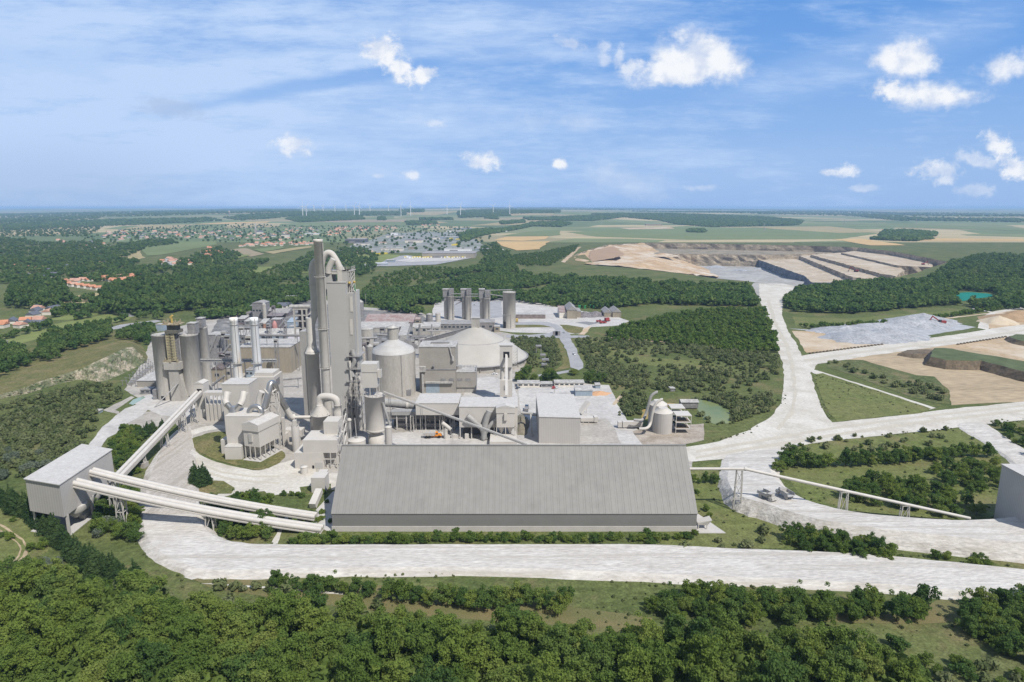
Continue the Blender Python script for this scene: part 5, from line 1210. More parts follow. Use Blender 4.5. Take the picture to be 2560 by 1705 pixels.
# concrete silos on the left
YQ = 436.0
def silo(lab, k, xl, xr, yt, Yc, group=None, mat_=CONC, r=None, label_top=True, name='concrete_silo', cap='cylinder', n=36):
    z1 = gz(k,yt,Yc); X0, X1 = gx(k,xl,Yc,z1), gx(k,xr,Yc,z1); r = r or (X1-X0)/2; X = (X0+X1)/2
    o = thing(name, lab, 'silo', (X,Yc,0), group)
    m = MB(); m.lathe((X,Yc),[(r,0),(r,z1-.9),(r*1.04,z1-.8),(r*1.04,z1)],n); sw_ = P_('silo_wall', m, mat_, o)
    m = MB(); rails(m,[(X+r*math.cos(a),Yc+r*math.sin(a),z1) for a in [j*math.pi/8 for j in range(17)]],1.1,.08,9); P_('railing', m, STEEL, sw_)
    return o, X, r, z1
o, Xa, ra, za = silo('left concrete silo of the tall old pair with the yellow lift tower', 'B', 350, 545, 590, YQ+6)
m = MB(); m.box(Xa-1.2,Xa+1.4,YQ+6-ra-.1,YQ+6-ra+1,0,3.2); P_('doorway', m, DARK, o)
m = MB(); m.box(Xa-ra-2,Xa-ra+.4,YQ+2,YQ+5,0,7); P_('lean_to', m, GREYW, o)
o, Xb, rb, zb_ = silo('right concrete silo of the tall old pair, lit by the sun', 'B', 652, 838, 590, YQ+6)
m = MB(); m.box(Xb-1.4,Xb+1.2,YQ+6-rb-.1,YQ+6-rb+1,0,3.2); P_('doorway', m, DARK, o)
m = MB(); x = gx('B',795,YQ+8,za); z = gz('B',470,YQ+8); m.box(x-2.6,x+2.6,YQ+6,YQ+12,zb_,z); P_('top_house', m, GREYW, o)
m = MB(); m.box(x-2.9,x+2.9,YQ+5.7,YQ+12.3,z,z+.4); P_('house_roof', m, LIGHTR, o)
o, Xc, rc, zc_ = silo('slimmer concrete silo behind the tall old pair', 'B', 838, 945, 512, YQ+26)
m = MB(); m.box(Xc-1.8,Xc+2.2,YQ+22,YQ+28,zc_,zc_+6.5); P_('top_house', m, GREYW, o)
m = MB(); m.box(Xc-2.1,Xc+2.5,YQ+21.7,YQ+28.3,zc_+6.5,zc_+7); P_('house_roof', m, LIGHTR, o)
# lift tower between them
YE = YQ-2.0
o = thing('lift_tower', 'lift tower with yellow lattice and rusty platforms between the old silos', 'tower', (gx('B',575,YE),YE,0))
z0, z1, z2 = gz('B',975,YE), gz('B',860,YE), gz('B',590,YE); xa, xb = gx('B',525,YE,z0), gx('B',632,YE,z0)
m = MB(); m.box(xa,xb,YE,YE+7,0,z0); P_('concrete_shaft', m, CONC2, o)
m = MB(); m.hexa([(xb-.2,YE+1,0),(xb+5,YE+1,0),(xb+5,YE+6,0),(xb-.2,YE+6,0),(xb-.2,YE+1,z0-4),(xb+.2,YE+1,z0-4),(xb+.2,YE+6,z0-4),(xb-.2,YE+6,z0-4)]); P_('buttress', m, CONC2, o)
m = MB(); m.box(gx('B',478,YE-1,z0),gx('B',655,YE-1,z0),YE-1,YE+8,z0,gz('B',900,YE-1)); P_('lower_platform', m, CONC2, o)
m = MB()
for i in range(26):
    x = random.uniform(gx('B',478,YE,z0),gx('B',650,YE,z0)); y = random.uniform(YE-1,YE+7); m.box(x-.5,x+.5,y-.4,y+.4,gz('B',900,YE-1),gz('B',900,YE-1)+random.uniform(.5,2.6))
P_('platform_gear', m, mat('dusty_gear',(.40,.36,.26),(.24,.19,.12),.6), o)
xa2, xb2 = gx('B',522,YE,z1), gx('B',606,YE,z1)
zz0 = gz('B',880,YE)
m = MB(); m.box(xa2+1.2,xb2-1.2,YE+1.5,YE+5,zz0,z2); P_('lift_cage', m, mat('dark_cage',(.05,.05,.045),None), o)
m = MB()
for x in (xa2,xb2):
    m.box(x-.3,x+2.0 if x==xa2 else x+.3,YE+.4,YE+.7,zz0,z2) if x==xa2 else m.box(x-2.0,x+.3,YE+.4,YE+.7,zz0,z2)
    for y in (YE+.3,YE+6): m.bar((x,y,zz0),(x,y,z2),.5)
nl = 10
for i in range(nl+1):
    z = zz0+(z2-zz0)*i/nl
    m.bar((xa2,YE+.2,z),(xb2,YE+.2,z),.3); m.bar((xb2,YE+.3,z),(xb2,YE+6,z),.3)
    if i < nl: m.bar((xa2,YE+.2,z),(xb2,YE+.2,z+(z2-zz0)/nl),.22)
P_('yellow_lattice', m, YEL, o)
zt0, zt1 = gz('B',575,YE), gz('B',490,YE); x0, x1 = gx('B',490,YE,zt0), gx('B',625,YE,zt0)
m = MB(); m.box(x0,x1,YE-.5,YE+8,zt0-.5,zt0+1.5); m.box(x0+1,x1-1,YE+1,YE+6.5,zt0+1.5,zt1); P_('winch_deck', m, mat('dark_steel_deck',(.10,.10,.09),(.16,.15,.12),.8), o)
m = MB(); m.box(x0-1.5,x1+1.5,YE-1,YE+8.5,zt1,zt1+.6)
for i in range(30):
    x = random.uniform(x0-1.4,x1+1.4); y = random.uniform(YE-1,YE+8); m.box(x-.35,x+.35,y-.3,y+.3,zt1+.6,zt1+.6+random.uniform(.4,2.6))
P_('top_platform', m, mat('dusty_gear',(.40,.36,.26)), o)
m = MB(); p = pt('B',562,410,YE+4); m.bar((p[0],p[1],zt1+.6),(p[0],p[1],p[2]),.9); m.bar((p[0]-.9,p[1],p[2]),(p[0]+.7,p[1],p[2]+1.6),1.1); P_('yellow_crane', m, YELB, o)
m = MB(); m.box(gx('B',620,YE+2,z0),gx('B',650,YE+2,z0),YE+2,YE+5,z0,gz('B',590,YE+2)); P_('riser_shaft', m, GREYW, o)
o = tag(MB().hexa([(Xa+2,YQ-16,.4),(Xa+2.8,YQ-16,.4),(Xa+2.8,YQ-15.2,.4),(Xa+2,YQ-15.2,.4),(xb-1,YQ-3,13),(xb,YQ-3,13),(xb,YQ-2.4,13),(xb-1,YQ-2.4,13)]).build('loading_spout', STEEL), 'thin sloping spout running from the old silo tower to the ground', 'spout')
# rows of buildings
for a in [
 ('switch_house','long low white roofed switch house left of the old silos','A',1257,1440,1000,1058,36,TANR,LIGHTR,'x',1.2,0),
 ('pump_house','small grey roofed pump house on the lawn left of the old silos','A',1290,1378,1085,1125,7,GREYW,GREYR,'flat',1,2),
 ('field_hut','tiny pale hut beside the curved pale road','A',862,910,1282,1302,4,BLUEW,LIGHTR,'flat',1,0),
 ('roof_house','pale blue panel house behind the left old silo','A',1432,1500,485,545,8,BLUEW,LIGHTR,'flat',1,0),
]:
    old(*a)
b_l = [
 # name, label, zoom, xl, xr, yt, yb, depth, wall, roof, type, rise, windows
 ('packing_shed','tall grey corrugated shed just right of the old silos','B',955,1095,598,850,14,GREYW,LIGHTR,'flat',1,2),
 ('workshop','tan shed with a dark rust roof behind the left white chimney','B',992,1110,975,1110,22,TANW,DARKR,'y',3,1),
 ('workshop','pale shed with a bright roof edge behind the left white chimney','B',1110,1225,960,1085,18,CONC2,LIGHTR,'mono',2,1),
 ('mill_hall','big tan panelled mill hall behind the white chimneys','B',1285,1850,735,1010,34,TANW,LIGHTR,'flat',1,0),
 ('lab_block','tan flat roofed block left of the white chimneys','B',1080,1215,640,815,16,TANW,LIGHTR,'flat',1,2),
 ('compressor_house','low blue grey compressor house between the white chimneys','B',1362,1445,985,1060,10,BLUEW,GREYR,'flat',1,2),
 ('store_hall','long round roofed store hall with a blue grey wall','T',170,1960,1310,1490,22,BLUEW,LIGHTR,'x',4.5,9),
 ('switch_block','dark grey windowed block behind the left white chimney','T',240,520,1325,1540,14,GREYW,LIGHTR,'flat',1,3),
 ('crusher_tower','tall grey framed crusher tower at the back of the old works','T',552,905,425,840,17,GREYW,GREYR,'y',2.0,4),
 ('crusher_annex','small dark annex on the left of the crusher tower','T',450,560,505,700,14,GREYW,GREYR,'flat',1,0),
 ('long_shed','long mauve roofed shed sloping away left of the crusher tower','T',40,570,705,800,16,CONC2,MAUVEW,'mono',3,4),
 ('crusher_wing','grey wing right of the crusher tower','T',905,1080,640,800,18,MAUVEW,GREYR,'x',3,2),
 ('raw_store','broad grey roofed raw store at the back of the old works','T',1045,1560,705,800,26,MAUVEW,GREYR,'x',4,4),
 ('canopy','low mauve canopy with a dark open front','T',960,1390,790,870,14,DARK,MAUVEW,'mono',2,0),
 ('sales_office','two storey pale office with a grey roof near the wood','T',1480,1735,270,405,18,PLASTER,GREYR,'x',2,3),
 ('garage','dark roofed garage with three doors beside the pale office','T',1215,1520,500,580,24,PLASTER,SLATE,'x',3,3),
 ('silo_house','grey house between the chimneys tops in the old works','T',150,350,870,1025,14,MAUVEW,LIGHTR,'mono',2,2),
 ('silo_house','grey house with a pale roof just left of the right white chimney','T',340,510,935,1040,14,GREYW,LIGHTR,'mono',2,1),
 ('dryer_house','grey house with a curved pale roof right of the right white chimney','T',770,940,985,1140,14,GREYW,LIGHTR,'mono',3,1),
 ('tank_shed','dark shed behind the pink tank','T',1085,1350,885,1140,12,MAUVEW,LIGHTR,'flat',1,0),
 ('conveyor_house','blue grey house with a slanting roof beside the framed tower','T',1540,1720,960,1150,14,BLUEW,BLUEW,'mono',3,0),
 ('bunker','pale blue bunker box on the store hall','T',1590,1745,1085,1260,9,BLUEW,LIGHTR,'flat',1,1),
 ('side_hall','pale mauve roofed hall left of the grey concrete shaft','T',1490,1890,1480,1568,30,CONC2,mat('mauve_pale_roof',(.42,.40,.42),(.36,.345,.36),.2),'mono',4,0),
 ('rust_roof_hall','large hall with a rust stained roof right of the tower','G',255,870,535,590,46,GREYW,RUSTR,'x',6,0),
 ('rust_roof_annex','pale mono pitch annex in front of the rust stained hall','G',170,780,605,660,22,CONC2,LIGHTR,'mono',3,5),
 ('dusty_tank_house','dusty house with a pink door near the rust stained hall','G',900,960,500,560,10,TANW,RUSTR,'x',2,1),
 ('control_block','pale control block with a rust red window band','G',985,1205,590,690,18,CONC2,LIGHTR,'mono',2,4),
 ('tent_roof_house','small pale house with a tent shaped roof','G',870,985,595,690,12,CONC2,LIGHTR,'x',3,1),
 ('bagging_plant','long grey bagging plant under the four back silos','G',1205,1620,560,640,26,GREYW,GREYR,'flat',1,8),
 ('bagging_plant','grey slatted loading hall under the four back silos','G',1715,1900,540,650,22,mat('slatted_wall',(.27,.25,.245),(.2,.19,.19),.3,seams=(2,1.4,.6)),GREYR,'flat',1,2),
 ('gate_house','tan gate house beside the fourth back silo','G',1900,1970,590,660,9,TANW,LIGHTR,'flat',1,1),
 ('stone_store','long rubble topped store behind the fourth back silo','I',40,345,440,482,16,mat('rubble_wall',(.25,.215,.20),(.16,.13,.125),.25),LIGHTR,'flat',1,0),
 ('barn','big grey roofed barn with tan walls behind the loop road','I',570,672,395,482,40,TANW,GREYR,'y',5,0),
 ('barn_wing','white walled wing with a red roof beside the big barn','I',490,570,415,475,34,PLASTER,RUSTR,'mono',3,0),
 ('barn_shed','low tan lean to right of the big barn','I',672,712,408,470,24,TANW,GREYR,'mono',1,0),
 ('twin_shed','left half of the twin grey roofed sheds','I',950,1035,420,465,28,TANW,GREYR,'y',4,0),
 ('twin_shed','right half of the twin grey roofed sheds','I',1040,1128,415,468,30,TANW,GREYR,'y',4,0),
 ('office_row','long white office row behind the car park, left one','I',58,285,1150,1188,7,PLASTER,LIGHTR,'mono',.8,4),
 ('bike_shelter','open fronted shelter between the two office rows','I',300,415,1155,1188,6,GREYW,LIGHTR,'mono',.6,2),
 ('office_row','long white office row behind the car park, right one','I',438,745,1145,1182,7,PLASTER,LIGHTR,'mono',.8,6),
 ('metal_shed','pale blue ribbed metal shed by the car park','I',655,830,1225,1280,11,BLUEW,LIGHTR,'mono',1.2,0),
 ('store_box','small pale blue store box near the shrubs','I',862,912,1168,1202,6,BLUEW,LIGHTR,'flat',1,0),
 ('hide_hut','small flat roofed hut on the meadow','I',1635,1682,1205,1232,5,GREYW,LIGHTR,'flat',1,0),
]
for a in b_l: old(*a)
# conveyor bridge between silos and chimneys
Y = 445.0
o = thing('pipe_gallery', 'long grey pipe gallery passing the old silos and both chimneys', 'gallery', (gx('B',1000,Y),Y,0))
z0, z1 = gz('B',895,Y), gz('B',862,Y); x0, x1 = gx('B',835,Y,z0), gx('B',1700,Y,z0)
m = MB(); m.box(x0,x1,Y,Y+3,z0,z0+.5); rails(m,[(x0,Y,z0+.5),(x1,Y,z0+.5)],z1-z0,.2,2.5); m.tube([(x0,Y+1.5,z0+1.3),(x1,Y+1.5,z0+1.3)],.6,8); P_('deck', m, GDUCT, o)
for i in range(6):
    x = x0+2+(x1-x0-4)*i/5; m = MB(); m.bar((x,Y+1.5,0),(x,Y+1.5,z0),.5); P_('post', m, STEEL, o)
# round tanks of the older works
def tank(lab, k, xl, xr, yt, yb, mt, cone=1.5, name='storage_tank', Y=None):
    Y = Y or gY(k,yb); z1 = gz(k,yt,Y); X0, X1 = gx(k,xl,Y,z1), gx(k,xr,Y,z1); r = (X1-X0)/2
    o = thing(name, lab, 'tank', ((X0+X1)/2,Y+r,0))
    m = MB(); m.lathe(((X0+X1)/2,Y+r),[(r,0),(r,z1)],24); P_('tank_body', m, mt, o)
    m = MB(); m.lathe(((X0+X1)/2,Y+r),[(r*1.03,z1),(r*1.03,z1+.3),(.3,z1+cone)],24); P_('tank_roof', m, LIGHTR, o)
Y = gY('T',1150); z = gz('T',915,Y); X = gx('T',1185,Y,z); o = thing('pink_tank','pink bullet shaped tank in the old works','tank',(X,Y,0))
m = MB(); m.lathe((X,Y),[(2.6,0),(2.6,z*.45),(2.2,z*.7),(1.3,z*.9),(.5,z)],20); P_('tank_body', m, PINK, o)
m = MB(); m.lathe((X,Y),[(2.9,0),(2.9,1.2)],20); P_('plinth', m, PLINTH, o)
tank('rusty brown tank left of the pink tank','T',845,930,1000,1150,RUSTB)
tank('slim beige tower silo in front of the crusher tower','T',812,925,470,880,CONC2,2.5,'tower_silo')
tank('squat grey tank left of the four back silos','G',1032,1115,440,532,GREYW)
tank('narrower grey tank left of the four back silos','G',1152,1216,432,532,CONC)
tank('round grey silo with a domed cap right of the tower top','G',165,238,285,470,GREYW,3.0)
tank('ribbed steel tank in the shade of the cone roof silo','G',272,360,850,1030,mat('ribbed_tank',(.33,.32,.30),(.26,.25,.235),.3,seams=(2,1.0,.6)),2,Y=486)
tank('beige ribbed tank right of the tower foot','G',222,262,870,1030,mat('ribbed_tank2',(.45,.42,.37),(.4,.37,.33),.3,seams=(2,1.0,.7)),2,Y=476)
tank('pale horizontal looking tank before the rust stained hall','G',180,350,632,690,CONC2,1.5,Y=560)
# open concrete frame left of the shaft
Y = 560.0
o = thing('frame_tower','open pale concrete frame tower left of the tall stack','frame',(gx('T',1950,Y),Y,0))
xa, xb = gx('T',1780,Y,20), gx('T',2130,Y,20); zs = [gz('T',v,Y) for v in (1130,930,770,600)]
m = MB()
for x in (xa,(xa*.35+xb*.65),xb):
    for y in (Y,Y+14): m.bar((x,y,0),(x,y,zs[-1]),1.3)
for z in zs: m.box(xa-.6,xb+.6,Y-.3,Y+14.3,z-.4,z+.4)
P_('frame', m, CONC2, o)
m = MB(); m.tube([(xa-2,Y+3,zs[-1]+2),(xb+2.5,Y+3,zs[-1]+2)],1.7,14); P_('roof_drum', m, LIGHTR, o)
m = MB(); m.box(xa+1,xb-1,Y+8,Y+13,0,zs[-1]-1); P_('inner_wall', m, MAUVEW, o)
# cone roofed silo
YCs = 458.0; Rc = 15.4; z1 = gz('G',900,YCs); Xc = (gx('G',357,YCs,z1)+gx('G',893,YCs,z1))/2; Rc = (gx('G',893,YCs,z1)-gx('G',357,YCs,z1))/2
o = thing('cone_roof_silo','wide weathered concrete silo with a cone roof','silo',(Xc,YCs,0))
za, zb_ = gz('G',765,YCs), gz('G',600,YCs)
m = MB(); m.lathe((Xc,YCs),[(Rc,0),(Rc,z1)],56); P_('silo_wall', m, CONC2, o)
SROOF = mat('silo_cone_roof',(.47,.465,.455),(.40,.395,.385),.15,.7,fine=.06,seams=(2,2.9,.82))
m = MB(); m.lathe((Xc,YCs),[(Rc*1.01,z1),(Rc*.93,z1+2.6),(Rc*.3,za),(Rc*.26,za+1)],56); P_('cone_roof', m, SROOF, o)
m = MB(); m.lathe((Xc,YCs),[(Rc*.255,za-.5),(Rc*.255,zb_)],12); P_('cupola', m, CONC2, o)
m = MB(); m.lathe((Xc,YCs),[(Rc*.3,zb_),(Rc*.29,zb_+.4),(.4,zb_+2)],12); P_('cupola_roof', m, LIGHTR, o)
for a in (-1.05,-2.3): x, y = Xc+Rc*1.01*math.cos(a), YCs+Rc*1.01*math.sin(a); m = MB(); m.bar((x,y,0),(x,y,z1),.35); P_('downpipe', m, GREYW, o)
x, y = Xc+Rc*math.cos(-.75), YCs+Rc*math.sin(-.75); m = MB(); m.box(x-2,x+2,y-1,y+2.5,0,4.5); P_('doorway', m, GREYW, o)
o = tag(MB().bar(pt('G',690,730,YCs+6),pt('G',930,850,YCs+14),2.6).build('inclined_gallery', GREYW),'short grey gallery running down from the cone roof silo','gallery')
o = tag(MB().bar(pt('G',790,590,520),pt('G',740,740,470),6,5).build('inclined_gallery', LIGHTR),'broad pale gallery dropping from the rust stained hall','gallery')
# big grey box building and its annex
Ybx = Yp(981); z1 = gz('G',850,Ybx); x0, x1 = gx('G',945,Ybx,z1), gx('G',1408,Ybx,z1)
o = thing('clinker_building','large pale ribbed box building left of the dome','building',((x0+x1)/2,Ybx,0))
m = MB(); m.box(x0,x1,Ybx,Ybx+21,0,z1); P_('wall', m, TANR, o)
m = MB(); m.box(x0-.3,x1+.3,Ybx-.3,Ybx+21.3,z1,z1+.5); P_('roof', m, LIGHTR, o)
m = MB(); m.box(x0+(x1-x0)*.28,x0+(x1-x0)*.8,Ybx+10,Ybx+12.5,z1+.5,z1+1.6); P_('roof_vent', m, GREYW, o)
zb_ = gz('G',1130,Ybx); m = MB(); m.box(x0+3,x1+.2,Ybx-1.2,Ybx-.05,0,zb_); P_('lower_front', m, TANR, o)
m = MB(); m.box(x0+3,x1+.3,Ybx-1.5,Ybx-.1,zb_,zb_+.5); P_('ledge', m, GREYW, o)
zc2 = gz('G',1300,Ybx-1); zc3 = gz('G',1280,Ybx-1); m = MB(); m.box(gx('G',1035,Ybx,8),gx('G',1380,Ybx,8),Ybx-3,Ybx-1.2,zc2,zc3); P_('door_canopy', m, LIGHTR, o)
m = MB(); m.box(gx('G',1040,Ybx,4),gx('G',1210,Ybx,4),Ybx-1.4,Ybx-1.1,0,zc2-.3); P_('sliding_door', m, BLUEW, o)
m = MB(); p = pt('G',1375,1000,Ybx-.8); m.lathe((p[0],p[1]),[(.9,p[2]-1.4),(1.1,p[2]),(.7,p[2]+2)],12); m.tube([p,pt('G',1345,900,Ybx-.5),pt('G',1335,850,Ybx-.5)],.45,8); P_('dust_cyclone', m, LIGHTR, o)
m = MB(); p = pt('G',1138,1078,Ybx-1); m.tube([(p[0],p[1],p[2]),(p[0],p[1]-1.5,p[2]+.2)],.9,12); P_('exhaust_stub', m, GREYW, o)
m = MB(); X = gx('G',1000,Ybx-2,4); m.bar((X,Ybx-2,0),(X,Ybx-2,gz('G',1170,Ybx)),1.4); m.box(X-2.2,X+2.2,Ybx-3.5,Ybx-.4,gz('G',1150,Ybx),gz('G',1085,Ybx)); P_('bucket_elevator', m, LIGHTR, o)
z2 = gz('G',1165,Ybx-.6); xx1 = gx('G',1668,Ybx,z2)
m = MB(); m.box(x1+.35,xx1,Ybx-1.4,Ybx+16,gz('G',1352,Ybx),z2); P_('annex_wall', m, TANR, o)
m = MB(); m.box(x1+.35,xx1-.1,Ybx-.6,Ybx+15,0,gz('G',1352,Ybx)-.02); P_('annex_base', m, CONC2, o)
m = MB(); m.box(x1+.35,xx1+.2,Ybx-1.6,Ybx+16.2,z2,z2+.5); P_('annex_roof', m, LIGHTR, o)
m = MB(); m.lathe((gx('G',1450,Ybx+6,z2),Ybx+7),[(2.2,z2+.5),(2.2,z2+3)],16); P_('roof_fan', m, STEEL, o)
m = MB(); rails(m,[(gx('G',1480,Ybx+10,z2),Ybx+12,z2+.5),(xx1,Ybx+12,z2+.5),(xx1,Ybx-1,z2+.5)],1.6,.2); P_('railing', m, STEEL, o)
for xl_, xr_ in ((1225,1290),(1330,1393),(1433,1498),(1535,1602)):
    m = MB(); m.box(gx('G',xl_,Ybx-1.4,6),gx('G',xr_,Ybx-1.4,6),Ybx-1.5,Ybx-1.15,gz('G',1278,Ybx-1.4),gz('G',1245,Ybx-1.4)); P_('louvre', m, GREYW, o)
# dome store
YD = 556.0; XD = -31.0; RD = 44.0
XD = Xp(1189,YD,10); RD = (1317-1189)/F*(YD*CT+125*ST)
o = thing('dome_store','huge shallow pale dome clinker store','dome',(XD,YD,0))
zw = 5.0; zt_ = Zp(817,YD)
m = MB(); m.lathe((XD,YD),[(RD*.985,0),(RD*.985,zw)],72); P_('ring_wall', m, CONC2, o)
prof = [(RD*1.01,zw-.3),(RD*1.01,zw)]
for i in range(13):
    t = i/12; r = RD*(1-t)+RD*.07*t; prof.append((r, zw+(zt_-zw)*(t**.93)+1.6*math.sin(t*math.pi)))
m = MB(); m.lathe((XD,YD),prof,72); P_('dome_shell', m, DOMEC, o)
r_ = RD*.56; zq = zw+(zt_-zw)*((.44/.93)**.93)+1.7
m = MB(); m.lathe((XD,YD),[(r_+.35,zq-.45),(r_+.1,zq-.1),(r_-.3,zq+.1)],72,caps=False); P_('dome_ring', m, GREYW, o)
m = MB(); m.lathe((XD,YD),[(RD*1.012,zw-.5),(RD*1.03,zw-.4),(RD*1.03,zw+.1),(RD*1.0,zw+.3)],72,caps=False); P_('dome_kerb', m, GREYW, o)
for i in range(10):
    a = -math.pi*(.1+.8*i/9); m = MB(); m.bar((XD+RD*1.0*math.cos(a),YD+RD*1.0*math.sin(a),0),(XD+RD*1.0*math.cos(a),YD+RD*1.0*math.sin(a),zw),.5); P_('buttress', m, CONC2, o)
o = thing('dome_gallery','long grey conveyor gallery climbing to the top of the dome','gallery',(XD,YD+6,zt_))
A, B = pt('G',1035,765,YD+14), pt('G',1690,590,YD); m = MB(); m.bar(A,B,4,3.2); P_('gallery_body', m, GREYW, o)
m = MB(); m.bar((A[0],A[1],A[2]+1.7),(B[0],B[1],B[2]+1.7),4.4,.3); P_('gallery_roof', m, GREYR, o)
m = MB(); m.bar((A[0]+3,A[1],0),(A[0]+3,A[1],A[2]),1.5); P_('pier', m, CONC, o)
o = thing('dome_head_house','grey head house standing on top of the dome','head house',(XD,YD,zt_))
zz = Zp(795,YD-1); m = MB(); m.box(Xp(1179,YD,30),Xp(1199,YD,30),YD-3,YD+4,zt_-1.6,zz); P_('wall', m, CONC2, o)
m = MB(); m.box(Xp(1178,YD,30)-.3,Xp(1199,YD,30)+.5,YD-3.4,YD+4.4,zz,zz+.5); P_('roof', m, LIGHTR, o)
# four back silos with head houses
for i,(xl,xr,yt,lab,Yc) in enumerate([(1262,1392,205,'first of the four back silos from the left, a narrow double one',770),(1490,1612,205,'second of the four back silos from the left',770),(1718,1848,225,'third of the four back silos from the left',765),(2008,2170,150,'fourth and widest of the four back silos',718)]):
    if i < 3:
        mid = xl+(xr-xl)*.42
        o, X, r, z = silo(lab,'G',mid-8,xr,yt,Yc,None,CONC)
        X2 = gx('G',(xl+mid)/2,Yc+4,z); r2 = (gx('G',mid+6,Yc+4,z)-gx('G',xl,Yc+4,z))/2
        m = MB(); m.lathe((X2,Yc+5),[(r2,0),(r2,z-1)],24); P_('lift_shaft', m, CONC, o)
        zh = gz('G',125,Yc); m = MB(); m.box(X2-3.4,X2+3,Yc+1,Yc+8,z-1,zh); P_('head_house', m, GREYW, o)
        m = MB(); m.box(X2-3.8,X2+3.4,Yc+.6,Yc+8.4,zh,zh+.9); P_('head_roof', m, LIGHTR, o)
        m = MB(); m.box(X-2,X+3.4,Yc-2,Yc+4,z+1,z+9); P_('filter_box', m, GREYW, o)
        m = MB(); m.bar((X+r*.7,Yc-r,0),(X+r*.7,Yc-r,z),.6); P_('pipe', m, GREYW, o)
    else:
        o, X, r, z = silo(lab,'G',xl,xr,yt,Yc,None,CONC)
        m = MB(); m.box(X-r+.5,X-r+5,Yc-6,Yc,0,7); P_('loading_bay', m, DARK, o)
        m = MB(); m.bar((X+2,Yc-r-.4,0),(X+2,Yc-r-.4,14),.3); m.bar((X-r,Yc-r,15),(X+r*.3,Yc-r,15),.5); P_('loading_arm', m, STEEL, o)
Yq_ = 768.0
o = thing('silo_bridge','thin pale pipe bridges linking the tops of the back silos','bridge',(gx('G',1700,Yq_),Yq_,gz('G',200,Yq_)))
m = MB()
for a, b_ in (((1355,172),(1490,175)),((1585,175),(1720,178)),((1590,205),(1712,205)),((1395,215),(1488,215)),((1845,128),(2130,120)),((1850,180),(2010,205))):
    m.bar(pt('G',*a,Yq_),pt('G',*b_,Yq_),.8)
m.bar(pt('G',1850,130,Yq_),pt('G',1850,250,Yq_),.5)
P_('span', m, STEEL, o)
m = MB(); m.bar(pt('G',1390,235,Yq_),pt('G',1490,275,Yq_),.9); m.bar(pt('G',1490,270,Yq_),pt('G',1410,310,Yq_),.9); P_('brace', m, MAUVEW, o)
# pipework and plant on the yards between
cl = [('C',1090,265,1430,235,468),('G',180,740,420,730,520),('G',420,690,560,700,540),('G',690,690,860,700,545),('G',860,720,1050,720,560),('G',1050,640,1330,640,640),('G',940,700,960,560,640),('G',1110,560,1115,690,650),('G',700,600,740,590,600),('G',890,610,1200,600,660),('B',1100,810,1215,840,500),('B',970,800,1050,600,520),('B',1000,1150,1140,1040,430),('B',1130,790,1200,700,500),('T',770,1320,2000,1330,520),('T',1330,1080,1480,900,640),('T',1400,870,1480,1010,640),('H',610,300,760,330,400)]
for i,(k,xa_,ya_,xb_,yb_,Y) in enumerate(cl):
    A, B = pt(k,xa_,ya_,Y), pt(k,xb_,yb_,Y)
    o = thing('process_pipe','grey process pipe run among the old works buildings','pipe',(A[0],A[1],0),'process pipes in the old works')
    m = MB(); m.tube([A,B],random.uniform(.5,1.0),8); P_('pipe', m, STEEL if i%2 else GREYW, o)
    for t in (.15,.85):
        p = lerp(A,B,t)
        if p[2] > 1.5: m = MB(); m.bar((p[0],p[1]+.6,0),(p[0],p[1]+.6,p[2]),.4); P_('support', m, GREYW, o)
eq = [('G',480,600,60,45,600),('G',300,735,40,120,520),('G',400,800,70,70,505),('G',500,750,55,60,515),('G',250,800,45,60,505),('G',640,690,40,60,540),('G',200,720,40,60,530),('G',860,760,60,60,560),('G',900,730,90,40,565),('G',1000,760,70,30,570),('G',760,700,50,50,560),('G',600,680,50,60,545),('B',1120,560,50,60,560),('B',1160,600,60,50,550),('B',1100,790,60,60,500),('B',1170,790,60,40,490),('B',1390,610,60,60,520),('B',1690,640,40,50,500),('T',1000,1000,80,90,640),('T',1010,1080,120,60,630),('T',420,1110,150,60,600),('T',240,1110,150,70,610),('T',620,1060,100,70,600),('T',1480,1050,60,100,620),('T',1140,500,90,110,760)]
for i,(k,x,y,w,h,Y) in enumerate(eq):
    z1 = gz(k,y,Y); x0, x1 = gx(k,x-w/2,Y,z1), gx(k,x+w/2,Y,z1); hz_ = (z1-gz(k,y+h,Y))
    o = thing('plant_unit','small grey plant unit on a steel frame among the old works','equipment',((x0+x1)/2,Y,0),'plant units in the old works')
    mt = (GREYW,CONC2,LIGHTR,STEEL,MAUVEW)[i%5]
    m = MB(); m.box(x0,x1,Y,Y+(x1-x0)*.9,max(.2,z1-hz_),z1); P_('casing', m, mt, o)
    m = MB(); m.box(x0+.3,x1-.3,Y-.2,Y+.2,max(.1,z1-hz_*.7),max(.3,z1-hz_*.4)); P_('grille', m, DARK, o)
    if z1-hz_ > 1:
        m = MB()
        for xx in (x0+.2,x1-.2):
            for yy in (Y+.2,Y+(x1-x0)*.8): m.bar((xx,yy,0),(xx,yy,z1-hz_),.35)
        m.bar((x0,Y+.2,(z1-hz_)*.5),(x1,Y+.2,z1-hz_),.25); P_('frame', m, GREYW, o)
# ruined supports in the bushes right of the dome
o = thing('old_crusher','abandoned grey crusher frame among the bushes right of the dome','machine',(*g('I',310,930)[:2],0))
for i,(x,y,w,h) in enumerate(((275,840,60,7),(320,900,55,4),(345,950,75,4),(335,990,60,3))):
    p = g('I',x,y); ww = w/4.126*p[1]/1650; m = MB(); m.box(p[0]-ww/2,p[0]+ww/2,p[1],p[1]+5,h-1.2,h); m.bar((p[0]-ww/2+.4,p[1]+1,0),(p[0]-ww/2+.4,p[1]+1,h-1),.6); m.bar((p[0]+ww/2-.4,p[1]+1,0),(p[0]+ww/2-.4,p[1]+1,h-1),.6); P_('frame', m, GREYW, o)
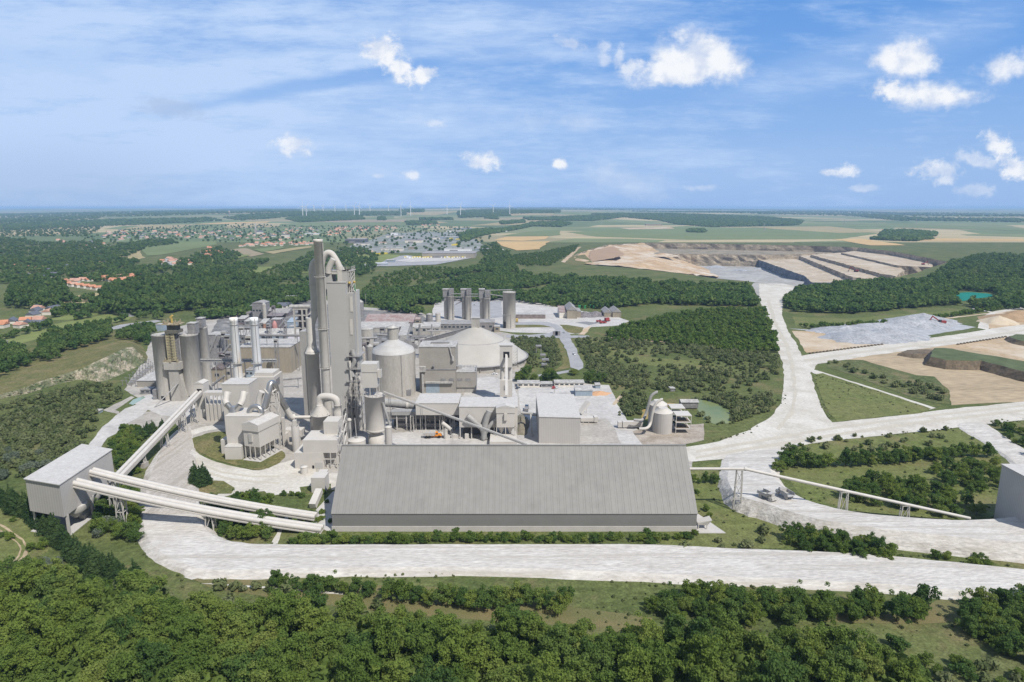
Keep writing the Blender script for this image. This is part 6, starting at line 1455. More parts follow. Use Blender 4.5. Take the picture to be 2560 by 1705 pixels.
# substation
o = thing('substation','fenced electrical substation left of the old silos','substation',(*g('A',1250,960)[:2],0))
m = MB()
pa, pb_, pc_, pd_ = g('A',1130,1050), g('A',1250,1055), g('A',1430,900), g('A',1370,850)
for i in range(9):
    for j in range(4):
        p = lerp(lerp(pa,pd_,i/8), lerp(pb_,pc_,i/8), j/3); m.bar((p[0],p[1],0),(p[0],p[1],4.5),.3); m.bar((p[0]-1.2,p[1],4.3),(p[0]+1.2,p[1],4.3),.25)
P_('busbar_frame', m, GREYW, o)
m = MB()
for i in range(8):
    p = lerp(lerp(pa,pd_,(i+.5)/8), lerp(pb_,pc_,(i+.5)/8), .5); m.box(p[0]-1.5,p[0]+1.5,p[1]-1,p[1]+1,0,2.4)
P_('transformer', m, STEEL, o)
# ================================================================ vegetation
def leaf_mat(name, dark, mid, light, attr=False, trans=.42):
    m = bpy.data.materials.new(name); m.use_nodes = True; nt = m.node_tree; N, L = nt.nodes, nt.links
    N.clear(); out = N.new('ShaderNodeOutputMaterial')
    if attr:
        a = N.new('ShaderNodeAttribute'); a.attribute_name = 'tint'; rnd = a.outputs['Fac']
    else:
        a = N.new('ShaderNodeObjectInfo'); rnd = a.outputs['Random']
    geo = N.new('ShaderNodeNewGeometry')
    n = N.new('ShaderNodeTexNoise'); n.inputs['Scale'].default_value = .35; n.inputs['Detail'].default_value = 3; L.new(geo.outputs['Position'], n.inputs['Vector'])
    n2 = N.new('ShaderNodeTexNoise'); n2.inputs['Scale'].default_value = .018; n2.inputs['Detail'].default_value = 3; L.new(geo.outputs['Position'], n2.inputs['Vector'])
    s = N.new('ShaderNodeMath'); s.operation = 'MULTIPLY'; s.inputs[1].default_value = .50; L.new(rnd, s.inputs[0])
    s2 = N.new('ShaderNodeMath'); s2.operation = 'MULTIPLY_ADD'; s2.inputs[1].default_value = .55; L.new(n.outputs[0], s2.inputs[0]); L.new(s.outputs[0], s2.inputs[2])
    s3 = N.new('ShaderNodeMath'); s3.operation = 'MULTIPLY_ADD'; s3.inputs[1].default_value = .55; L.new(n2.outputs[0], s3.inputs[0]); L.new(s2.outputs[0], s3.inputs[2])
    mr = N.new('ShaderNodeMapRange'); mr.inputs[1].default_value = .42; mr.inputs[2].default_value = 1.18; L.new(s3.outputs[0], mr.inputs[0])
    r = N.new('ShaderNodeValToRGB'); L.new(mr.outputs[0], r.inputs[0])
    e = r.color_ramp.elements; e.new(.5)
    for i, (p, c) in enumerate(((0, dark), (.5, mid), (1, light))): e[i].position = p; e[i].color = (*c, 1)
    d = N.new('ShaderNodeBsdfDiffuse'); t = N.new('ShaderNodeBsdfTranslucent'); mx = N.new('ShaderNodeMixShader'); mx.inputs[0].default_value = trans
    L.new(r.outputs[0], d.inputs[0]); L.new(r.outputs[0], t.inputs[0]); L.new(d.outputs[0], mx.inputs[1]); L.new(t.outputs[0], mx.inputs[2]); L.new(mx.outputs[0], out.inputs['Surface'])
    return m
LEAF = leaf_mat('leaf_green', (.092,.155,.036), (.155,.225,.052), (.23,.285,.078))
LEAFB = leaf_mat('leaf_bright_green', (.13,.19,.04), (.195,.26,.058), (.26,.30,.085))

LEAFD = leaf_mat('leaf_dark_green', (.074,.135,.04), (.118,.19,.052), (.18,.25,.07))
LEAFG = leaf_mat('leaf_grey_green', (.125,.165,.115), (.18,.215,.155), (.24,.27,.20))
LEAFC = leaf_mat('conifer_green', (.045,.088,.034), (.070,.118,.044), (.10,.15,.055))
LEAFA = leaf_mat('wood_leaf_green', (.064,.124,.04), (.104,.17,.05), (.168,.225,.072), True)
LEAFS = leaf_mat('scrub_leaf_green', (.11,.15,.06), (.17,.20,.088), (.23,.25,.13), True)
LEAFS2 = leaf_mat('undergrowth_leaf', (.095,.15,.038), (.15,.21,.052), (.21,.25,.075), True)
LEAFY = leaf_mat('young_leaf_green', (.072,.13,.03), (.11,.175,.04), (.16,.21,.055), True)
ICO_V, ICO_F = [], []
def _ico():
    t = (1+5**.5)/2
    v = [(-1,t,0),(1,t,0),(-1,-t,0),(1,-t,0),(0,-1,t),(0,1,t),(0,-1,-t),(0,1,-t),(t,0,-1),(t,0,1),(-t,0,-1),(-t,0,1)]
    f = [(0,11,5),(0,5,1),(0,1,7),(0,7,10),(0,10,11),(1,5,9),(5,11,4),(11,10,2),(10,7,6),(7,1,8),(3,9,4),(3,4,2),(3,2,6),(3,6,8),(3,8,9),(4,9,5),(2,4,11),(6,2,10),(8,6,7),(9,8,1)]
    v = np.array(v, float); v /= np.linalg.norm(v, axis=1)[:,None]
    return v, f
IV, IF = _ico()
def crown_np(lobes, ncards, size, seed, core=.78, loose=.7, up=-.35):
    r = np.random.default_rng(seed); V = []; Fc = []; k = 0
    for (x,y,z,rx,rz) in lobes:
        if core > 0:
            v = IV*np.array([rx,rx,rz])*core*(1+r.uniform(-.12,.12,(12,1))) + np.array([x,y,z]); V.append(v)
            Fc += [tuple(k+i for i in f) for f in IF]; k += 12
    L = np.array(lobes); w = L[:,3]*(L[:,3]+L[:,4]); w /= w.sum()
    n = 0; out = []
    while n < ncards:
        i = r.choice(len(L), p=w); d = r.normal(size=3); d /= np.linalg.norm(d)
        if d[2] < up: continue
        p = L[i,:3] + d*np.array([L[i,3],L[i,3],L[i,4]])*r.uniform(.84,1.12)
        q_ = (p-L[:,:3])/np.stack([L[:,3],L[:,3],L[:,4]],1); ins = (np.linalg.norm(q_,axis=1) < .72); ins[i] = False
        if ins.any(): n += .15; continue
        nn = d + loose*r.normal(size=3); nn /= np.linalg.norm(nn)
        a = np.cross(nn, r.normal(size=3)); a /= np.linalg.norm(a); b = np.cross(nn, a)
        s = size*r.uniform(.55,1.35); s2 = s*r.uniform(.5,1.0)
        out.append([p-a*s, p-b*s2*r.uniform(.6,1)+nn*s*.25, p+a*s, p+b*s2*r.uniform(.6,1)+nn*s*.25]); n += 1
    for qd in out:
        V.append(np.array(qd)); Fc.append((k,k+1,k+2,k+3)); k += 4
    return np.concatenate(V), Fc
def puffs(r, R_, h, n, zc=.62, zr=.42, pr=(.8,1.5)):
    L = []; ex, ey = R_*r.uniform(.75,1.15), R_*r.uniform(.75,1.15); lean = r.normal(size=2)*.5
    for i in range(n):
        d = r.normal(size=3); d /= np.linalg.norm(d); d[2] = abs(d[2])*1.1-.35 if r.random() < .8 else d[2]
        k = r.uniform(.25,1.0)**.45; bumpy = 1+.28*math.sin(3*math.atan2(d[1],d[0])+i*.05)+r.uniform(-.15,.2)
        p = r.uniform(*pr)*(1.25-.45*k)
        z = h*zc + d[2]*h*zr*k*bumpy
        L.append((d[0]*ex*k*bumpy+lean[0]*z/h, d[1]*ey*k*bumpy+lean[1]*z/h, max(p*.6, z), p, p*r.uniform(.6,.95)))
    L.append((0,0,h*zc*.8,R_*.45,h*zr*.7))
    return L
def mesh_np(name, V, Fc, m):
    me = bpy.data.meshes.new(name); me.from_pydata(V.tolist(), [], Fc); me.materials.append(m); me.update(); return me
def lobes_round(r, R_, h, n, squash=.85, z0=.35, ra=.36, rb=.56):
    L = [(0,0,h-R_*.9,R_*.75,R_*.85)]
    for i in range(n):
        a = 2*math.pi*i/n + r.uniform(-.4,.4); d = R_*r.uniform(.42,.68); rr = R_*r.uniform(ra,rb)
        zz = r.uniform(h*z0+rr*.4, h-rr*1.05); L.append((d*math.cos(a), d*math.sin(a), zz, rr, rr*squash))
    return L
TEMPL = {}
def trunk_mesh(name, h, r0, seed):
    r = random.Random(seed); m = MB()
    top = (r.uniform(-.4,.4), r.uniform(-.4,.4), h*.8)
    m.tube([(0,0,-.3),(top[0]*.3,top[1]*.3,h*.35),top],[r0,r0*.7,r0*.25],7)
    for i in range(4):
        a = i*1.6+r.random(); b = h*r.uniform(.3,.5); m.tube([(top[0]*.3,top[1]*.3,b),(math.cos(a)*h*.2,math.sin(a)*h*.2,b+h*.25)],[r0*.4,r0*.12],5)
    me = bpy.data.meshes.new(name); me.from_pydata(m.v, [], m.f); me.materials.append(BARK); me.update(); return me
def template(kind, n, fn, leafm, tr_h, tr_r):
    out = []
    for i in range(n):
        V, Fc = fn(i); out.append((mesh_np('crown', V, Fc, leafm[i % len(leafm)] if isinstance(leafm, list) else leafm), trunk_mesh('trunk', tr_h, tr_r, i)))
    TEMPL[kind] = out
rr_ = np.random.default_rng(5)
template('forest_tree', 12, lambda i: crown_np(puffs(rr_, rr_.uniform(3.4,5.0), rr_.uniform(9,13), 34), 2600, .30, 100+i, .55, 1.0, -.5), [LEAF,LEAFB,LEAF,LEAFD,LEAF,LEAFB,LEAF], 8, .22)
template('thicket_tree', 8, lambda i: crown_np(puffs(rr_, rr_.uniform(2.5,3.4), rr_.uniform(5.5,7.8), 26, .5, .5, (.6,1.2)), 1900, .27, 200+i, .55, 1.0, -.7), [LEAFD,LEAF,LEAFD,LEAFB], 5, .16)
template('shrub', 6, lambda i: crown_np(puffs(rr_, rr_.uniform(1.7,2.5), rr_.uniform(2.8,4.0), 20, .45, .5, (.45,.85)), 1000, .23, 300+i, .55, 1.0, -.7), [LEAF,LEAFB,LEAFD], 2.2, .1)
template('grey_shrub', 4, lambda i: crown_np(lobes_round(rr_, rr_.uniform(2.0,2.8), rr_.uniform(3.4,4.6), 8, .9, .1), 700, .33, 400+i, .74, .9, -.6), LEAFG, 2.2, .1)
def con(i):
    L = []; h = rr_.uniform(8.5,11)
    for k in range(7):
        t = k/6; rad = 3.0*(1-t)**.8+.5
        for j in range(3 if t < .7 else 1):
            a = j*2.1+k; L.append((math.cos(a)*rad*.45, math.sin(a)*rad*.45, .9+t*(h-1.6), rad*.68, 1.25))
    return crown_np(L, 1100, .36, 500+i, .8, .55, -.5)
template('conifer', 5, con, LEAFC, 7, .18)
CNT = {}
def plant(kind, x, y, s, label, group, cat, rx=None, z=None):
    lst = TEMPL[kind]; cm, tm = lst[CNT.get(kind,0) % len(lst)] if rx is None else lst[rx % len(lst)]
    CNT[kind] = CNT.get(kind,0)+1
    e = bpy.data.objects.new(kind, None); COL.objects.link(e); e.location = (x,y,hz(x,y) if z is None else z)
    e.rotation_euler = (0,0,random.uniform(0,6.28)); e.scale = (s*random.uniform(.92,1.1),s*random.uniform(.92,1.1),s*random.uniform(.88,1.12))
    tag(e, label, cat, group)
    for nm, me in (('crown',cm),('trunk',tm)):
        o = bpy.data.objects.new(nm, me); COL.objects.link(o); o.parent = e
    return e
def scatter(poly, sp, jit=.42, ymax=1e9):
    xs = [p[0] for p in poly]; ys = [p[1] for p in poly]; out = []; r = 0
    y = min(ys)
    while y < min(max(ys), ymax):
        x = min(xs) + (sp*.5 if r % 2 else 0)
        while x < max(xs):
            X, Y = x+random.uniform(-jit,jit)*sp, y+random.uniform(-jit,jit)*sp
            if inside(X, Y, poly): out.append((X,Y))
            x += sp
        y += sp*.88; r += 1
    return out
def along(pts, sp, wob=.5):
    out = []
    for a, b in zip(pts, pts[1:]):
        L_ = math.dist(a,b); n = max(1,int(L_/sp))
        for i in range(n):
            t = (i+random.uniform(0,.6))/n; out.append((a[0]+(b[0]-a[0])*t+random.uniform(-wob,wob), a[1]+(b[1]-a[1])*t+random.uniform(-wob,wob)))
    return out
# --- foreground wood: every tree on its own
fpoly = xy('D', [(-60,1350),(120,1345),(330,1390),(520,1424),(800,1447),(1000,1466),(1300,1486),(1430,1496),(1600,1494),(1800,1508),(2000,1530),(2120,1565)]) + [(112,168),(112,150),(-175,150)]
pts = scatter(fpoly, 8.6)
pts.sort(key=lambda p: p[1])
for i,(x,y) in enumerate(pts[:300]):
    plant('forest_tree', x, y, random.uniform(.95,1.3), 'leafy green tree of the dense wood along the bottom of the picture', 'trees of the foreground wood', 'tree')
def rowof(kind, pts, s0, s1, label, group, cat='tree'):
    for x, y in pts: plant(kind, x, y, random.uniform(s0,s1), label, group, cat)
# hedge along the lower edge of the haul road
rowof('thicket_tree', along(xy('D',[(622,1352),(760,1358),(860,1364)]),3.4,.8),.65,.95,'dark rounded tree in the hedge just below the haul road','trees in the hedge below the haul road')
rowof('thicket_tree', along(xy('D',[(850,1368),(950,1385),(1100,1395),(1330,1398)]),3.6,1.4),.85,1.25,'dark rounded tree in the hedge just below the haul road','trees in the hedge below the haul road')
rowof('thicket_tree', scatter(xy('D',[(1440,1405),(1530,1378),(1700,1370),(1900,1382),(2140,1392),(2160,1410),(2130,1432),(1800,1442),(1560,1440)]),5.2),.8,1.2,'dark tree of the dense thicket between the haul road and the foreground wood','trees of the thicket below the haul road')
rowof('thicket_tree', scatter(xy('D',[(2215,1400),(2380,1370),(2380,1530),(2280,1500),(2210,1450)]),5.6),.9,1.3,'dark tree of the thicket in the lower right corner','trees of the lower right thicket')
rowof('shrub', scatter(xy('D',[(1150,1440),(1340,1455),(1560,1470),(1560,1490),(1300,1490),(1100,1465)]),7),.7,1.2,'small shrub on the dry verge above the foreground wood','shrubs on the verge above the wood','shrub')
rowof('shrub', scatter(xy('D',[(1850,1475),(2200,1490),(2354,1540),(2354,1600),(2150,1560)]),7.5),.7,1.4,'bushy shrub beside the foreground wood near the lower right corner','shrubs near the lower right corner','shrub')
# thicket between the two haul roads
rowof('thicket_tree', scatter(xy('D',[(1790,1238),(1835,1225),(1940,1245),(2050,1268),(2085,1290),(1960,1288),(1830,1268)]),4.6),.7,1.0,'dark tree of the thicket between the chalk ramp and the haul road','trees between ramp and haul road')
rowof('shrub', xy('D',[(2150,1283),(2175,1285),(2250,1292),(2270,1300),(2240,1300)]),.9,1.3,'lone bush on the chalk bank at the right','bushes on the chalk bank','shrub')
# below the hall front
rowof('shrub', along(xy('D',[(670,1249),(850,1247),(1000,1245),(1110,1245)]),2.0,1.6),.9,1.4,'low bush in the strip between the storage hall and the haul road','bushes below the storage hall','shrub')
rowof('shrub', along(xy('D',[(1110,1244),(1300,1243),(1480,1241),(1600,1233)]),2.3,1.6),.7,1.2,'low bush in the strip between the storage hall and the haul road','bushes below the storage hall','shrub')
# row of rounded trees and thickets on the right meadow
rowof('thicket_tree', along(xy('D',[(1800,1062),(1840,1075),(1900,1072),(1960,1072),(2060,1064),(2180,1052),(2275,1050)]),4.6,1.0),.9,1.4,'rounded dark tree in the row crossing the right meadow','row of trees across the right meadow')
rowof('thicket_tree', along(xy('D',[(1785,1090),(1812,1068),(1822,1045)]),6,1),.9,1.2,'rounded dark tree at the left end of the meadow row','trees beside the ramp head')
rowof('thicket_tree', scatter(xy('D',[(1930,1128),(2000,1108),(2090,1105),(2170,1130),(2230,1165),(2265,1200),(2150,1195),(2040,1170),(1960,1160)]),7.0),.8,1.2,'dark tree of the lower clump on the right meadow','trees of the lower meadow clump')
rowof('thicket_tree', scatter(xy('D',[(2128,1085),(2200,1062),(2310,1070),(2318,1110),(2280,1150),(2200,1130)]),7.5),.8,1.15,'dark tree of the upper clump by the branch road','trees of the upper meadow clump')
rowof('thicket_tree', scatter(xy('D',[(2275,975),(2380,990),(2380,1060),(2320,1020)]),7.5),.6,.9,'small tree between the haul road and the branch road','trees by the branch road')
rowof('thicket_tree', along(xy('D',[(1590,1112),(1640,1112),(1668,1108)]),3.6,1.2),.7,.9,'dark tree in the short hedge at the right end of the hall','hedge at the right end of the hall')
rowof('shrub', xy('D',[(1602,1135),(1625,1175),(1632,1190),(1500,1252),(1840,1025),(1930,1012),(2000,1052),(1980,1030)]),.6,.9,'single low bush standing alone on the grass','single bushes on the grass','shrub')
# conifer hedge on the left
rowof('conifer', along(xy('D',[(-40,1140),(60,1185),(120,1225),(165,1275),(215,1310),(270,1345),(330,1372)]),3.6,1.4),.75,1.1,'dark conifer in the diagonal hedge at the lower left','conifers of the lower left hedge')
rowof('conifer', along(xy('D',[(180,1302),(240,1335),(320,1362)]),4.2,1.6),.85,1.1,'dark conifer in the diagonal hedge at the lower left','conifers of the lower left hedge')
rowof('conifer', along(xy('D',[(318,1015),(345,995),(385,985)]),3.4,.6),.65,.8,'clipped conifer in the dense hedge beside the inclined conveyor','conifers beside the inclined conveyor')
rowof('conifer', xy('D',[(446,1116),(456,1118),(466,1116),(475,1112),(460,1108),(448,1108),(470,1106)]),.8,.95,'dark conifer in the round clump inside the road bend','conifers in the road bend')
rowof('thicket_tree', scatter(xy('D',[(245,1120),(300,1120),(322,1180),(318,1260),(250,1240),(215,1215)]),5),.7,1.1,'dark tree under the tube conveyors left of the haul road','trees left of the haul road')
rowof('thicket_tree', scatter(xy('D',[(470,1165),(560,1160),(640,1180),(625,1245),(545,1245),(490,1228)]),5),.65,1.05,'dark tree under the tube conveyors right of the haul road','trees right of the haul road bend')
rowof('shrub', scatter(xy('D',[(250,1060),(275,985),(315,985),(325,1010),(320,1090),(290,1100)]),4),.9,1.4,'leafy bush between the transfer house and the pale road','bushes behind the transfer house','shrub')
rowof('shrub', along(xy('D',[(648,1140),(700,1140),(755,1136)]),3,1),.6,.95,'bush beside the sloping gallery','bushes by the sloping gallery','shrub')
rowof('shrub', scatter(xy('D',[(700,1180),(760,1150),(770,1200),(735,1225),(650,1225)]),5),.5,.9,'bush at the left end of the storage hall','bushes at the left end of the hall','shrub')
rowof('shrub', scatter(xy('D',[(60,1290),(160,1320),(330,1380),(250,1390),(0,1365),(-40,1320)]),5),.8,1.5,'leafy bush between the conifer hedge and the foreground wood','bushes below the conifer hedge','shrub')
rowof('grey_shrub', xy('D',[(20,1335),(10,1350),(85,1325),(125,1312),(100,1300),(245,1208),(225,1235),(270,1215),(5,1100),(30,1060),(90,1050),(110,1075),(20,1040),(70,1085),(180,1175)]),.9,1.5,'silvery grey green bush in the lower left','silvery bushes in the lower left','shrub')
rowof('shrub', xy('D',[(70,1265),(95,1262),(110,1250),(12,1232),(25,1240),(2,1235),(30,1200)]),.6,1.1,'single bush by the sandy track','bushes by the sandy track','shrub')
rowof('thicket_tree', scatter(xy('K',[(1960,905),(2060,880),(2230,880),(2290,930),(2200,950),(2000,940)]),4.5),.6,.9,'tree of the round clump between the chalk road and the tube conveyors','trees of the clump by the tube conveyors')
# trees round the office rows
rowof('thicket_tree', xy('D',[(1196,876),(1210,872),(1228,880),(1255,878),(1262,872),(1272,880),(1352,880),(1360,872),(1320,862),(1380,880)]),1.1,1.6,'round tree behind the office rows','trees behind the office rows')

# --- woods and scrub too many to count: one mesh each
def small(i, n, size, tall=1.0, R_=4.2, seed=900, core=.8, loose=.6):
    r = np.random.default_rng(seed+i); h = r.uniform(8,10.5)*tall
    return crown_np(lobes_round(r, R_, h, 5, .95*tall, .25), n, size, seed+i, core, loose, -.2)
WOOD_N = [small(i,130,1.0) for i in range(6)]
WOOD_F = [small(i,46,1.6,1.0,4.4,950,.9) for i in range(6)]
POPL = [small(i,80,1.2,1.5,3.6,970,.85) for i in range(5)]
SCRUB = [(lambda r_: crown_np(lobes_round(r_, 1.9, 2.9, 4, .9, .1), 55, .62, 990+i, .8, .8, -.4))(np.random.default_rng(980+i)) for i in range(6)]
LUMP = [crown_np([(0,0,4,6,5),(5,2,3.5,5,4.5),(-5,-1,3.2,5,4)], 12, 2.6, 30+i, 1.0, .5, 0) for i in range(3)]
def mass(name, label, pts, tem, m, s0, s1, zs=1.0):
    """pts (x, y) -> one mesh of leafy crowns, each crown with its own tint"""
    Vs, qd, tr, tint = [], [], [], []; off = 0
    pre = []
    for V, Fc in tem:
        q4 = np.array([f for f in Fc if len(f)==4], dtype=np.int64).reshape(-1,4); t3 = np.array([f for f in Fc if len(f)==3], dtype=np.int64).reshape(-1,3)
        pre.append((np.asarray(V), q4, t3))
    for x, y in pts:
        V, q4, t3 = pre[rng.integers(len(pre))]; s = rng.uniform(s0,s1); a = rng.uniform(0,6.28); c, n = math.cos(a), math.sin(a)
        P = V*s; W_ = np.empty_like(P); W_[:,0] = P[:,0]*c-P[:,1]*n+x; W_[:,1] = P[:,0]*n+P[:,1]*c+y; W_[:,2] = P[:,2]*zs*rng.uniform(.85,1.15)+hz(x,y)
        Vs.append(W_); qd.append(q4+off); tr.append(t3+off); tint.append(np.full(len(V), rng.uniform(0,1), dtype=np.float32)); off += len(V)
    V = np.concatenate(Vs); q4 = np.concatenate(qd); t3 = np.concatenate(tr); ti = np.concatenate(tint)
    org = np.array([V[:,0].mean(), V[:,1].mean(), 0]); V = (V-org).astype(np.float32)
    me = bpy.data.meshes.new(name); me.vertices.add(len(V)); me.vertices.foreach_set('co', V.ravel())
    nl = q4.size+t3.size; me.loops.add(nl); me.loops.foreach_set('vertex_index', np.concatenate([q4.ravel(), t3.ravel()]).astype(np.int32))
    st = np.concatenate([np.arange(len(q4))*4, q4.size+np.arange(len(t3))*3]).astype(np.int32)
    me.polygons.add(len(st)); me.polygons.foreach_set('loop_start', st)
    me.update(calc_edges=True); me.validate()
    at = me.attributes.new('tint','FLOAT','POINT'); at.data.foreach_set('value', ti)
    me.materials.append(m); o = bpy.data.objects.new(name, me); COL.objects.link(o); o.location = tuple(org)
    return tag(o, label, 'woodland' if 'wood' in name or 'plant' in name else 'scrub', None, 'stuff')
def gpoly(k, pts): return [gt(*q(k,x,y))[:2] for x, y in pts]
wn, wf, po, yo, sc, lu = [], [], [], [], [], []
# middle woods
wf += scatter(gpoly('D', [(985,690),(1010,655),(1100,632),(1200,632),(1330,645),(1450,648),(1600,660),(1722,662),(1745,705),(1650,705),(1500,700),(1400,712),(1260,705),(1150,690),(1080,695)]), 8.5)
wf += scatter(gpoly('D', [(820,690),(880,672),(1000,665),(1010,700),(960,730),(880,715)]), 8)
wf += scatter(gpoly('D', [(1000,640),(1130,610),(1180,600),(1190,625),(1080,650)]), 10)
yo += scatter(gpoly('D', [(1160,590),(1250,580),(1330,563),(1322,578),(1265,612),(1200,612)]), 11)
wf += scatter(gpoly('D', [(1130,585),(1165,580),(1180,598),(1150,612),(1090,615)]), 14)
yo += scatter(gpoly('D', [(1395,765),(1500,735),(1620,715),(1755,712),(1782,770),(1788,812),(1700,812),(1560,795),(1450,785),(1400,790)]), 6.5)
LAG = gpoly('N', [(1740,168),(1860,158),(2130,180),(2125,250),(1960,275),(1800,285)])
wf += scatter(gpoly('D', [(1803,692),(1835,672),(1960,654),(2100,650),(2354,655),(2380,690),(2280,697),(2180,703),(2066,713),(1957,722),(1824,718),(1803,705)]), 8.5)
wf += scatter(gpoly('D', [(2150,634),(2190,604),(2265,587),(2380,592),(2380,654),(2110,650)]), 14)
wf += scatter(gpoly('D', [(2200,690),(2380,680),(2380,715),(2250,712)]), 11)
yo += along(gpoly('D', [(1840,750),(1860,755),(2000,748),(2120,738),(2240,720),(2300,712)]), 4.5, 2)
po += scatter(gpoly('D', [(232,700),(250,665),(330,650),(460,640),(560,640),(640,660),(640,700),(560,720),(400,715),(300,728),(235,725)]), 8.5)
po += scatter(gpoly('D', [(15,700),(30,670),(100,650),(150,665),(165,695),(130,712),(20,710)]), 8.5)
wf += scatter(gpoly('D', [(560,700),(640,665),(720,655),(720,690),(640,715),(560,730),(470,735),(430,725)]), 8)
wf += scatter(gpoly('D', [(640,655),(660,615),(720,580),(830,572),(870,590),(860,630),(740,655)]), 17)
yo += scatter(gpoly('D', [(560,660),(600,630),(640,610),(700,605),(690,640)]), 15)
yo += scatter(gpoly('D', [(860,640),(960,615),(1100,620),(1010,645),(900,665),(830,675)]), 13)
wn += scatter([p for p in xy('A', [(350,850),(500,860),(560,790),(760,740),(900,700),(1010,650),(1010,520),(960,480),(760,520),(600,560),(480,570),(420,620),(360,700)])], 8)
wn += scatter(xy('A', [(-60,1010),(100,950),(300,900),(330,850),(230,800),(250,720),(120,700),(0,720),(-80,780)]), 8.5)
wn += along(xy('A', [(0,640),(180,590),(420,520),(460,480)]), 7, 3)
wn += along(xy('A', [(1010,490),(1200,440),(1400,420),(1500,440)]), 8, 4)
wf += along(xy('A', [(680,450),(840,415)]), 6, 2)
wn += scatter(xy('A', [(1100,600),(1180,540),(1400,500),(1420,560),(1380,680),(1250,680),(1100,680)]), 8)
wf += scatter(gpoly('A', [(450,440),(700,390),(740,330),(560,330),(500,400)]), 9)
wf += scatter(gpoly('A', [(760,390),(900,380),(1110,370),(1100,335),(920,330),(820,340),(760,350)]), 9)
wf += scatter(gpoly('A', [(1230,400),(1380,400),(1800,400),(1900,370),(1700,300),(1350,310),(1230,350)]), 9)
fstrip = xy('D', [(330,1330),(520,1335),(1000,1345),(1300,1352),(1600,1372),(2000,1395),(2300,1420),(2300,1500),(2000,1480),(1600,1465),(1300,1440),(900,1420),(600,1390),(380,1370)])
nf = lambda x, y: .5+.5*math.sin(x*.043+1.3*math.sin(y*.021))*math.sin(y*.037+1.1*math.sin(x*.029))
def clumpy(poly, sp, lo=.05, hi=.95): return [p for p in scatter(poly, sp, .6) if random.random() < lo+(hi-lo)*nf(*p)**1.9]
# scattered scrub
sc += clumpy(xy('A', [(-60,1580),(-60,1240),(150,1190),(500,1110),(760,1040),(950,1040),(1050,1050),(1130,1130),(1150,1160),(900,1290),(880,1400),(780,1560),(600,1600)]), 3.4, .15, .95)
sc += scatter(xy('D', [(-30,1080),(-30,1000),(150,990),(205,1030),(190,1045),(90,1105),(60,1110)]), 4)
sc += clumpy(xy('I', [(650,690),(700,680),(1050,700),(1500,735),(2000,760),(2250,830),(2330,950),(2230,1100),(2200,1250),(1900,1240),(1500,1235),(1250,1245),(1100,1230),(900,1120),(780,1020),(720,850)]), 3.6, .015, .62)
sc += scatter(xy('I', [(650,700),(720,720),(830,860),(960,980),(1250,1040),(1330,1180),(1160,1220),(1000,1160),(860,1080),(780,1000),(720,850)]), 4.6)
sc += clumpy(xy('D', [(1600,800),(1785,815),(1795,880),(1790,925),(1740,962),(1640,950)]), 4.2, .03, .75)
sc += clumpy(xy('I', [(1100,700),(1500,735),(2000,775),(2080,880),(1700,900),(1200,850)]), 4.5, .1, .8)
sc += scatter(xy('I', [(1100,1480),(1130,1290),(1250,1240),(1400,1300),(1400,1380),(1340,1480),(1250,1500)]), 4)
sc += scatter(xy('I', [(0,760),(0,680),(440,690),(500,900),(420,1020),(330,1010),(380,860),(300,780),(200,830),(280,980),(200,1010),(130,900)]), 4.2)
sc += scatter(xy('D', [(1640,905),(1690,905),(1735,940),(1720,965),(1690,970),(1650,930)]), 4.5)
sc += scatter(xy('N', [(-60,660),(150,670),(280,740),(200,760),(-60,720)]), 6)
sc += scatter(xy('N', [(-60,830),(100,810),(220,870),(180,920),(-60,940)]), 7)
sc += scatter(xy('N', [(-60,1050),(40,1060),(110,1170),(60,1230),(-60,1260)]), 6)
sc += along(xy('N', [(720,760),(860,790),(960,850),(1100,870),(1180,930),(1320,970),(1480,1030),(1600,1070),(1690,1090)]), 4, 5)
sc += scatter(xy('N', [(1240,930),(1560,930),(1700,1030),(1710,1090),(1560,1080)]), 7)
sc += scatter(xy('D', [(1850,1010),(2200,985),(2270,1010),(2060,1040),(1850,1050)]), 11)
sc += scatter(xy('L', [(480,880),(700,880),(900,1000),(500,990),(380,960)]), 10)
sc += along(xy('D', [(1560,1260),(1760,1262)]), 9, 2)
sc += scatter(xy('D', [(0,1310),(60,1290),(130,1310),(330,1360),(420,1370),(330,1390),(0,1370)]), 5)
sc += scatter(xy('D', [(440,1335),(600,1345),(900,1400),(1000,1440),(820,1435),(520,1395)]), 6.5)
sc += scatter(xy('D', [(2130,1560),(2200,1500),(2354,1560),(2354,1580),(2160,1600)]), 6)
yo += along(xy('D', [(1810,1068),(1790,1085)]), 8, 2)
# left far belt: woods among the houses
for poly, sp in (([(0,600),(150,575),(230,590),(330,605),(420,615),(330,640),(230,650),(150,640),(0,655)],15),([(0,545),(110,560),(230,555),(250,580),(150,580),(0,605)],22),
                 ([(230,575),(330,555),(390,550),(410,560),(340,570),(270,600),(180,600)],16),([(420,640),(500,612),(620,600),(560,640)],15),([(110,700),(160,685),(235,690),(235,700)],14),
                 ([(0,545),(0,490),(240,520),(200,545)],34),([(410,600),(500,570),(560,590),(500,620),(400,630)],16),([(1100,575),(1140,560),(1160,585),(1120,600)],16)):
    wf += [p for p in scatter(gpoly('D', poly), sp) if p[1] < 6000]
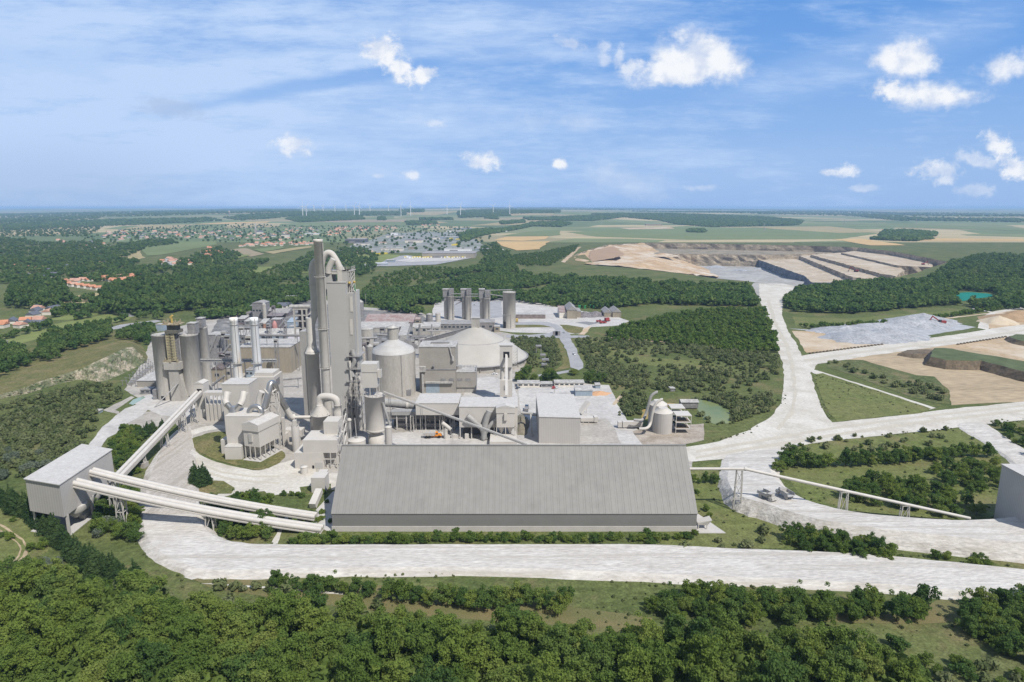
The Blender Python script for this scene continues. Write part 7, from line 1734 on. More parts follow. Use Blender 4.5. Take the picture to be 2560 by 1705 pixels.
# town gardens
for poly, sp in (([(150,560),(300,525),(560,515),(700,520),(900,520),(1130,525),(1130,575),(1000,580),(850,590),(720,565),(560,560),(400,555),(240,585)],62),):
    wf += scatter(gpoly('D', poly), sp)
mass('poplar_plantation', 'dense dark poplar plantations behind the old works on the left', po, POPL, LEAFA, .85, 1.25)
wf = [p for p in wf if not inside(p[0], p[1], LAG)]
lf = lambda x, y: math.sin(x*.021+.3)*math.sin(y*.0135) + .55*math.sin(x*.05+1)*math.sin(y*.036+2)
yo += [p for p in wf if p[1] > 700 and -.95 < lf(*p) < -.42 and p[0] < 250]
wf = [p for p in wf if not (p[0] < 250 and p[1] > 700 and (lf(*p) > .72 or -.95 < lf(*p) < -.42))]
po = [p for p in po if lf(p[0]*1.3, p[1]*1.2) < .95]
mass('woodland', 'broad dark green woods spreading behind the works', wf, WOOD_F, LEAFA, .8, 1.35)
mass('woodland_belt', 'dark green tree belts on the raised ground at the left', wn, WOOD_N, LEAFA, .7, 1.1)
mass('young_plantation', 'bright young plantation beside the quarry road and tree rows', yo, WOOD_F, LEAFY, .45, .75)
ug = scatter(fpoly, 4.2)
wd = clumpy(fstrip, 2.6, .0, .7) + clumpy(xy('D', [(1780,1060),(1850,1020),(2200,985),(2300,1040),(2300,1190),(2050,1190),(1850,1150)]), 3.2, .0, .6) + clumpy(xy('D', [(1560,1090),(1670,1075),(1675,1130),(1760,1185),(1780,1240),(1500,1250),(1600,1180)]), 3.0, .0, .5) + clumpy(xy('D', [(1868,862),(1890,858),(2142,940),(1925,970),(1885,905)]), 4, .0, .4)
for pl in ([(560,1247),(700,1251),(1100,1250),(1500,1251),(1700,1260),(1950,1269),(2200,1291),(2354,1306)], [(320,1245),(358,1286),(420,1317),(500,1331),(700,1330),(1000,1327),(1300,1334),(1600,1346),(2000,1362),(2354,1380)],
           [(1668,1085),(1674,1130),(1702,1160),(1780,1195),(1900,1225),(2100,1250),(2354,1272)], [(1775,1075),(1790,1108),(1835,1140),(1900,1165),(2000,1183),(2150,1196)], [(1800,1038),(1860,1022),(2000,1006),(2200,986),(2354,966)],
           [(1870,862),(2000,896),(2130,944)], [(1868,865),(1880,905),(1900,952),(1920,972)], [(1806,880),(1800,925),(1775,962),(1720,993),(1600,1028)], [(322,1150),(316,1210),(342,1268)]):
    wd += [p for p in along(xy('D', pl), 1.6, 2.0) if random.random() < .3+.5*math.sin(p[0]*.06+p[1]*.05)]
mass('weeds', 'ragged weeds along the road edges', wd, SCRUB, LEAFS, .10, .34)
mass('undergrowth', 'leafy undergrowth filling the gaps of the foreground wood', ug, SCRUB, LEAFS2, 1.3, 2.4)
PNDP = xy('L', [(235,50),(310,38),(410,60),(500,130),(505,200),(420,225),(320,215),(265,160)])
sc = [p for p in sc if not inside(p[0], p[1], PNDP)] + along(xy('L', [(240,60),(310,46),(405,68),(485,120),(500,190),(450,212)]), 2.6, 1.4) + along(xy('L', [(292,150),(335,192),(372,210),(412,198),(450,212)]), 4.5, 1.2)
mass('scrub', 'grey green scrub and bushes scattered over the slopes', sc, SCRUB, LEAFS, .4, 1.45)
# distant woods on the plain
def farwood(pts, sp): 
    p = gpoly('X', pts); return scatter(p, sp)
for pl, sp in (([(715,548),(735,543),(900,541),(912,549),(750,556)],20),([(945,545),(960,543),(962,551),(946,551)],16),([(700,531),(850,530),(1010,531),(1015,538),(720,540)],40),([(1000,525),(1060,524),(1060,531),(1000,532)],40),
               ([(1145,538),(1145,529),(1250,525),(1400,524),(1400,532),(1230,536)],40),([(1145,541),(1270,536),(1280,540),(1150,545)],30),([(1015,556),(1090,554),(1090,561),(1018,562)],22),([(1050,547),(1130,546),(1130,550),(1050,550)],24),
               ([(1210,546),(1240,541),(1245,549)],20),([(1310,565),(1330,558),(1400,555),(1430,560),(1400,568)],22),([(1310,546),(1500,540),(1560,543),(1480,553),(1320,551)],24),([(1480,536),(1700,536),(1900,543),(2010,553),(1990,564),(1780,568),(1700,562),(1650,552)],26),
               ([(2210,580),(2270,578),(2340,585),(2330,593),(2200,592)],18),([(2180,600),(2240,590),(2330,598),(2280,604)],18),([(2000,530),(2300,545),(2560,548),(2560,556),(2250,552)],60),
               ([(0,535),(300,530),(650,522),(750,524),(750,530),(400,540),(0,546)],90),([(0,562),(200,552),(370,548),(520,545),(560,552),(420,560),(240,566),(0,575)],46),([(560,545),(640,535),(790,532),(700,545),(600,552)],46),
               ([(0,548),(250,543),(250,547),(0,555)],60),([(1560,528),(2000,527),(2560,536),(2560,542),(2000,538)],120),([(800,522),(1500,520),(2100,523),(1500,525)],160),([(1250,556),(1310,552),(1312,557),(1255,562)],20),
               ([(1150,590),(1180,578),(1260,574),(1300,566),(1330,562),(1330,566),(1200,590),(1160,605)],16),([(1720,577),(1758,576),(1758,582),(1720,581)],15)):
    lu += farwood(pl, sp)
mass('distant_woods', 'dark blue green woods scattered over the far plain', lu, LUMP, LEAFA, 1.0, 2.0, 1.0)
# ================================================================ vehicles
def wheel_pair(o, x, y, z, r, w, yaw=0, c=(0,0)):
    pass
def vehicle(name, lab, cat, p, yaw, parts, group=None):
    """parts: (part name, material, [boxes or wheels]) in local metres, x forward"""
    o = thing(name, lab, cat, (p[0],p[1],p[2] if len(p)>2 else 0), group)
    c, n = math.cos(yaw), math.sin(yaw); z0 = o.location[2]
    def tr(v): return (p[0]+v[0]*c-v[1]*n, p[1]+v[0]*n+v[1]*c, v[2]+z0)
    for pn, mt, sh in parts:
        m = MB()
        for s in sh:
            if s[0] == 'b': t = MB(); t.box(*s[1:])
            elif s[0] == 'h': t = MB(); t.hexa(s[1])
            elif s[0] == 'w':
                _, x, y, r, w = s; t = MB(); t.tube([(x,y-w/2,r),(x,y+w/2,r)],r,16)
            b = len(m.v); m.v += [tr(v) for v in t.v]
            for f, sm in zip(t.f, t.sm): m.face([b+i for i in f], sm)
        P_(pn, m, mt, o)
    return o
def taper(x0,x1,w,z0,z1,dx0,dx1,dw): 
    return ('h',[(x0,-w,z0),(x1,-w,z0),(x1,w,z0),(x0,w,z0),(x0+dx0,-w+dw,z1),(x1-dx1,-w+dw,z1),(x1-dx1,w-dw,z1),(x0+dx0,w-dw,z1)])
def car(lab, p, yaw, paint, s=1.0, name='car', van=False):
    h = 2.0 if van else 1.45
    parts = [('body', paint, [taper(-2.2,2.2,.9,.35,.9,.05,.1,.05)]),
             ('cabin', GLASS, [taper(-1.9 if van else -1.5,1.1,.84,.9,h-.06,.25,.75,.12)]),
             ('roof', paint, [taper(-1.7 if van else -1.2,.4,.72,h-.06,h,.05,.05,.02)])]
    parts += [('wheel', TYRE, [('w',x,y,.34,.24)]) for x in (-1.35,1.35) for y in (-.82,.82)]
    parts += [('headlight', CARW, [('b',2.1,2.2,y-.15,y+.15,.6,.78)]) for y in (-.6,.6)]
    return vehicle(name, lab, 'car', p, yaw, parts)
car('silver car where the loop road meets the lane', g('I',537,628,.2), R(95), CARG)
car('white car driving down the lane towards the office rows', g('I',640,852,.2), R(-75), CARW)
car('red car parked by the office rows', g('I',428,1198,.1), R(80), CARR)
car('white car parked beside the red one', g('I',461,1195,.1), R(80), CARW)
car('dark silver car parked left of the office row', g('I',60,1200,.1), R(60), mat('dark_car_paint',(.10,.12,.16),None,rough=.35))
car('white car parked under the edge of the dome', g('G',1905,1195,.1), R(20), CARW)
car('white van standing on the yard behind the four silos', g('G',1650,320,.1), R(80), CARW, van=True)
car('pale van farther up the yard behind the four silos', g('G',1628,258,.1), R(60), CARG, van=True)
car('white van beside the garage near the pale office', g('T',1625,480,.1), R(10), CARW, van=True)
# orange dump truck
vehicle('dump_truck','orange articulated dump truck with a grey body in front of the kiln','truck', g('H',1130,678,.1), R(4), [
  ('tipper_body', mat('worn_tipper_body',(.35,.36,.42),(.45,.40,.30),.8,.6), [taper(-5.2,.8,1.4,1.5,3.3,-.6,.1,-.15)]),
  ('chassis', ORANGE, [('b',-4.6,4.4,-.7,.7,.9,1.45),taper(2.2,4.9,1.3,1.3,2.3,0,.5,.15)]),
  ('cab', ORANGE, [taper(1.2,3.0,1.3,1.4,3.5,.1,.4,.15)]),
  ('windscreen', GLASS, [('b',1.4,2.75,-1.32,-1.2,2.4,3.1)])] +
  [('wheel', TYRE, [('w',x,y,.85,.6)]) for x in (-3.9,-2.1,3.4) for y in (-1.2,1.2)])
vehicle('site_truck','grey flatbed truck parked left of the ribbed box building','truck', g('J',332,375,.1), R(85), [
  ('load_bed', GREYW, [('b',-4,1.6,-1.2,1.2,1.0,2.3)]),('cab', mat('dark_blue_cab',(.07,.11,.17),None,rough=.4), [taper(1.9,4.0,1.2,.6,3.0,.1,.4,.1)]),('windscreen', GLASS, [('b',3.5,3.85,-1,1,1.9,2.6)])] +
  [('wheel', TYRE, [('w',x,y,.5,.4)]) for x in (-2.6,3.0) for y in (-1.05,1.05)])
# two pale haul trucks on the ramp
for lab, px_, s, yaw in (('larger pale haul truck facing down the ramp','L',1.0,R(-62)),('pale haul truck behind the larger one with an open body','L',.92,R(108))):
    p = g('L',712,685,5.4) if s == 1.0 else g('L',822,668,5.2)
    hv = vehicle('haul_truck', lab, 'truck', p, yaw, [
      ('tipper_body', TRUCKW, [('h',[(-4.6,-1.9,1.9),(1.0,-1.9,1.7),(1.0,1.9,1.7),(-4.6,1.9,1.9),(-5.6,-2.3,2.4),(1.2,-2.3,2.1),(1.2,2.3,2.1),(-5.6,2.3,2.4)]),
         ('b',-4.8,1.0,-2.35,-2.1,2.0,3.7),('b',-4.8,1.0,2.1,2.35,2.0,3.7),('h',[(.9,-2.3,2.0),(1.2,-2.3,2.0),(1.2,2.3,2.0),(.9,2.3,2.0),(1.3,-2.3,4.3),(3.6,-2.3,4.5),(3.6,2.3,4.5),(1.3,2.3,4.3)] if s==1.0 else [(.9,-2.3,2.0),(1.2,-2.3,2.0),(1.2,2.3,2.0),(.9,2.3,2.0),(1.0,-2.3,4.0),(1.6,-2.3,4.0),(1.6,2.3,4.0),(1.0,2.3,4.0)])]),
      ('chassis', TRUCKW, [('b',-4.2,4.6,-1.1,1.1,1.1,1.8),taper(2.0,4.9,2.0,1.2,2.5,0,.3,.1)]),
      ('cab', TRUCKW, [taper(1.9,3.6,1.3,2.5,4.1,.1,.2,.1)]),
      ('windscreen', GREYCLAD, [('b',3.42,3.6,-1.0,1.0,2.9,3.8)])] +
      [('wheel', mat('pale_model_tyre',(.40,.39,.37),None), [('w',x,y,1.05,.9)]) for x in (-3.0,3.3) for y in (-1.75,1.75)])
    hv.scale = (.84,.84,.84)
# machines in the yards and quarry
def excavator(lab, p, s, paint, yaw=0):
    k = lambda l: [tuple(v*s if not isinstance(v,str) else v for v in e) for e in l]
    vehicle('excavator', lab, 'excavator', p, yaw, [('crawler', TYRE, k([('b',-2,2,-1.6,-.9,0,1),('b',-2,2,.9,1.6,0,1)])),('house', paint, k([('b',-2.4,1.2,-1.4,1.4,1.1,2.6)])),('cab', GLASS, k([('b',.6,1.9,.2,1.4,1.1,3.2)])),
      ('boom', paint, [('h',[(x*s,y*s,z*s) for x,y,z in [(1,-.4,1.6),(1,.1,1.6),(1,.1,2.4),(1,-.4,2.4),(6,-.4,5),(6,.1,5),(6,.1,5.8),(6,-.4,5.8)]]),('h',[(x*s,y*s,z*s) for x,y,z in [(5.6,-.35,5.2),(6.2,-.35,5.4),(6.2,.05,5.4),(5.6,.05,5.2),(7.6,-.35,1),(8,-.35,1.2),(8,.05,1.2),(7.6,.05,1)]])]),('bucket', GREYW, [('h',[(x*s,y*s,z*s) for x,y,z in [(7.2,-.8,.2),(8.4,-.8,.2),(8.4,.5,.2),(7.2,.5,.2),(7.4,-.8,1.3),(8.2,-.8,1.3),(8.2,.5,1.3),(7.4,.5,1.3)]])])])
excavator('red crusher machine on the grey gravel heaps', g('N',1660,440,.5), 1.7, REDP, R(170))
excavator('small red drilling machine on the quarry terrace', G(2140,680,-25), 2.2, REDP, R(140))
excavator('small red machine at the far end of the quarry', G(2308,662,-12), 1.6, REDP, 0)
for i,(x,y) in enumerate(((895,518),(930,530),(978,510))):
    p = g('I',x,y,.1)
    vehicle('red_machine', ('low red loader left of the other red machines on the sheds yard','low red loader in the middle of the red machines','tall red hopper machine right of the red loaders')[i], 'machine', p, R(20*i), [
      ('body', REDP, [('b',-3,3,-1.4,1.4,.9,2.4+(2 if i==2 else 0))]),('cab', GLASS, [('b',.5,2,-1,1,2.4,3.4)]),('arm', REDP, [('b',3,5,-1.4,1.4,.6,1.5)])] + [('wheel', TYRE, [('w',x_,y_,.7,.5)]) for x_ in (-2,2) for y_ in (-1.3,1.3)])
for i,(x,y,w) in enumerate(((697,376,26),(752,378,22),(818,372,28),(845,378,20),(962,374,16))):
    p = g('I',x,y); ww = w/4.126*p[1]/1650
    o = thing('green_skip', 'green skip container on the yard behind the big barn', 'skip', (p[0],p[1],0), 'green skips behind the barn')
    m = MB(); m.hexa([(p[0]-ww/2*.8,p[1],.1),(p[0]+ww/2*.8,p[1],.1),(p[0]+ww/2*.8,p[1]+4,.1),(p[0]-ww/2*.8,p[1]+4,.1),(p[0]-ww/2,p[1]-.3,4),(p[0]+ww/2,p[1]-.3,4),(p[0]+ww/2,p[1]+4.3,4),(p[0]-ww/2,p[1]+4.3,4)]); P_('skip_body', m, GREENP, o)
    m = MB(); m.box(p[0]-ww/2-.1,p[0]+ww/2+.1,p[1]-.5,p[1]-.3,3.4,4.1); P_('rim', m, GREENP, o)
p = g('I',50,515,.1); vehicle('yellow_loader','yellow lorry half hidden by the fourth back silo','lorry',p,R(90),[('body',YELB,[('b',-4,2,-1.4,1.4,1,4)]),('cab',YELB,[('b',2.2,4,-1.3,1.3,.7,3.4)]),('windscreen',GLASS,[('b',3.9,4.05,-1.1,1.1,2,3)])]+[('wheel',TYRE,[('w',x_,y_,.5,.4)]) for x_ in (-2.5,3) for y_ in (-1.2,1.2)])
for i,x in enumerate((446,472)):
    p = g('I',x,662); o = thing('notice_board', 'dark square notice board at the road junction, the %s one' % ('left','right')[i], 'sign', (p[0],p[1],0))
    m = MB(); m.box(p[0]-2.6,p[0]+2.6,p[1],p[1]+.25,.9,5.2); P_('board', m, GREYW, o)
    for d in (-2.2,2.2): m = MB(); m.bar((p[0]+d,p[1]+.4,0),(p[0]+d,p[1]+.4,5.2),.3); P_('post', m, STEEL, o)
# gravel and soil heaps
def heap(lab, k, x, y, rx, ry, h, mt, name='gravel_heap', group=None, base=0):
    p = g(k,x,y); b = MB(); n, mlev = 30, 7; rj = random.Random(int(x+y))
    prof = [rj.uniform(.85,1.15) for _ in range(n)]
    for l in range(mlev+1):
        t = l/mlev
        for i in range(n):
            a = 2*math.pi*i/n; r_ = (1-t)*prof[i]*(1+.08*math.sin(5*a+l))+.02
            b.v.append((p[0]+rx*r_*math.cos(a)+rj.uniform(-.3,.3), p[1]+ry*r_*math.sin(a), base+h*(t**.95)*(1+rj.uniform(-.05,.05)) - (.1 if l==0 else 0)))
    for l in range(mlev):
        for i in range(n):
            j = (i+1)%n; b.face((l*n+i,l*n+j,(l+1)*n+j,(l+1)*n+i), True)
    b.poly([b.v[mlev*n+i] for i in range(n)])
    return tag(b.build(name, mt), lab, 'heap', group)
HEAPM = mat('heap_gravel',(.36,.37,.39),(.25,.26,.28),.1,.95,fine=.25,fscale=.5,bump=.5)
for i,(x,y,rx,ry,h,lab) in enumerate([(1010,560,46,34,12,'large pale grey gravel heap nearest the sand flat'),(1200,545,44,30,12,'large ribbed grey gravel heap right of the nearest heap'),(860,500,40,30,9,'low grey gravel heap at the left end of the row'),
    (1130,470,50,30,8,'grey gravel heap at the back of the row'),(1380,440,42,36,13,'rough dark grey stone heap behind the gravel heaps'),(1500,420,44,36,14,'tallest rough grey stone heap near the red machine'),(1600,470,14,12,4,'small pale gravel cone in front of the red machine'),(700,497,22,18,4,'small grey heap at the far left of the row')]):
    heap(lab,'N',x,y,rx*.9,ry*.85,h*.72,HEAPM)
heap('pale sand cone beside the curving side road','N',2140,425,20,18,8,mat('pale_sand',(.5,.42,.31),None,.1),'sand_heap')
heap('brown soil heap beside the pale sand cone','N',2240,395,36,26,7,mat('brown_soil',(.36,.25,.15),(.28,.19,.11),.1,.95,fine=.2),'soil_heap')
heap('small brown soil heap near the right edge','N',2310,350,16,14,4,mat('brown_soil',(.36,.25,.15)),'soil_heap')
heap('grey spoil heap left of the ribbed box building','J',270,520,5,20,4,mat('spoil',(.22,.19,.15),(.16,.15,.10),.3,.95,fine=.3),'spoil_heap')
heap('grey rubble pile beside the big barn','I',745,450,14,16,5,mat('rubble',(.22,.20,.20),(.13,.12,.125),.3,.95,fine=.4,fscale=1),'rubble_pile')
heap('grey rubble pile left of the twin sheds','I',865,445,15,18,5,mat('rubble',(.22,.20,.20)),'rubble_pile')
heap('orange sand pile by the metal shed','I',905,1255,8,6,2,mat('orange_sand',(.5,.3,.17),None),'sand_heap')
for i,(x,y,rx,ry,h,lab) in enumerate([(1790,668,34,20,7,'grey rubble heap at the left of the quarry floor'),(1850,676,26,18,5,'grey rubble heap in the middle of the quarry floor'),(1760,660,22,16,5,'grey rubble heap under the sand tip'),(1900,672,20,14,4,'small rubble heap below the blue quarry face'),(1660,640,50,30,9,'sandy spoil heap on the sandy slope')]):
    P = G(x,y,FL if i < 4 else -22); 
    b_ = MB(); rj = random.Random(i); 
    for l in range(6):
        for k_ in range(18):
            a = 2*math.pi*k_/18; r_ = (1-l/5)*rj.uniform(.8,1.15)+.02; b_.v.append((P[0]+rx*r_*math.cos(a), P[1]+ry*r_*math.sin(a), P[2]+h*l/5*rj.uniform(.85,1.1)))
    for l in range(5):
        for k_ in range(18): b_.face((l*18+k_, l*18+(k_+1)%18, (l+1)*18+(k_+1)%18, (l+1)*18+k_))
    tag(b_.build('rubble_heap', SLOPEM if i == 4 else HEAPM), lab, 'heap')
# grassed soil mound with a cut face
tp = [g('N',x,y,7)[:2] for x,y in [(1560,715),(1600,640),(1680,635),(2000,690),(2400,760),(2400,850),(2000,745),(1700,740)]]
def mound(lab, tp, h, w, top, side):
    p = ccw(roughen(tp,6,.8)); n = len(p); c1 = offset(p,w*.5); c2 = offset(p,w); b = MB()
    b.v = [(x,y,h+random.uniform(-.4,.4)) for x,y in p]
    for t in tess(p): b.face(t)
    b.cur = 1
    b.v += [(x+random.uniform(-.8,.8),y+random.uniform(-.8,.8),h*.5+random.uniform(-.5,.5)) for x,y in c1]+[(x,y,-.1) for x,y in c2]
    for r_ in range(2):
        for i in range(n):
            j=(i+1)%n; b.face(((r_+1)*n+i,(r_+1)*n+j,r_*n+j,r_*n+i))
    return tag(b.build('soil_mound',[top,side]),lab,'mound')
mound('long grassed mound with a dark cut earth face on the sandy ground', tp, 7, 5, mat('rough_turf',(.10,.125,.055),(.065,.085,.035),.1,.95,fine=.3), EARTH)
mound('small grassed mound at the right edge', [g('N',x,y,4)[:2] for x,y in [(2230,540),(2300,522),(2400,530),(2400,590),(2290,570)]], 4, 4, mat('rough_turf',(.10,.125,.055)), EARTH)
mound('low dark earth bank left of the grassed mound', [g('N',x,y,3)[:2] for x,y in [(1320,672),(1400,650),(1590,650),(1570,690),(1440,690)]], 3, 5, EARTH, EARTH)
# bollards and stones along the side road
for i in range(22):
    t = i/21; x, y, _ = g('N', 560+(1160-560)*t, 688-(688-612)*t)
    o = tag(MB().lathe((x,y),[(1.3,-.1),(1.5,.5),(1.0,1.2),(.2,1.5)],7).build('marker_stone', EARTH),'dark marker stone in the line beside the sand flat','stone','marker stones beside the sand flat')
for i in range(16):
    t = i/15; x, y, _ = g('N', 1800+(2200-1800)*t, 612-(612-548)*t)
    o = tag(MB().lathe((x,y),[(1.3,-.1),(1.5,.5),(1.0,1.2),(.2,1.5)],7).build('marker_stone', EARTH),'dark marker stone in the line beside the grassed mound','stone','marker stones beside the mound')
# lamp posts
for k,x,yt,yb,lab in (('A',85,635,745,'slim lamp post by the meadow at the left edge'),('J',635,130,190,'red and white mast behind the ribbed box building'),('G',278,180,330,'tall thin mast behind the rust stained hall')):
    p = g(k,x,yb); zt_ = gz(k,yt,p[1]); o = thing('lamp_post',lab,'post',(p[0],p[1],hz(p[0],p[1])))
    m = MB(); m.bar((p[0],p[1],0),(p[0],p[1],zt_),.35); P_('mast', m, STEEL, o)
    m = MB(); m.box(p[0]-.9,p[0]+.9,p[1]-.5,p[1]+.5,zt_,zt_+.4); P_('lamp_head', m, STEEL if k!='J' else REDP, o)
# pylons
for x,yb,hh,lab in ((1505,560,44,'left lattice pylon on the field behind the quarry'),(1910,578,44,'middle lattice pylon on the field behind the quarry'),(2290,562,44,'right lattice pylon on the far field'),(2110,566,42,'lattice pylon right of the middle one'),(2485,556,44,'lattice pylon near the right edge')):
    X,Y,Z = gt(x,yb); o = thing('pylon',lab,'pylon',(X,Y,Z))
    m = MB()
    for sx,sy in ((-1,-1),(1,-1),(1,1),(-1,1)): m.bar((X+4*sx,Y+4*sy,Z),(X+.6*sx,Y+.6*sy,Z+hh),.5)
    for i in range(6):
        z0_, z1_ = Z+hh*i/6, Z+hh*(i+1)/6; w0, w1 = 4-3.4*i/6, 4-3.4*(i+1)/6; m.bar((X-w0,Y-w0,z0_),(X+w1,Y-w1,z1_),.35); m.bar((X+w0,Y-w0,z0_),(X-w1,Y-w1,z1_),.35)
    P_('lattice', m, STEEL, o)
    m = MB()
    for z_, w in ((.72,8),(.86,6),(.98,4)): m.bar((X-w,Y,Z+hh*z_),(X+w,Y,Z+hh*z_),.6)
    P_('cross_arm', m, STEEL, o)
# wind turbines
TWH = mat('turbine_white',(.8,.8,.8),None,rough=.5)
for i,(x,yb,yh,sp) in enumerate([(193,175,88,10),(223,180,92,40),(288,140,88,80),(363,138,88,20),(463,140,88,60),(556,138,88,100),(626,165,85,35),(668,168,85,15),(758,135,84,70),(912,126,92,50),(1018,165,84,25),(1100,166,84,5),(1405,155,84,45),(1518,163,86,20),(1793,148,82,50),(1932,152,80,0)]):
    X,Y,Z = gt(*q('P',x,yb)); Y = min(Y, 9500); hub = max(70, min(140, Zp(q('P',x,yh)[1],Y)-Z))
    X,Z = Xp(q('P',x,yb)[0],Y,hp(0,Y)), hp(X,Y)
    o = thing('wind_turbine','white three bladed wind turbine on the far ridge','wind turbine',(X,Y,Z),'wind turbines on the horizon')
    m = MB(); m.lathe((X,Y),[(3.4,Z),(2.2,Z+hub)],10); P_('tower', m, TWH, o)
    m = MB(); m.box(X-2.2,X+2.2,Y-4,Y+6,Z+hub-2,Z+hub+2.5); P_('nacelle', m, TWH, o)
    for b_ in range(3):
        a = R(sp+120*b_); L_ = hub*.52; dx, dz = math.sin(a), math.cos(a); c0 = Vector((X,Y-4.5,Z+hub)); e = c0+Vector((dx,0,dz))*L_; w = Vector((dz,0,-dx))
        m = MB(); m.hexa([c0-w*1.2,c0+w*2.2,c0+w*2.2+Vector((0,.9,0)),c0-w*1.2+Vector((0,.9,0)),e-w*.5,e+w*.5,e+w*.5+Vector((0,.4,0)),e-w*.5+Vector((0,.4,0))]); P_('blade', m, TWH, o)
# ================================================================ houses of the town
hcount = 0
def house(name, lab, grp, x, y, w, d, h, rh, yaw, wm, rm):
    z = hz(x,y); o = bpy.data.objects.new(name, None); COL.objects.link(o); o.location = (x,y,z); o.rotation_euler = (0,0,yaw); ORG[o] = (0,0,0); tag(o, lab, 'house', grp)
    m = MB(); m.box(-w/2,w/2,-d/2,d/2,-.2,h); P_('wall', m, wm, o)
    m = MB(); m.gable(-w/2,w/2,-d/2,d/2,h,rh,'x',.5); P_('roof', m, rm, o)
    return o
def cluster(k, pts, n, lab, grp, roofs, big=(11,17), sp=None):
    poly = gpoly(k, pts); A = abs(area2(poly))/2; s = sp or math.sqrt(A/n); c = scatter(poly, s, .3)
    for x, y in c: house('house', lab, grp, x, y, random.uniform(*big), random.uniform(8,10.5), random.uniform(3.0,4.6), random.uniform(2.8,3.8), random.uniform(-.5,.5)+random.choice((0,1.57)), PLASTER, random.choice(roofs))
OR_ = [ORROOF,ORROOF,ORROOF,PINKROOF]
cluster('O', [(470,615),(560,595),(850,570),(1060,565),(1100,585),(1000,612),(870,610),(700,590),(560,620)], 34, 'orange roofed house of the estate beside the dark poplar wood', 'houses of the orange roofed estate', OR_)
def rowh(k,a,b,n,lab,grp,roofs,w=12):
    for i in range(n):
        t = i/(n-1); x,y,_ = gt(*q(k,a[0]+(b[0]-a[0])*t,a[1]+(b[1]-a[1])*t)); house('house',lab,grp,x,y,w,9,4.5,2.6,random.uniform(-.2,.2)+1.2,PLASTER,random.choice(roofs))
rowh('A',(620,125),(900,165),6,'orange roofed white house of the front terrace beside the dark poplar wood','houses of the front terrace',OR_)
cluster('O', [(1440,405),(1540,355),(1650,385),(1640,410),(1500,430)], 12, 'orange roofed house on the knoll below the town', 'houses on the knoll', OR_)
cluster('O', [(1170,460),(1300,425),(1400,450),(1410,480),(1330,490),(1200,485)], 12, 'faded roofed house along the bend of the grey road', 'houses by the bend', [PINKROOF,ORROOF])
cluster('O', [(1750,345),(1880,320),(2150,312),(2310,318),(2300,330),(1900,345)], 30, 'house in the long pink roofed terrace at the near edge of the town', 'houses at the near edge of the town', [ORROOF,PINKROOF])
cluster('O', [(560,330),(700,300),(800,330),(700,355),(600,345)], 11, 'pale house among the trees left of the town', 'houses among the trees left of the town', [PINKROOF,SLATE,ORROOF])
cluster('O', [(410,300),(450,295),(490,318),(450,325)], 4, 'house in the short row among the dark trees', 'houses in the short row', [PINKROOF])
cluster('O', [(690,270),(820,225),(1100,230),(1500,225),(1880,240),(2050,270),(1950,300),(1700,290),(1250,285),(1000,290),(850,310)], 100, 'small house in the old centre of the town', 'houses of the town centre', [ORROOF,PINKROOF,SLATE,PINKROOF], (14,22))
cluster('O', [(1980,240),(2130,205),(2355,200),(2355,260),(2150,300),(2000,300)], 40, 'house of the town just left of the tall stack', 'houses left of the tall stack', [ORROOF,PINKROOF,SLATE])
cluster('P', [(360,300),(480,265),(700,255),(950,255),(1040,275),(900,300),(700,300),(500,330),(380,350)], 66, 'house of the town behind the tall stack', 'houses behind the tall stack', [ORROOF,PINKROOF,ORROOF], (14,22))
cluster('P', [(1150,240),(1250,232),(1340,240),(1330,255),(1180,258)], 9, 'orange roofed house of the far hamlet', 'houses of the far hamlet', [ORROOF])
cluster('A', [(190,340),(320,320),(410,385),(520,330),(500,400),(330,430),(200,380)], 5, 'white house among gardens beyond the long meadow', 'houses beyond the meadow', [PINKROOF,SLATE])
cluster('A', [(0,500),(60,440),(150,450),(420,450),(400,490),(200,510),(60,560)], 7, 'red roofed house at the left edge beyond the long meadow', 'houses at the left edge', [ORROOF,SLATE,PINKROOF], (10,14))
cluster('O', [(90,490),(300,490),(480,500),(440,580),(360,590),(280,520)], 7, 'house in the trees at the far left', 'houses in the trees at the far left', [PINKROOF,ORROOF,SLATE], (12,18))
# church
X,Y,Z = gt(*q('O',1884,252)); o = thing('church','pale church with a tall pointed spire in the town','church',(X,Y,Z))
m = MB(); m.box(X-5,X+5,Y-5,Y+5,Z,Z+24); P_('tower', m, CONC2, o)
m = MB(); m.lathe((X,Y),[(5.4,Z+24),(.3,Z+62)],8); P_('spire', m, LIGHTR, o)
m = MB(); m.box(X+5,X+34,Y-7,Y+7,Z,Z+12); P_('nave', m, PLASTER, o)
m = MB(); m.gable(X+5,X+34,Y-7,Y+7,Z+12,6,'x',.5); P_('nave_roof', m, SLATE, o)
X,Y,Z = gt(*q('O',1690,130)); o = thing('water_tower','pale water tower on the plain beyond the town','water tower',(X,Y,Z))
m = MB(); m.lathe((X,Y),[(5,Z),(4,Z+40),(9,Z+48),(9,Z+58),(1,Z+61)],16); P_('tower_shaft', m, CONC2, o)
m = MB(); m.lathe((X,Y),[(9.5,Z+52),(9.5,Z+54)],16); P_('gallery', m, GREYW, o)
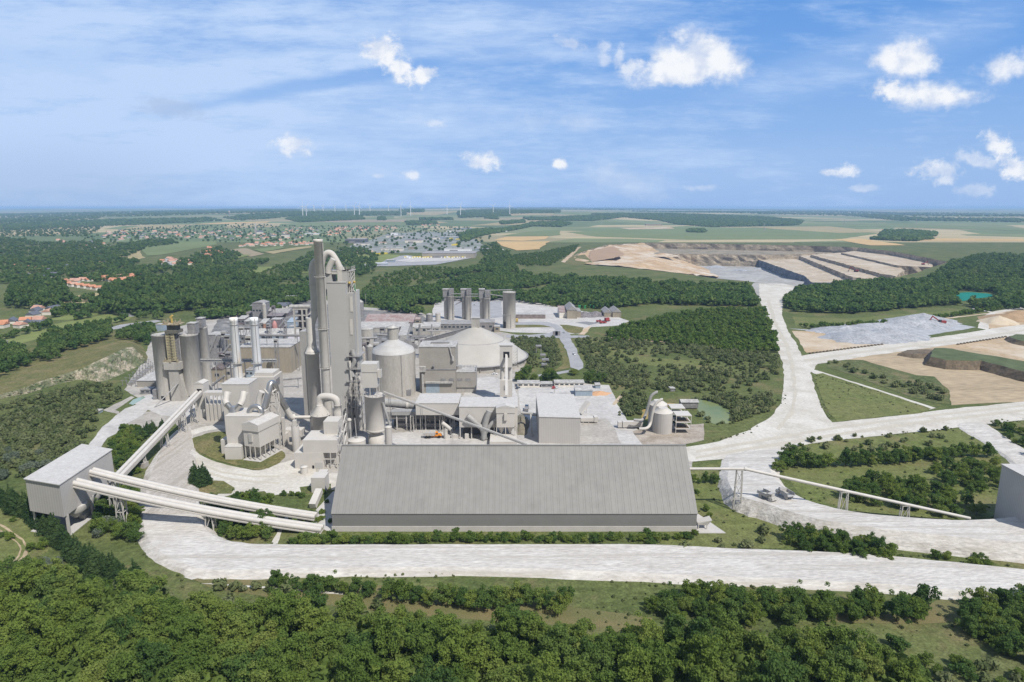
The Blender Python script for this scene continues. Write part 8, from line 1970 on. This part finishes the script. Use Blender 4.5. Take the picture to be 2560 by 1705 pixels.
# commercial buildings
def ware(lab,k,xl,xr,yt,yb,dp,wm,rm):
    px0,py0 = q(k,xl,yb); px1,_ = q(k,xr,yb); _,Y,Z = gt((px0+px1)/2,py0); X0,X1 = Xp(px0,Y,Z),Xp(px1,Y,Z); h = max(4, Zp(q(k,0,yt)[1],Y)-Z)
    o = thing('warehouse',lab,'warehouse',((X0+X1)/2,Y,Z))
    m = MB(); m.box(X0,X1,Y,Y+dp,Z-.2,Z+h); P_('wall', m, wm, o)
    m = MB(); m.box(X0-.5,X1+.5,Y-.5,Y+dp+.5,Z+h,Z+h+.8); P_('roof', m, rm, o)
    m = MB(); m.box(X0+(X1-X0)*.2,X0+(X1-X0)*.5,Y-.3,Y,Z,Z+h*.55); P_('gate', m, GREYW, o)
    return o
for a in [('large beige logistics warehouse with a long grey roof','P',1195,1640,483,522,90,TANR,GREYR),('pale blue office in front of the logistics yard','P',890,955,540,562,25,BLUEW,LIGHTR),('low blue and white depot at the edge of the logistics yard','P',795,900,570,582,14,BLUEW,CARW),
  ('dark grey hall with a sloping roof behind the tall tower','P',550,710,365,395,70,SLATE,GREYR),('blue grey hall right of the tall stack','P',1345,1490,345,362,60,BLUEW,LIGHTR),('white cube building in the trading estate','P',932,985,310,332,25,CARW,LIGHTR),
  ('long low white hall at the back of the trading estate','P',1400,1660,292,303,40,CARW,LIGHTR),('white roofed hall near the houses','P',215,325,318,328,40,CARW,CARW),('mauve roofed hall in the trading estate','P',1050,1190,372,395,50,PLASTER,MAUVEW),
  ('white hall with a dark base on the right of the estate','P',1380,1610,445,465,40,CARW,LIGHTR),('blue grey shed right of the white hall','P',1640,1755,445,460,30,BLUEW,GREYR),('grey hall in the middle of the estate','P',890,1040,335,350,45,PLASTER,GREYR),
  ('tan shed in the middle of the estate','P',1080,1145,430,450,30,TANW,TANR),('cream shed left of the tan one','P',930,1030,440,465,30,PLASTER,LIGHTR),('pink rendered block in the estate','P',830,890,390,405,20,PLASTER,PINKROOF),('small white hall left of the cream shed','P',850,910,440,460,24,PLASTER,LIGHTR),
  ('long pale hall behind the estate','P',1450,1610,270,280,30,BLUEW,LIGHTR),('grey hall right of the mauve one','P',1230,1340,350,365,36,PLASTER,GREYR),('white hall on the far left plain','O',1290,1360,156,162,40,CARW,CARW),('long white town hall roof at the edge of the town','O',2240,2345,248,258,30,PLASTER,CARW),
  ('pale school block in the town','O',2070,2120,255,280,25,PLASTER,SLATE),('grey supermarket at the lower left of the estate','P',620,740,400,415,36,PLASTER,GREYR),('white hall behind the golden wheat field','P',1860,1910,292,302,26,CARW,LIGHTR),('grey farm sheds on the far right plain','M',500,580,0,8,30,TANW,GREYR)]: ware(*a)
S2 = far_sheet
S2('logistics_yard','P',[(650,590),(760,555),(960,510),(1060,500),(1200,518),(1640,520),(1500,548),(1300,580),(900,592)],ASPH,.9,'asphalt logistics yard with yellow lorries')
S2('logistics_yard','P',[(950,548),(1100,522),(1560,530),(1480,545),(1100,560)],YARD,1.3,'pale strip of the logistics yard')
S2('town_ground','P',[(480,470),(600,420),(800,360),(900,320),(1200,300),(1500,310),(1650,370),(1750,440),(1640,480),(1200,480),(1000,480),(800,480),(600,500)],mat('estate_ground',(.27,.27,.265),(.16,.18,.13),.008,.95,fine=.2,fscale=.03),.7,'grey yards of the trading estate')
S2('bare_soil','P',[(470,480),(560,460),(760,455),(790,470),(640,485),(480,490)],SAND,1.0,'bare earth mounds beside the estate')
S2('asphalt_lane','P',[(1850,500),(1850,440),(1865,440),(1885,465),(1860,490)],YARD,1.1,'pale country lane curving past the plantation')
S2('asphalt_lane','O',[(1210,435),(1235,430),(1250,460),(1285,485),(1240,480),(1215,455)],ASPH,1.0,'grey road bending past the houses')
S2('asphalt_lane','O',[(10,515),(50,505),(120,530),(230,540),(225,547),(100,538)],ASPH,1.0,'grey road in the trees at the far left')
S2('allotment','A',[(560,260),(700,220),(900,190),(920,240),(760,300),(620,300)],FIELDT,.3,'dry allotments below the terrace')
LORRY = mat('yellow_lorry_paint',(.66,.52,.05),None,rough=.5)
for i in range(24):
    x = 1050+ (1560-1050)*i/23
    if 11 <= i <= 13: continue
    X,Y,Z = gt(*q('P',x+random.uniform(-4,4),523+random.uniform(-3,4)))
    o = tag(MB().box(X-2.2,X+2.2,Y-6,Y+6,Z+1.2,Z+4.6).build('lorry', LORRY if random.random()<.8 else CARW),'yellow lorry in the line parked before the logistics warehouse','lorry','yellow lorries before the warehouse')
    m = MB(); m.box(X-1.9,X+1.9,Y-8,Y-6.1,Z+.8,Z+3.6); P_('cab', m, CARW, o)
for x,y in ((830,495),(860,492),(880,490),(1440,362),(1495,368),(1463,418),(1480,414)):
    X,Y,Z = gt(*q('P',x,y)); o = tag(MB().box(X-8,X+8,Y-3,Y+3,Z+.8,Z+5).build('trailer', LORRY),'yellow trailer parked loose in the trading estate','trailer','loose yellow trailers'); m = MB(); m.box(X-9.5,X-8,Y-2.5,Y+2.5,Z+.6,Z+4); P_('cab', m, CARW, o)
# ================================================================ light, sky, air, camera
SAZ, SEL = R(-48), R(53)
sd = Vector((math.cos(SEL)*math.cos(SAZ), math.cos(SEL)*math.sin(SAZ), math.sin(SEL)))
sl_ = bpy.data.lights.new('sun','SUN'); sl_.energy = 5.0; sl_.angle = R(.5); sl_.color = (1.0,.955,.885)
so = bpy.data.objects.new('sun', sl_); COL.objects.link(so); so.rotation_euler = sd.to_track_quat('Z','Y').to_euler(); so.location = (300,-300,600)
w = bpy.data.worlds.new('World'); scene.world = w; w.use_nodes = True; nt = w.node_tree; N, L = nt.nodes, nt.links
bg = N['Background']; bg.inputs['Strength'].default_value = .11
sky = N.new('ShaderNodeTexSky'); sky.sky_type = 'NISHITA'; sky.sun_disc = False; sky.sun_elevation = SEL; sky.sun_rotation = R(90)-SAZ; sky.altitude = 100; sky.air_density = 1.0; sky.dust_density = .6; sky.ozone_density = 2.2
tc = N.new('ShaderNodeTexCoord'); sep = N.new('ShaderNodeSeparateXYZ'); L.new(tc.outputs['Generated'], sep.inputs[0])
def mth(op, a, b=None, c=None, clamp=False):
    n = N.new('ShaderNodeMath'); n.operation = op; n.use_clamp = clamp
    for i, v in enumerate((a,b,c)):
        if v is None: continue
        if isinstance(v,(int,float)): n.inputs[i].default_value = v
        else: L.new(v, n.inputs[i])
    return n.outputs[0]
yy = mth('MAXIMUM', sep.outputs[1], .08)
u, v = mth('DIVIDE', sep.outputs[0], yy), mth('DIVIDE', sep.outputs[2], yy)
uv = N.new('ShaderNodeCombineXYZ'); L.new(u, uv.inputs[0]); L.new(v, uv.inputs[1])
def noise(vec, scale, detail, rough=.55, sc=(1,1,1), rot=0, loc=(0,0,0)):
    mp = N.new('ShaderNodeMapping'); mp.inputs['Scale'].default_value = sc; mp.inputs['Rotation'].default_value = (0,0,rot); mp.inputs['Location'].default_value = loc; L.new(vec, mp.inputs[0])
    n = N.new('ShaderNodeTexNoise'); n.inputs['Scale'].default_value = scale; n.inputs['Detail'].default_value = detail; n.inputs['Roughness'].default_value = rough; L.new(mp.outputs[0], n.inputs['Vector']); return n.outputs[0]
def mrange(x, a, b, c=0, d=1, smooth=True):
    n = N.new('ShaderNodeMapRange'); n.interpolation_type = 'SMOOTHSTEP' if smooth else 'LINEAR'
    n.inputs[1].default_value=a; n.inputs[2].default_value=b; n.inputs[3].default_value=c; n.inputs[4].default_value=d; L.new(x, n.inputs[0]); return n.outputs[0]
def uvpx(px, py):
    e = -ang(py); d = CT+( -(py-CY)/F)*ST
    return (px-CX)/F/d, math.tan(e)
def mixc(f, a, b):
    n = N.new('ShaderNodeMix'); n.data_type = 'RGBA'
    L.new(f, n.inputs['Factor']) if not isinstance(f,(int,float)) else n.inputs['Factor'].__setattr__('default_value', f)
    for nm, x in (('A',a),('B',b)):
        if isinstance(x, tuple): n.inputs[nm].default_value = (*x,1)
        else: L.new(x, n.inputs[nm])
    return n.outputs['Result']
K = 1/.11
tintn = N.new('ShaderNodeVectorMath'); tintn.operation = 'MULTIPLY'; L.new(sky.outputs[0], tintn.inputs[0]); tintn.inputs[1].default_value = (1.0,1.0,1.0)
base = mixc(.65, tintn.outputs[0], tuple(c*K for c in (.115,.36,.90)))
# clean blue overhead paling towards the horizon in a haze band
hb = mrange(v, -.01, .30, 1, 0)
base = mixc(mth('MULTIPLY', hb, .8), base, tuple(c*K for c in (.36,.54,.86)))
def ell(px, py, rx, ry, rot=0):
    u0, v0 = uvpx(px, py); du = rx/F; dv = ry/F
    mp = N.new('ShaderNodeMapping'); mp.vector_type = 'TEXTURE'; mp.inputs['Location'].default_value = (u0,v0,0); mp.inputs['Rotation'].default_value = (0,0,rot); mp.inputs['Scale'].default_value = (du,dv,1); L.new(uv.outputs[0], mp.inputs[0])
    ln = N.new('ShaderNodeVectorMath'); ln.operation = 'LENGTH'; L.new(mp.outputs[0], ln.inputs[0]); return ln.outputs['Value'], mp.outputs[0]
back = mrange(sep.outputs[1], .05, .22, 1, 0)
# veil of high thin cloud
n1 = noise(uv.outputs[0], 3.2, 8, .6, (1,3.4,1), .16); n2 = noise(uv.outputs[0], 9, 8, .62, (1,3.0,1), .22, (3,1,0)); 
n3 = noise(uv.outputs[0], 26, 5, .6, (1,2.0,1), -.3, (1,5,0))
n4 = noise(uv.outputs[0], 5, 9, .72, (1,7,1), .26, (4,2,0))
left = mrange(u, -.85, .75, .16, -.13, False)
veil = mth('ADD', mth('ADD', mth('MULTIPLY', n1, .46), mth('MULTIPLY', n2, .40)), mth('ADD', mth('ADD', mth('MULTIPLY', n3, .10), mth('MULTIPLY', mth('SUBTRACT', n4, .42), .55)), left))
veil = mrange(veil, .40, .72, 0, .85)
def band(px, py, rx, ry, rot, amt, acc, soft=.25):
    d, _ = ell(px,py,rx,ry,rot); f = mth('SUBTRACT', 1.0, mth('ADD', d, mth('MULTIPLY', mth('SUBTRACT', n2, .5), 1.6)))
    f = mrange(f, -soft, .6, 0, amt); return mth('ADD', acc, f, None, True)
for b_ in ((250,330,560,130,.02,.45),(900,270,520,60,-.10,.35),(820,160,620,36,.06,.35),(560,60,700,60,0,.22),(1350,40,300,70,.1,.28),(1650,420,700,60,.03,.12),(2200,130,420,60,.28,.22)): veil = band(*b_[:5], b_[5], veil)
gap, _ = ell(820,205,420,22,.17); gp = mrange(mth('ADD', gap, mth('MULTIPLY', mth('SUBTRACT', n2, .5), 1.4)), .4, 1.3, .25, 1); veil = mth('MULTIPLY', veil, gp)
base = mixc(veil, base, tuple(c*K for c in (.52,.68,.955)))
dk, _ = ell(100,490,520,150,0); base = mixc(mrange(dk, .2, 1.2, .42, 0), base, tuple(c*K for c in (.34,.47,.70)))
dk2, _ = ell(430,270,90,22,-.1); dkm = mrange(mth('ADD', dk2, mth('MULTIPLY', mth('SUBTRACT', n3, .5), 1.8)), .5, 1.2, .5, 0); base = mixc(dkm, base, tuple(c*K for c in (.40,.52,.75)))
# cumulus
c1 = noise(uv.outputs[0], 22, 8, .58, (1,1.25,1), 0, (2,7,0)); c2 = noise(uv.outputs[0], 60, 5, .6, (1,1.2,1), 0, (5,3,0)); c3 = noise(uv.outputs[0], 30, 6, .55, (1,1.2,1), 0, (2.02,7.05,0))
cn = mth('ADD', mth('MULTIPLY', mth('SUBTRACT', c1, .5), 2.6), mth('MULTIPLY', mth('SUBTRACT', c2, .5), .9))
cn2 = mth('ADD', mth('MULTIPLY', mth('SUBTRACT', c1, .5), 1.2), mth('MULTIPLY', mth('SUBTRACT', c2, .5), 2.4))
acc = None
for px,py,rx,ry,rt,a in [(955,130,52,34,0,1),(1000,170,60,30,-.5,1),(1050,185,42,22,0,1),(1735,150,95,62,-.1,1),(1690,185,110,32,0,1),(1790,160,70,50,0,1),(2265,150,72,46,-.1,1),(2310,235,130,32,-.08,1),(2230,225,45,26,0,1),(2520,165,75,30,.1,.9),
    (730,362,48,24,-.1,.8),(1210,405,46,22,-.2,.85),(1398,410,20,12,-.3,.95),(1030,437,24,11,0,.7),(1090,310,26,12,0,.45),(2120,425,30,17,0,.8),(2068,432,22,9,0,.8),(2345,425,60,24,0,.75),(2360,450,36,14,0,.6),(2500,370,55,24,-.7,.95),(2540,420,45,28,-.4,.95),(2440,400,60,18,-.2,.55),(2160,470,40,9,0,.4),(2440,475,50,16,0,.35),
    (1425,108,34,14,-.4,.5),(1510,118,18,16,0,.5),(1512,145,14,18,0,.45),(1550,140,14,30,-.2,.5),(1580,170,34,22,.3,.7),(1570,455,110,38,-.2,.22),(1440,305,75,22,0,.25),(1750,470,40,9,0,.3),(945,440,14,6,0,.4),(1345,300,60,20,0,.15)]:
    d, _ = ell(px,py,rx*1.2,ry*1.22,rt); f = mth('SUBTRACT', 1.0, mth('ADD', d, mth('MULTIPLY', cn if rx > 60 else cn2, .62 if rx > 60 else .8)))
    f = mrange(f, -.06, .70, 0, a); acc = f if acc is None else mth('MAXIMUM', acc, f)
shade = mrange(mth('SUBTRACT', c3, mth('MULTIPLY', acc, .12)), .30, .56, 1.0, 0)
cc = mixc(shade, tuple(c*K for c in (.66,.74,.90)), tuple(c*K for c in (.92,.945,.99)))
base = mixc(acc, base, cc)
base = mixc(mth('MULTIPLY', back, .8), base, tuple(c*K for c in (.31,.32,.34)))   # unseen grey added behind and above the camera for a neutral, weaker fill
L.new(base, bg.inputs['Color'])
# pale air over the whole site
hm = MB(); hm.box(-52000,52000,-900,61000,-62,152); ho = hm.build('haze', MATS['grass']); ho.data.materials.clear()
vm = bpy.data.materials.new('haze_air'); vm.use_nodes = True; vn = vm.node_tree; vn.nodes.clear(); vo = vn.nodes.new('ShaderNodeOutputMaterial'); pv = vn.nodes.new('ShaderNodeVolumePrincipled')
pv.inputs['Color'].default_value = (.40,.62,1.0,1); pv.inputs['Density'].default_value = 6e-5; pv.inputs['Anisotropy'].default_value = .0
vn.links.new(pv.outputs[0], vo.inputs['Volume']); ho.data.materials.append(vm); tag(ho, 'thin blue haze over the plain', 'haze', None, 'stuff')
cam = bpy.data.cameras.new('camera'); co = bpy.data.objects.new('camera', cam); COL.objects.link(co); co.location = (0,0,H); co.rotation_euler = (R(90)-TH,0,0)
cam.sensor_fit = 'HORIZONTAL'; cam.sensor_width = 36; cam.lens = 36*F/2560; cam.clip_start = 1; cam.clip_end = 200000
scene.camera = co
vs = scene.view_settings; scene.display_settings.display_device = 'sRGB'; vs.view_transform = 'Standard'; vs.look = 'None'; vs.exposure = 0.0; vs.gamma = 1; vs.use_curve_mapping = False
cy = scene.cycles; cy.max_bounces = 6; cy.diffuse_bounces = 3; cy.glossy_bounces = 3; cy.transmission_bounces = 3; cy.volume_bounces = 1; cy.transparent_max_bounces = 4; cy.use_denoising = True; cy.denoiser = 'OPENIMAGEDENOISE'; cy.denoising_input_passes = 'RGB_ALBEDO_NORMAL'; cy.denoising_prefilter = 'NONE'; cy.sample_clamp_indirect = 4
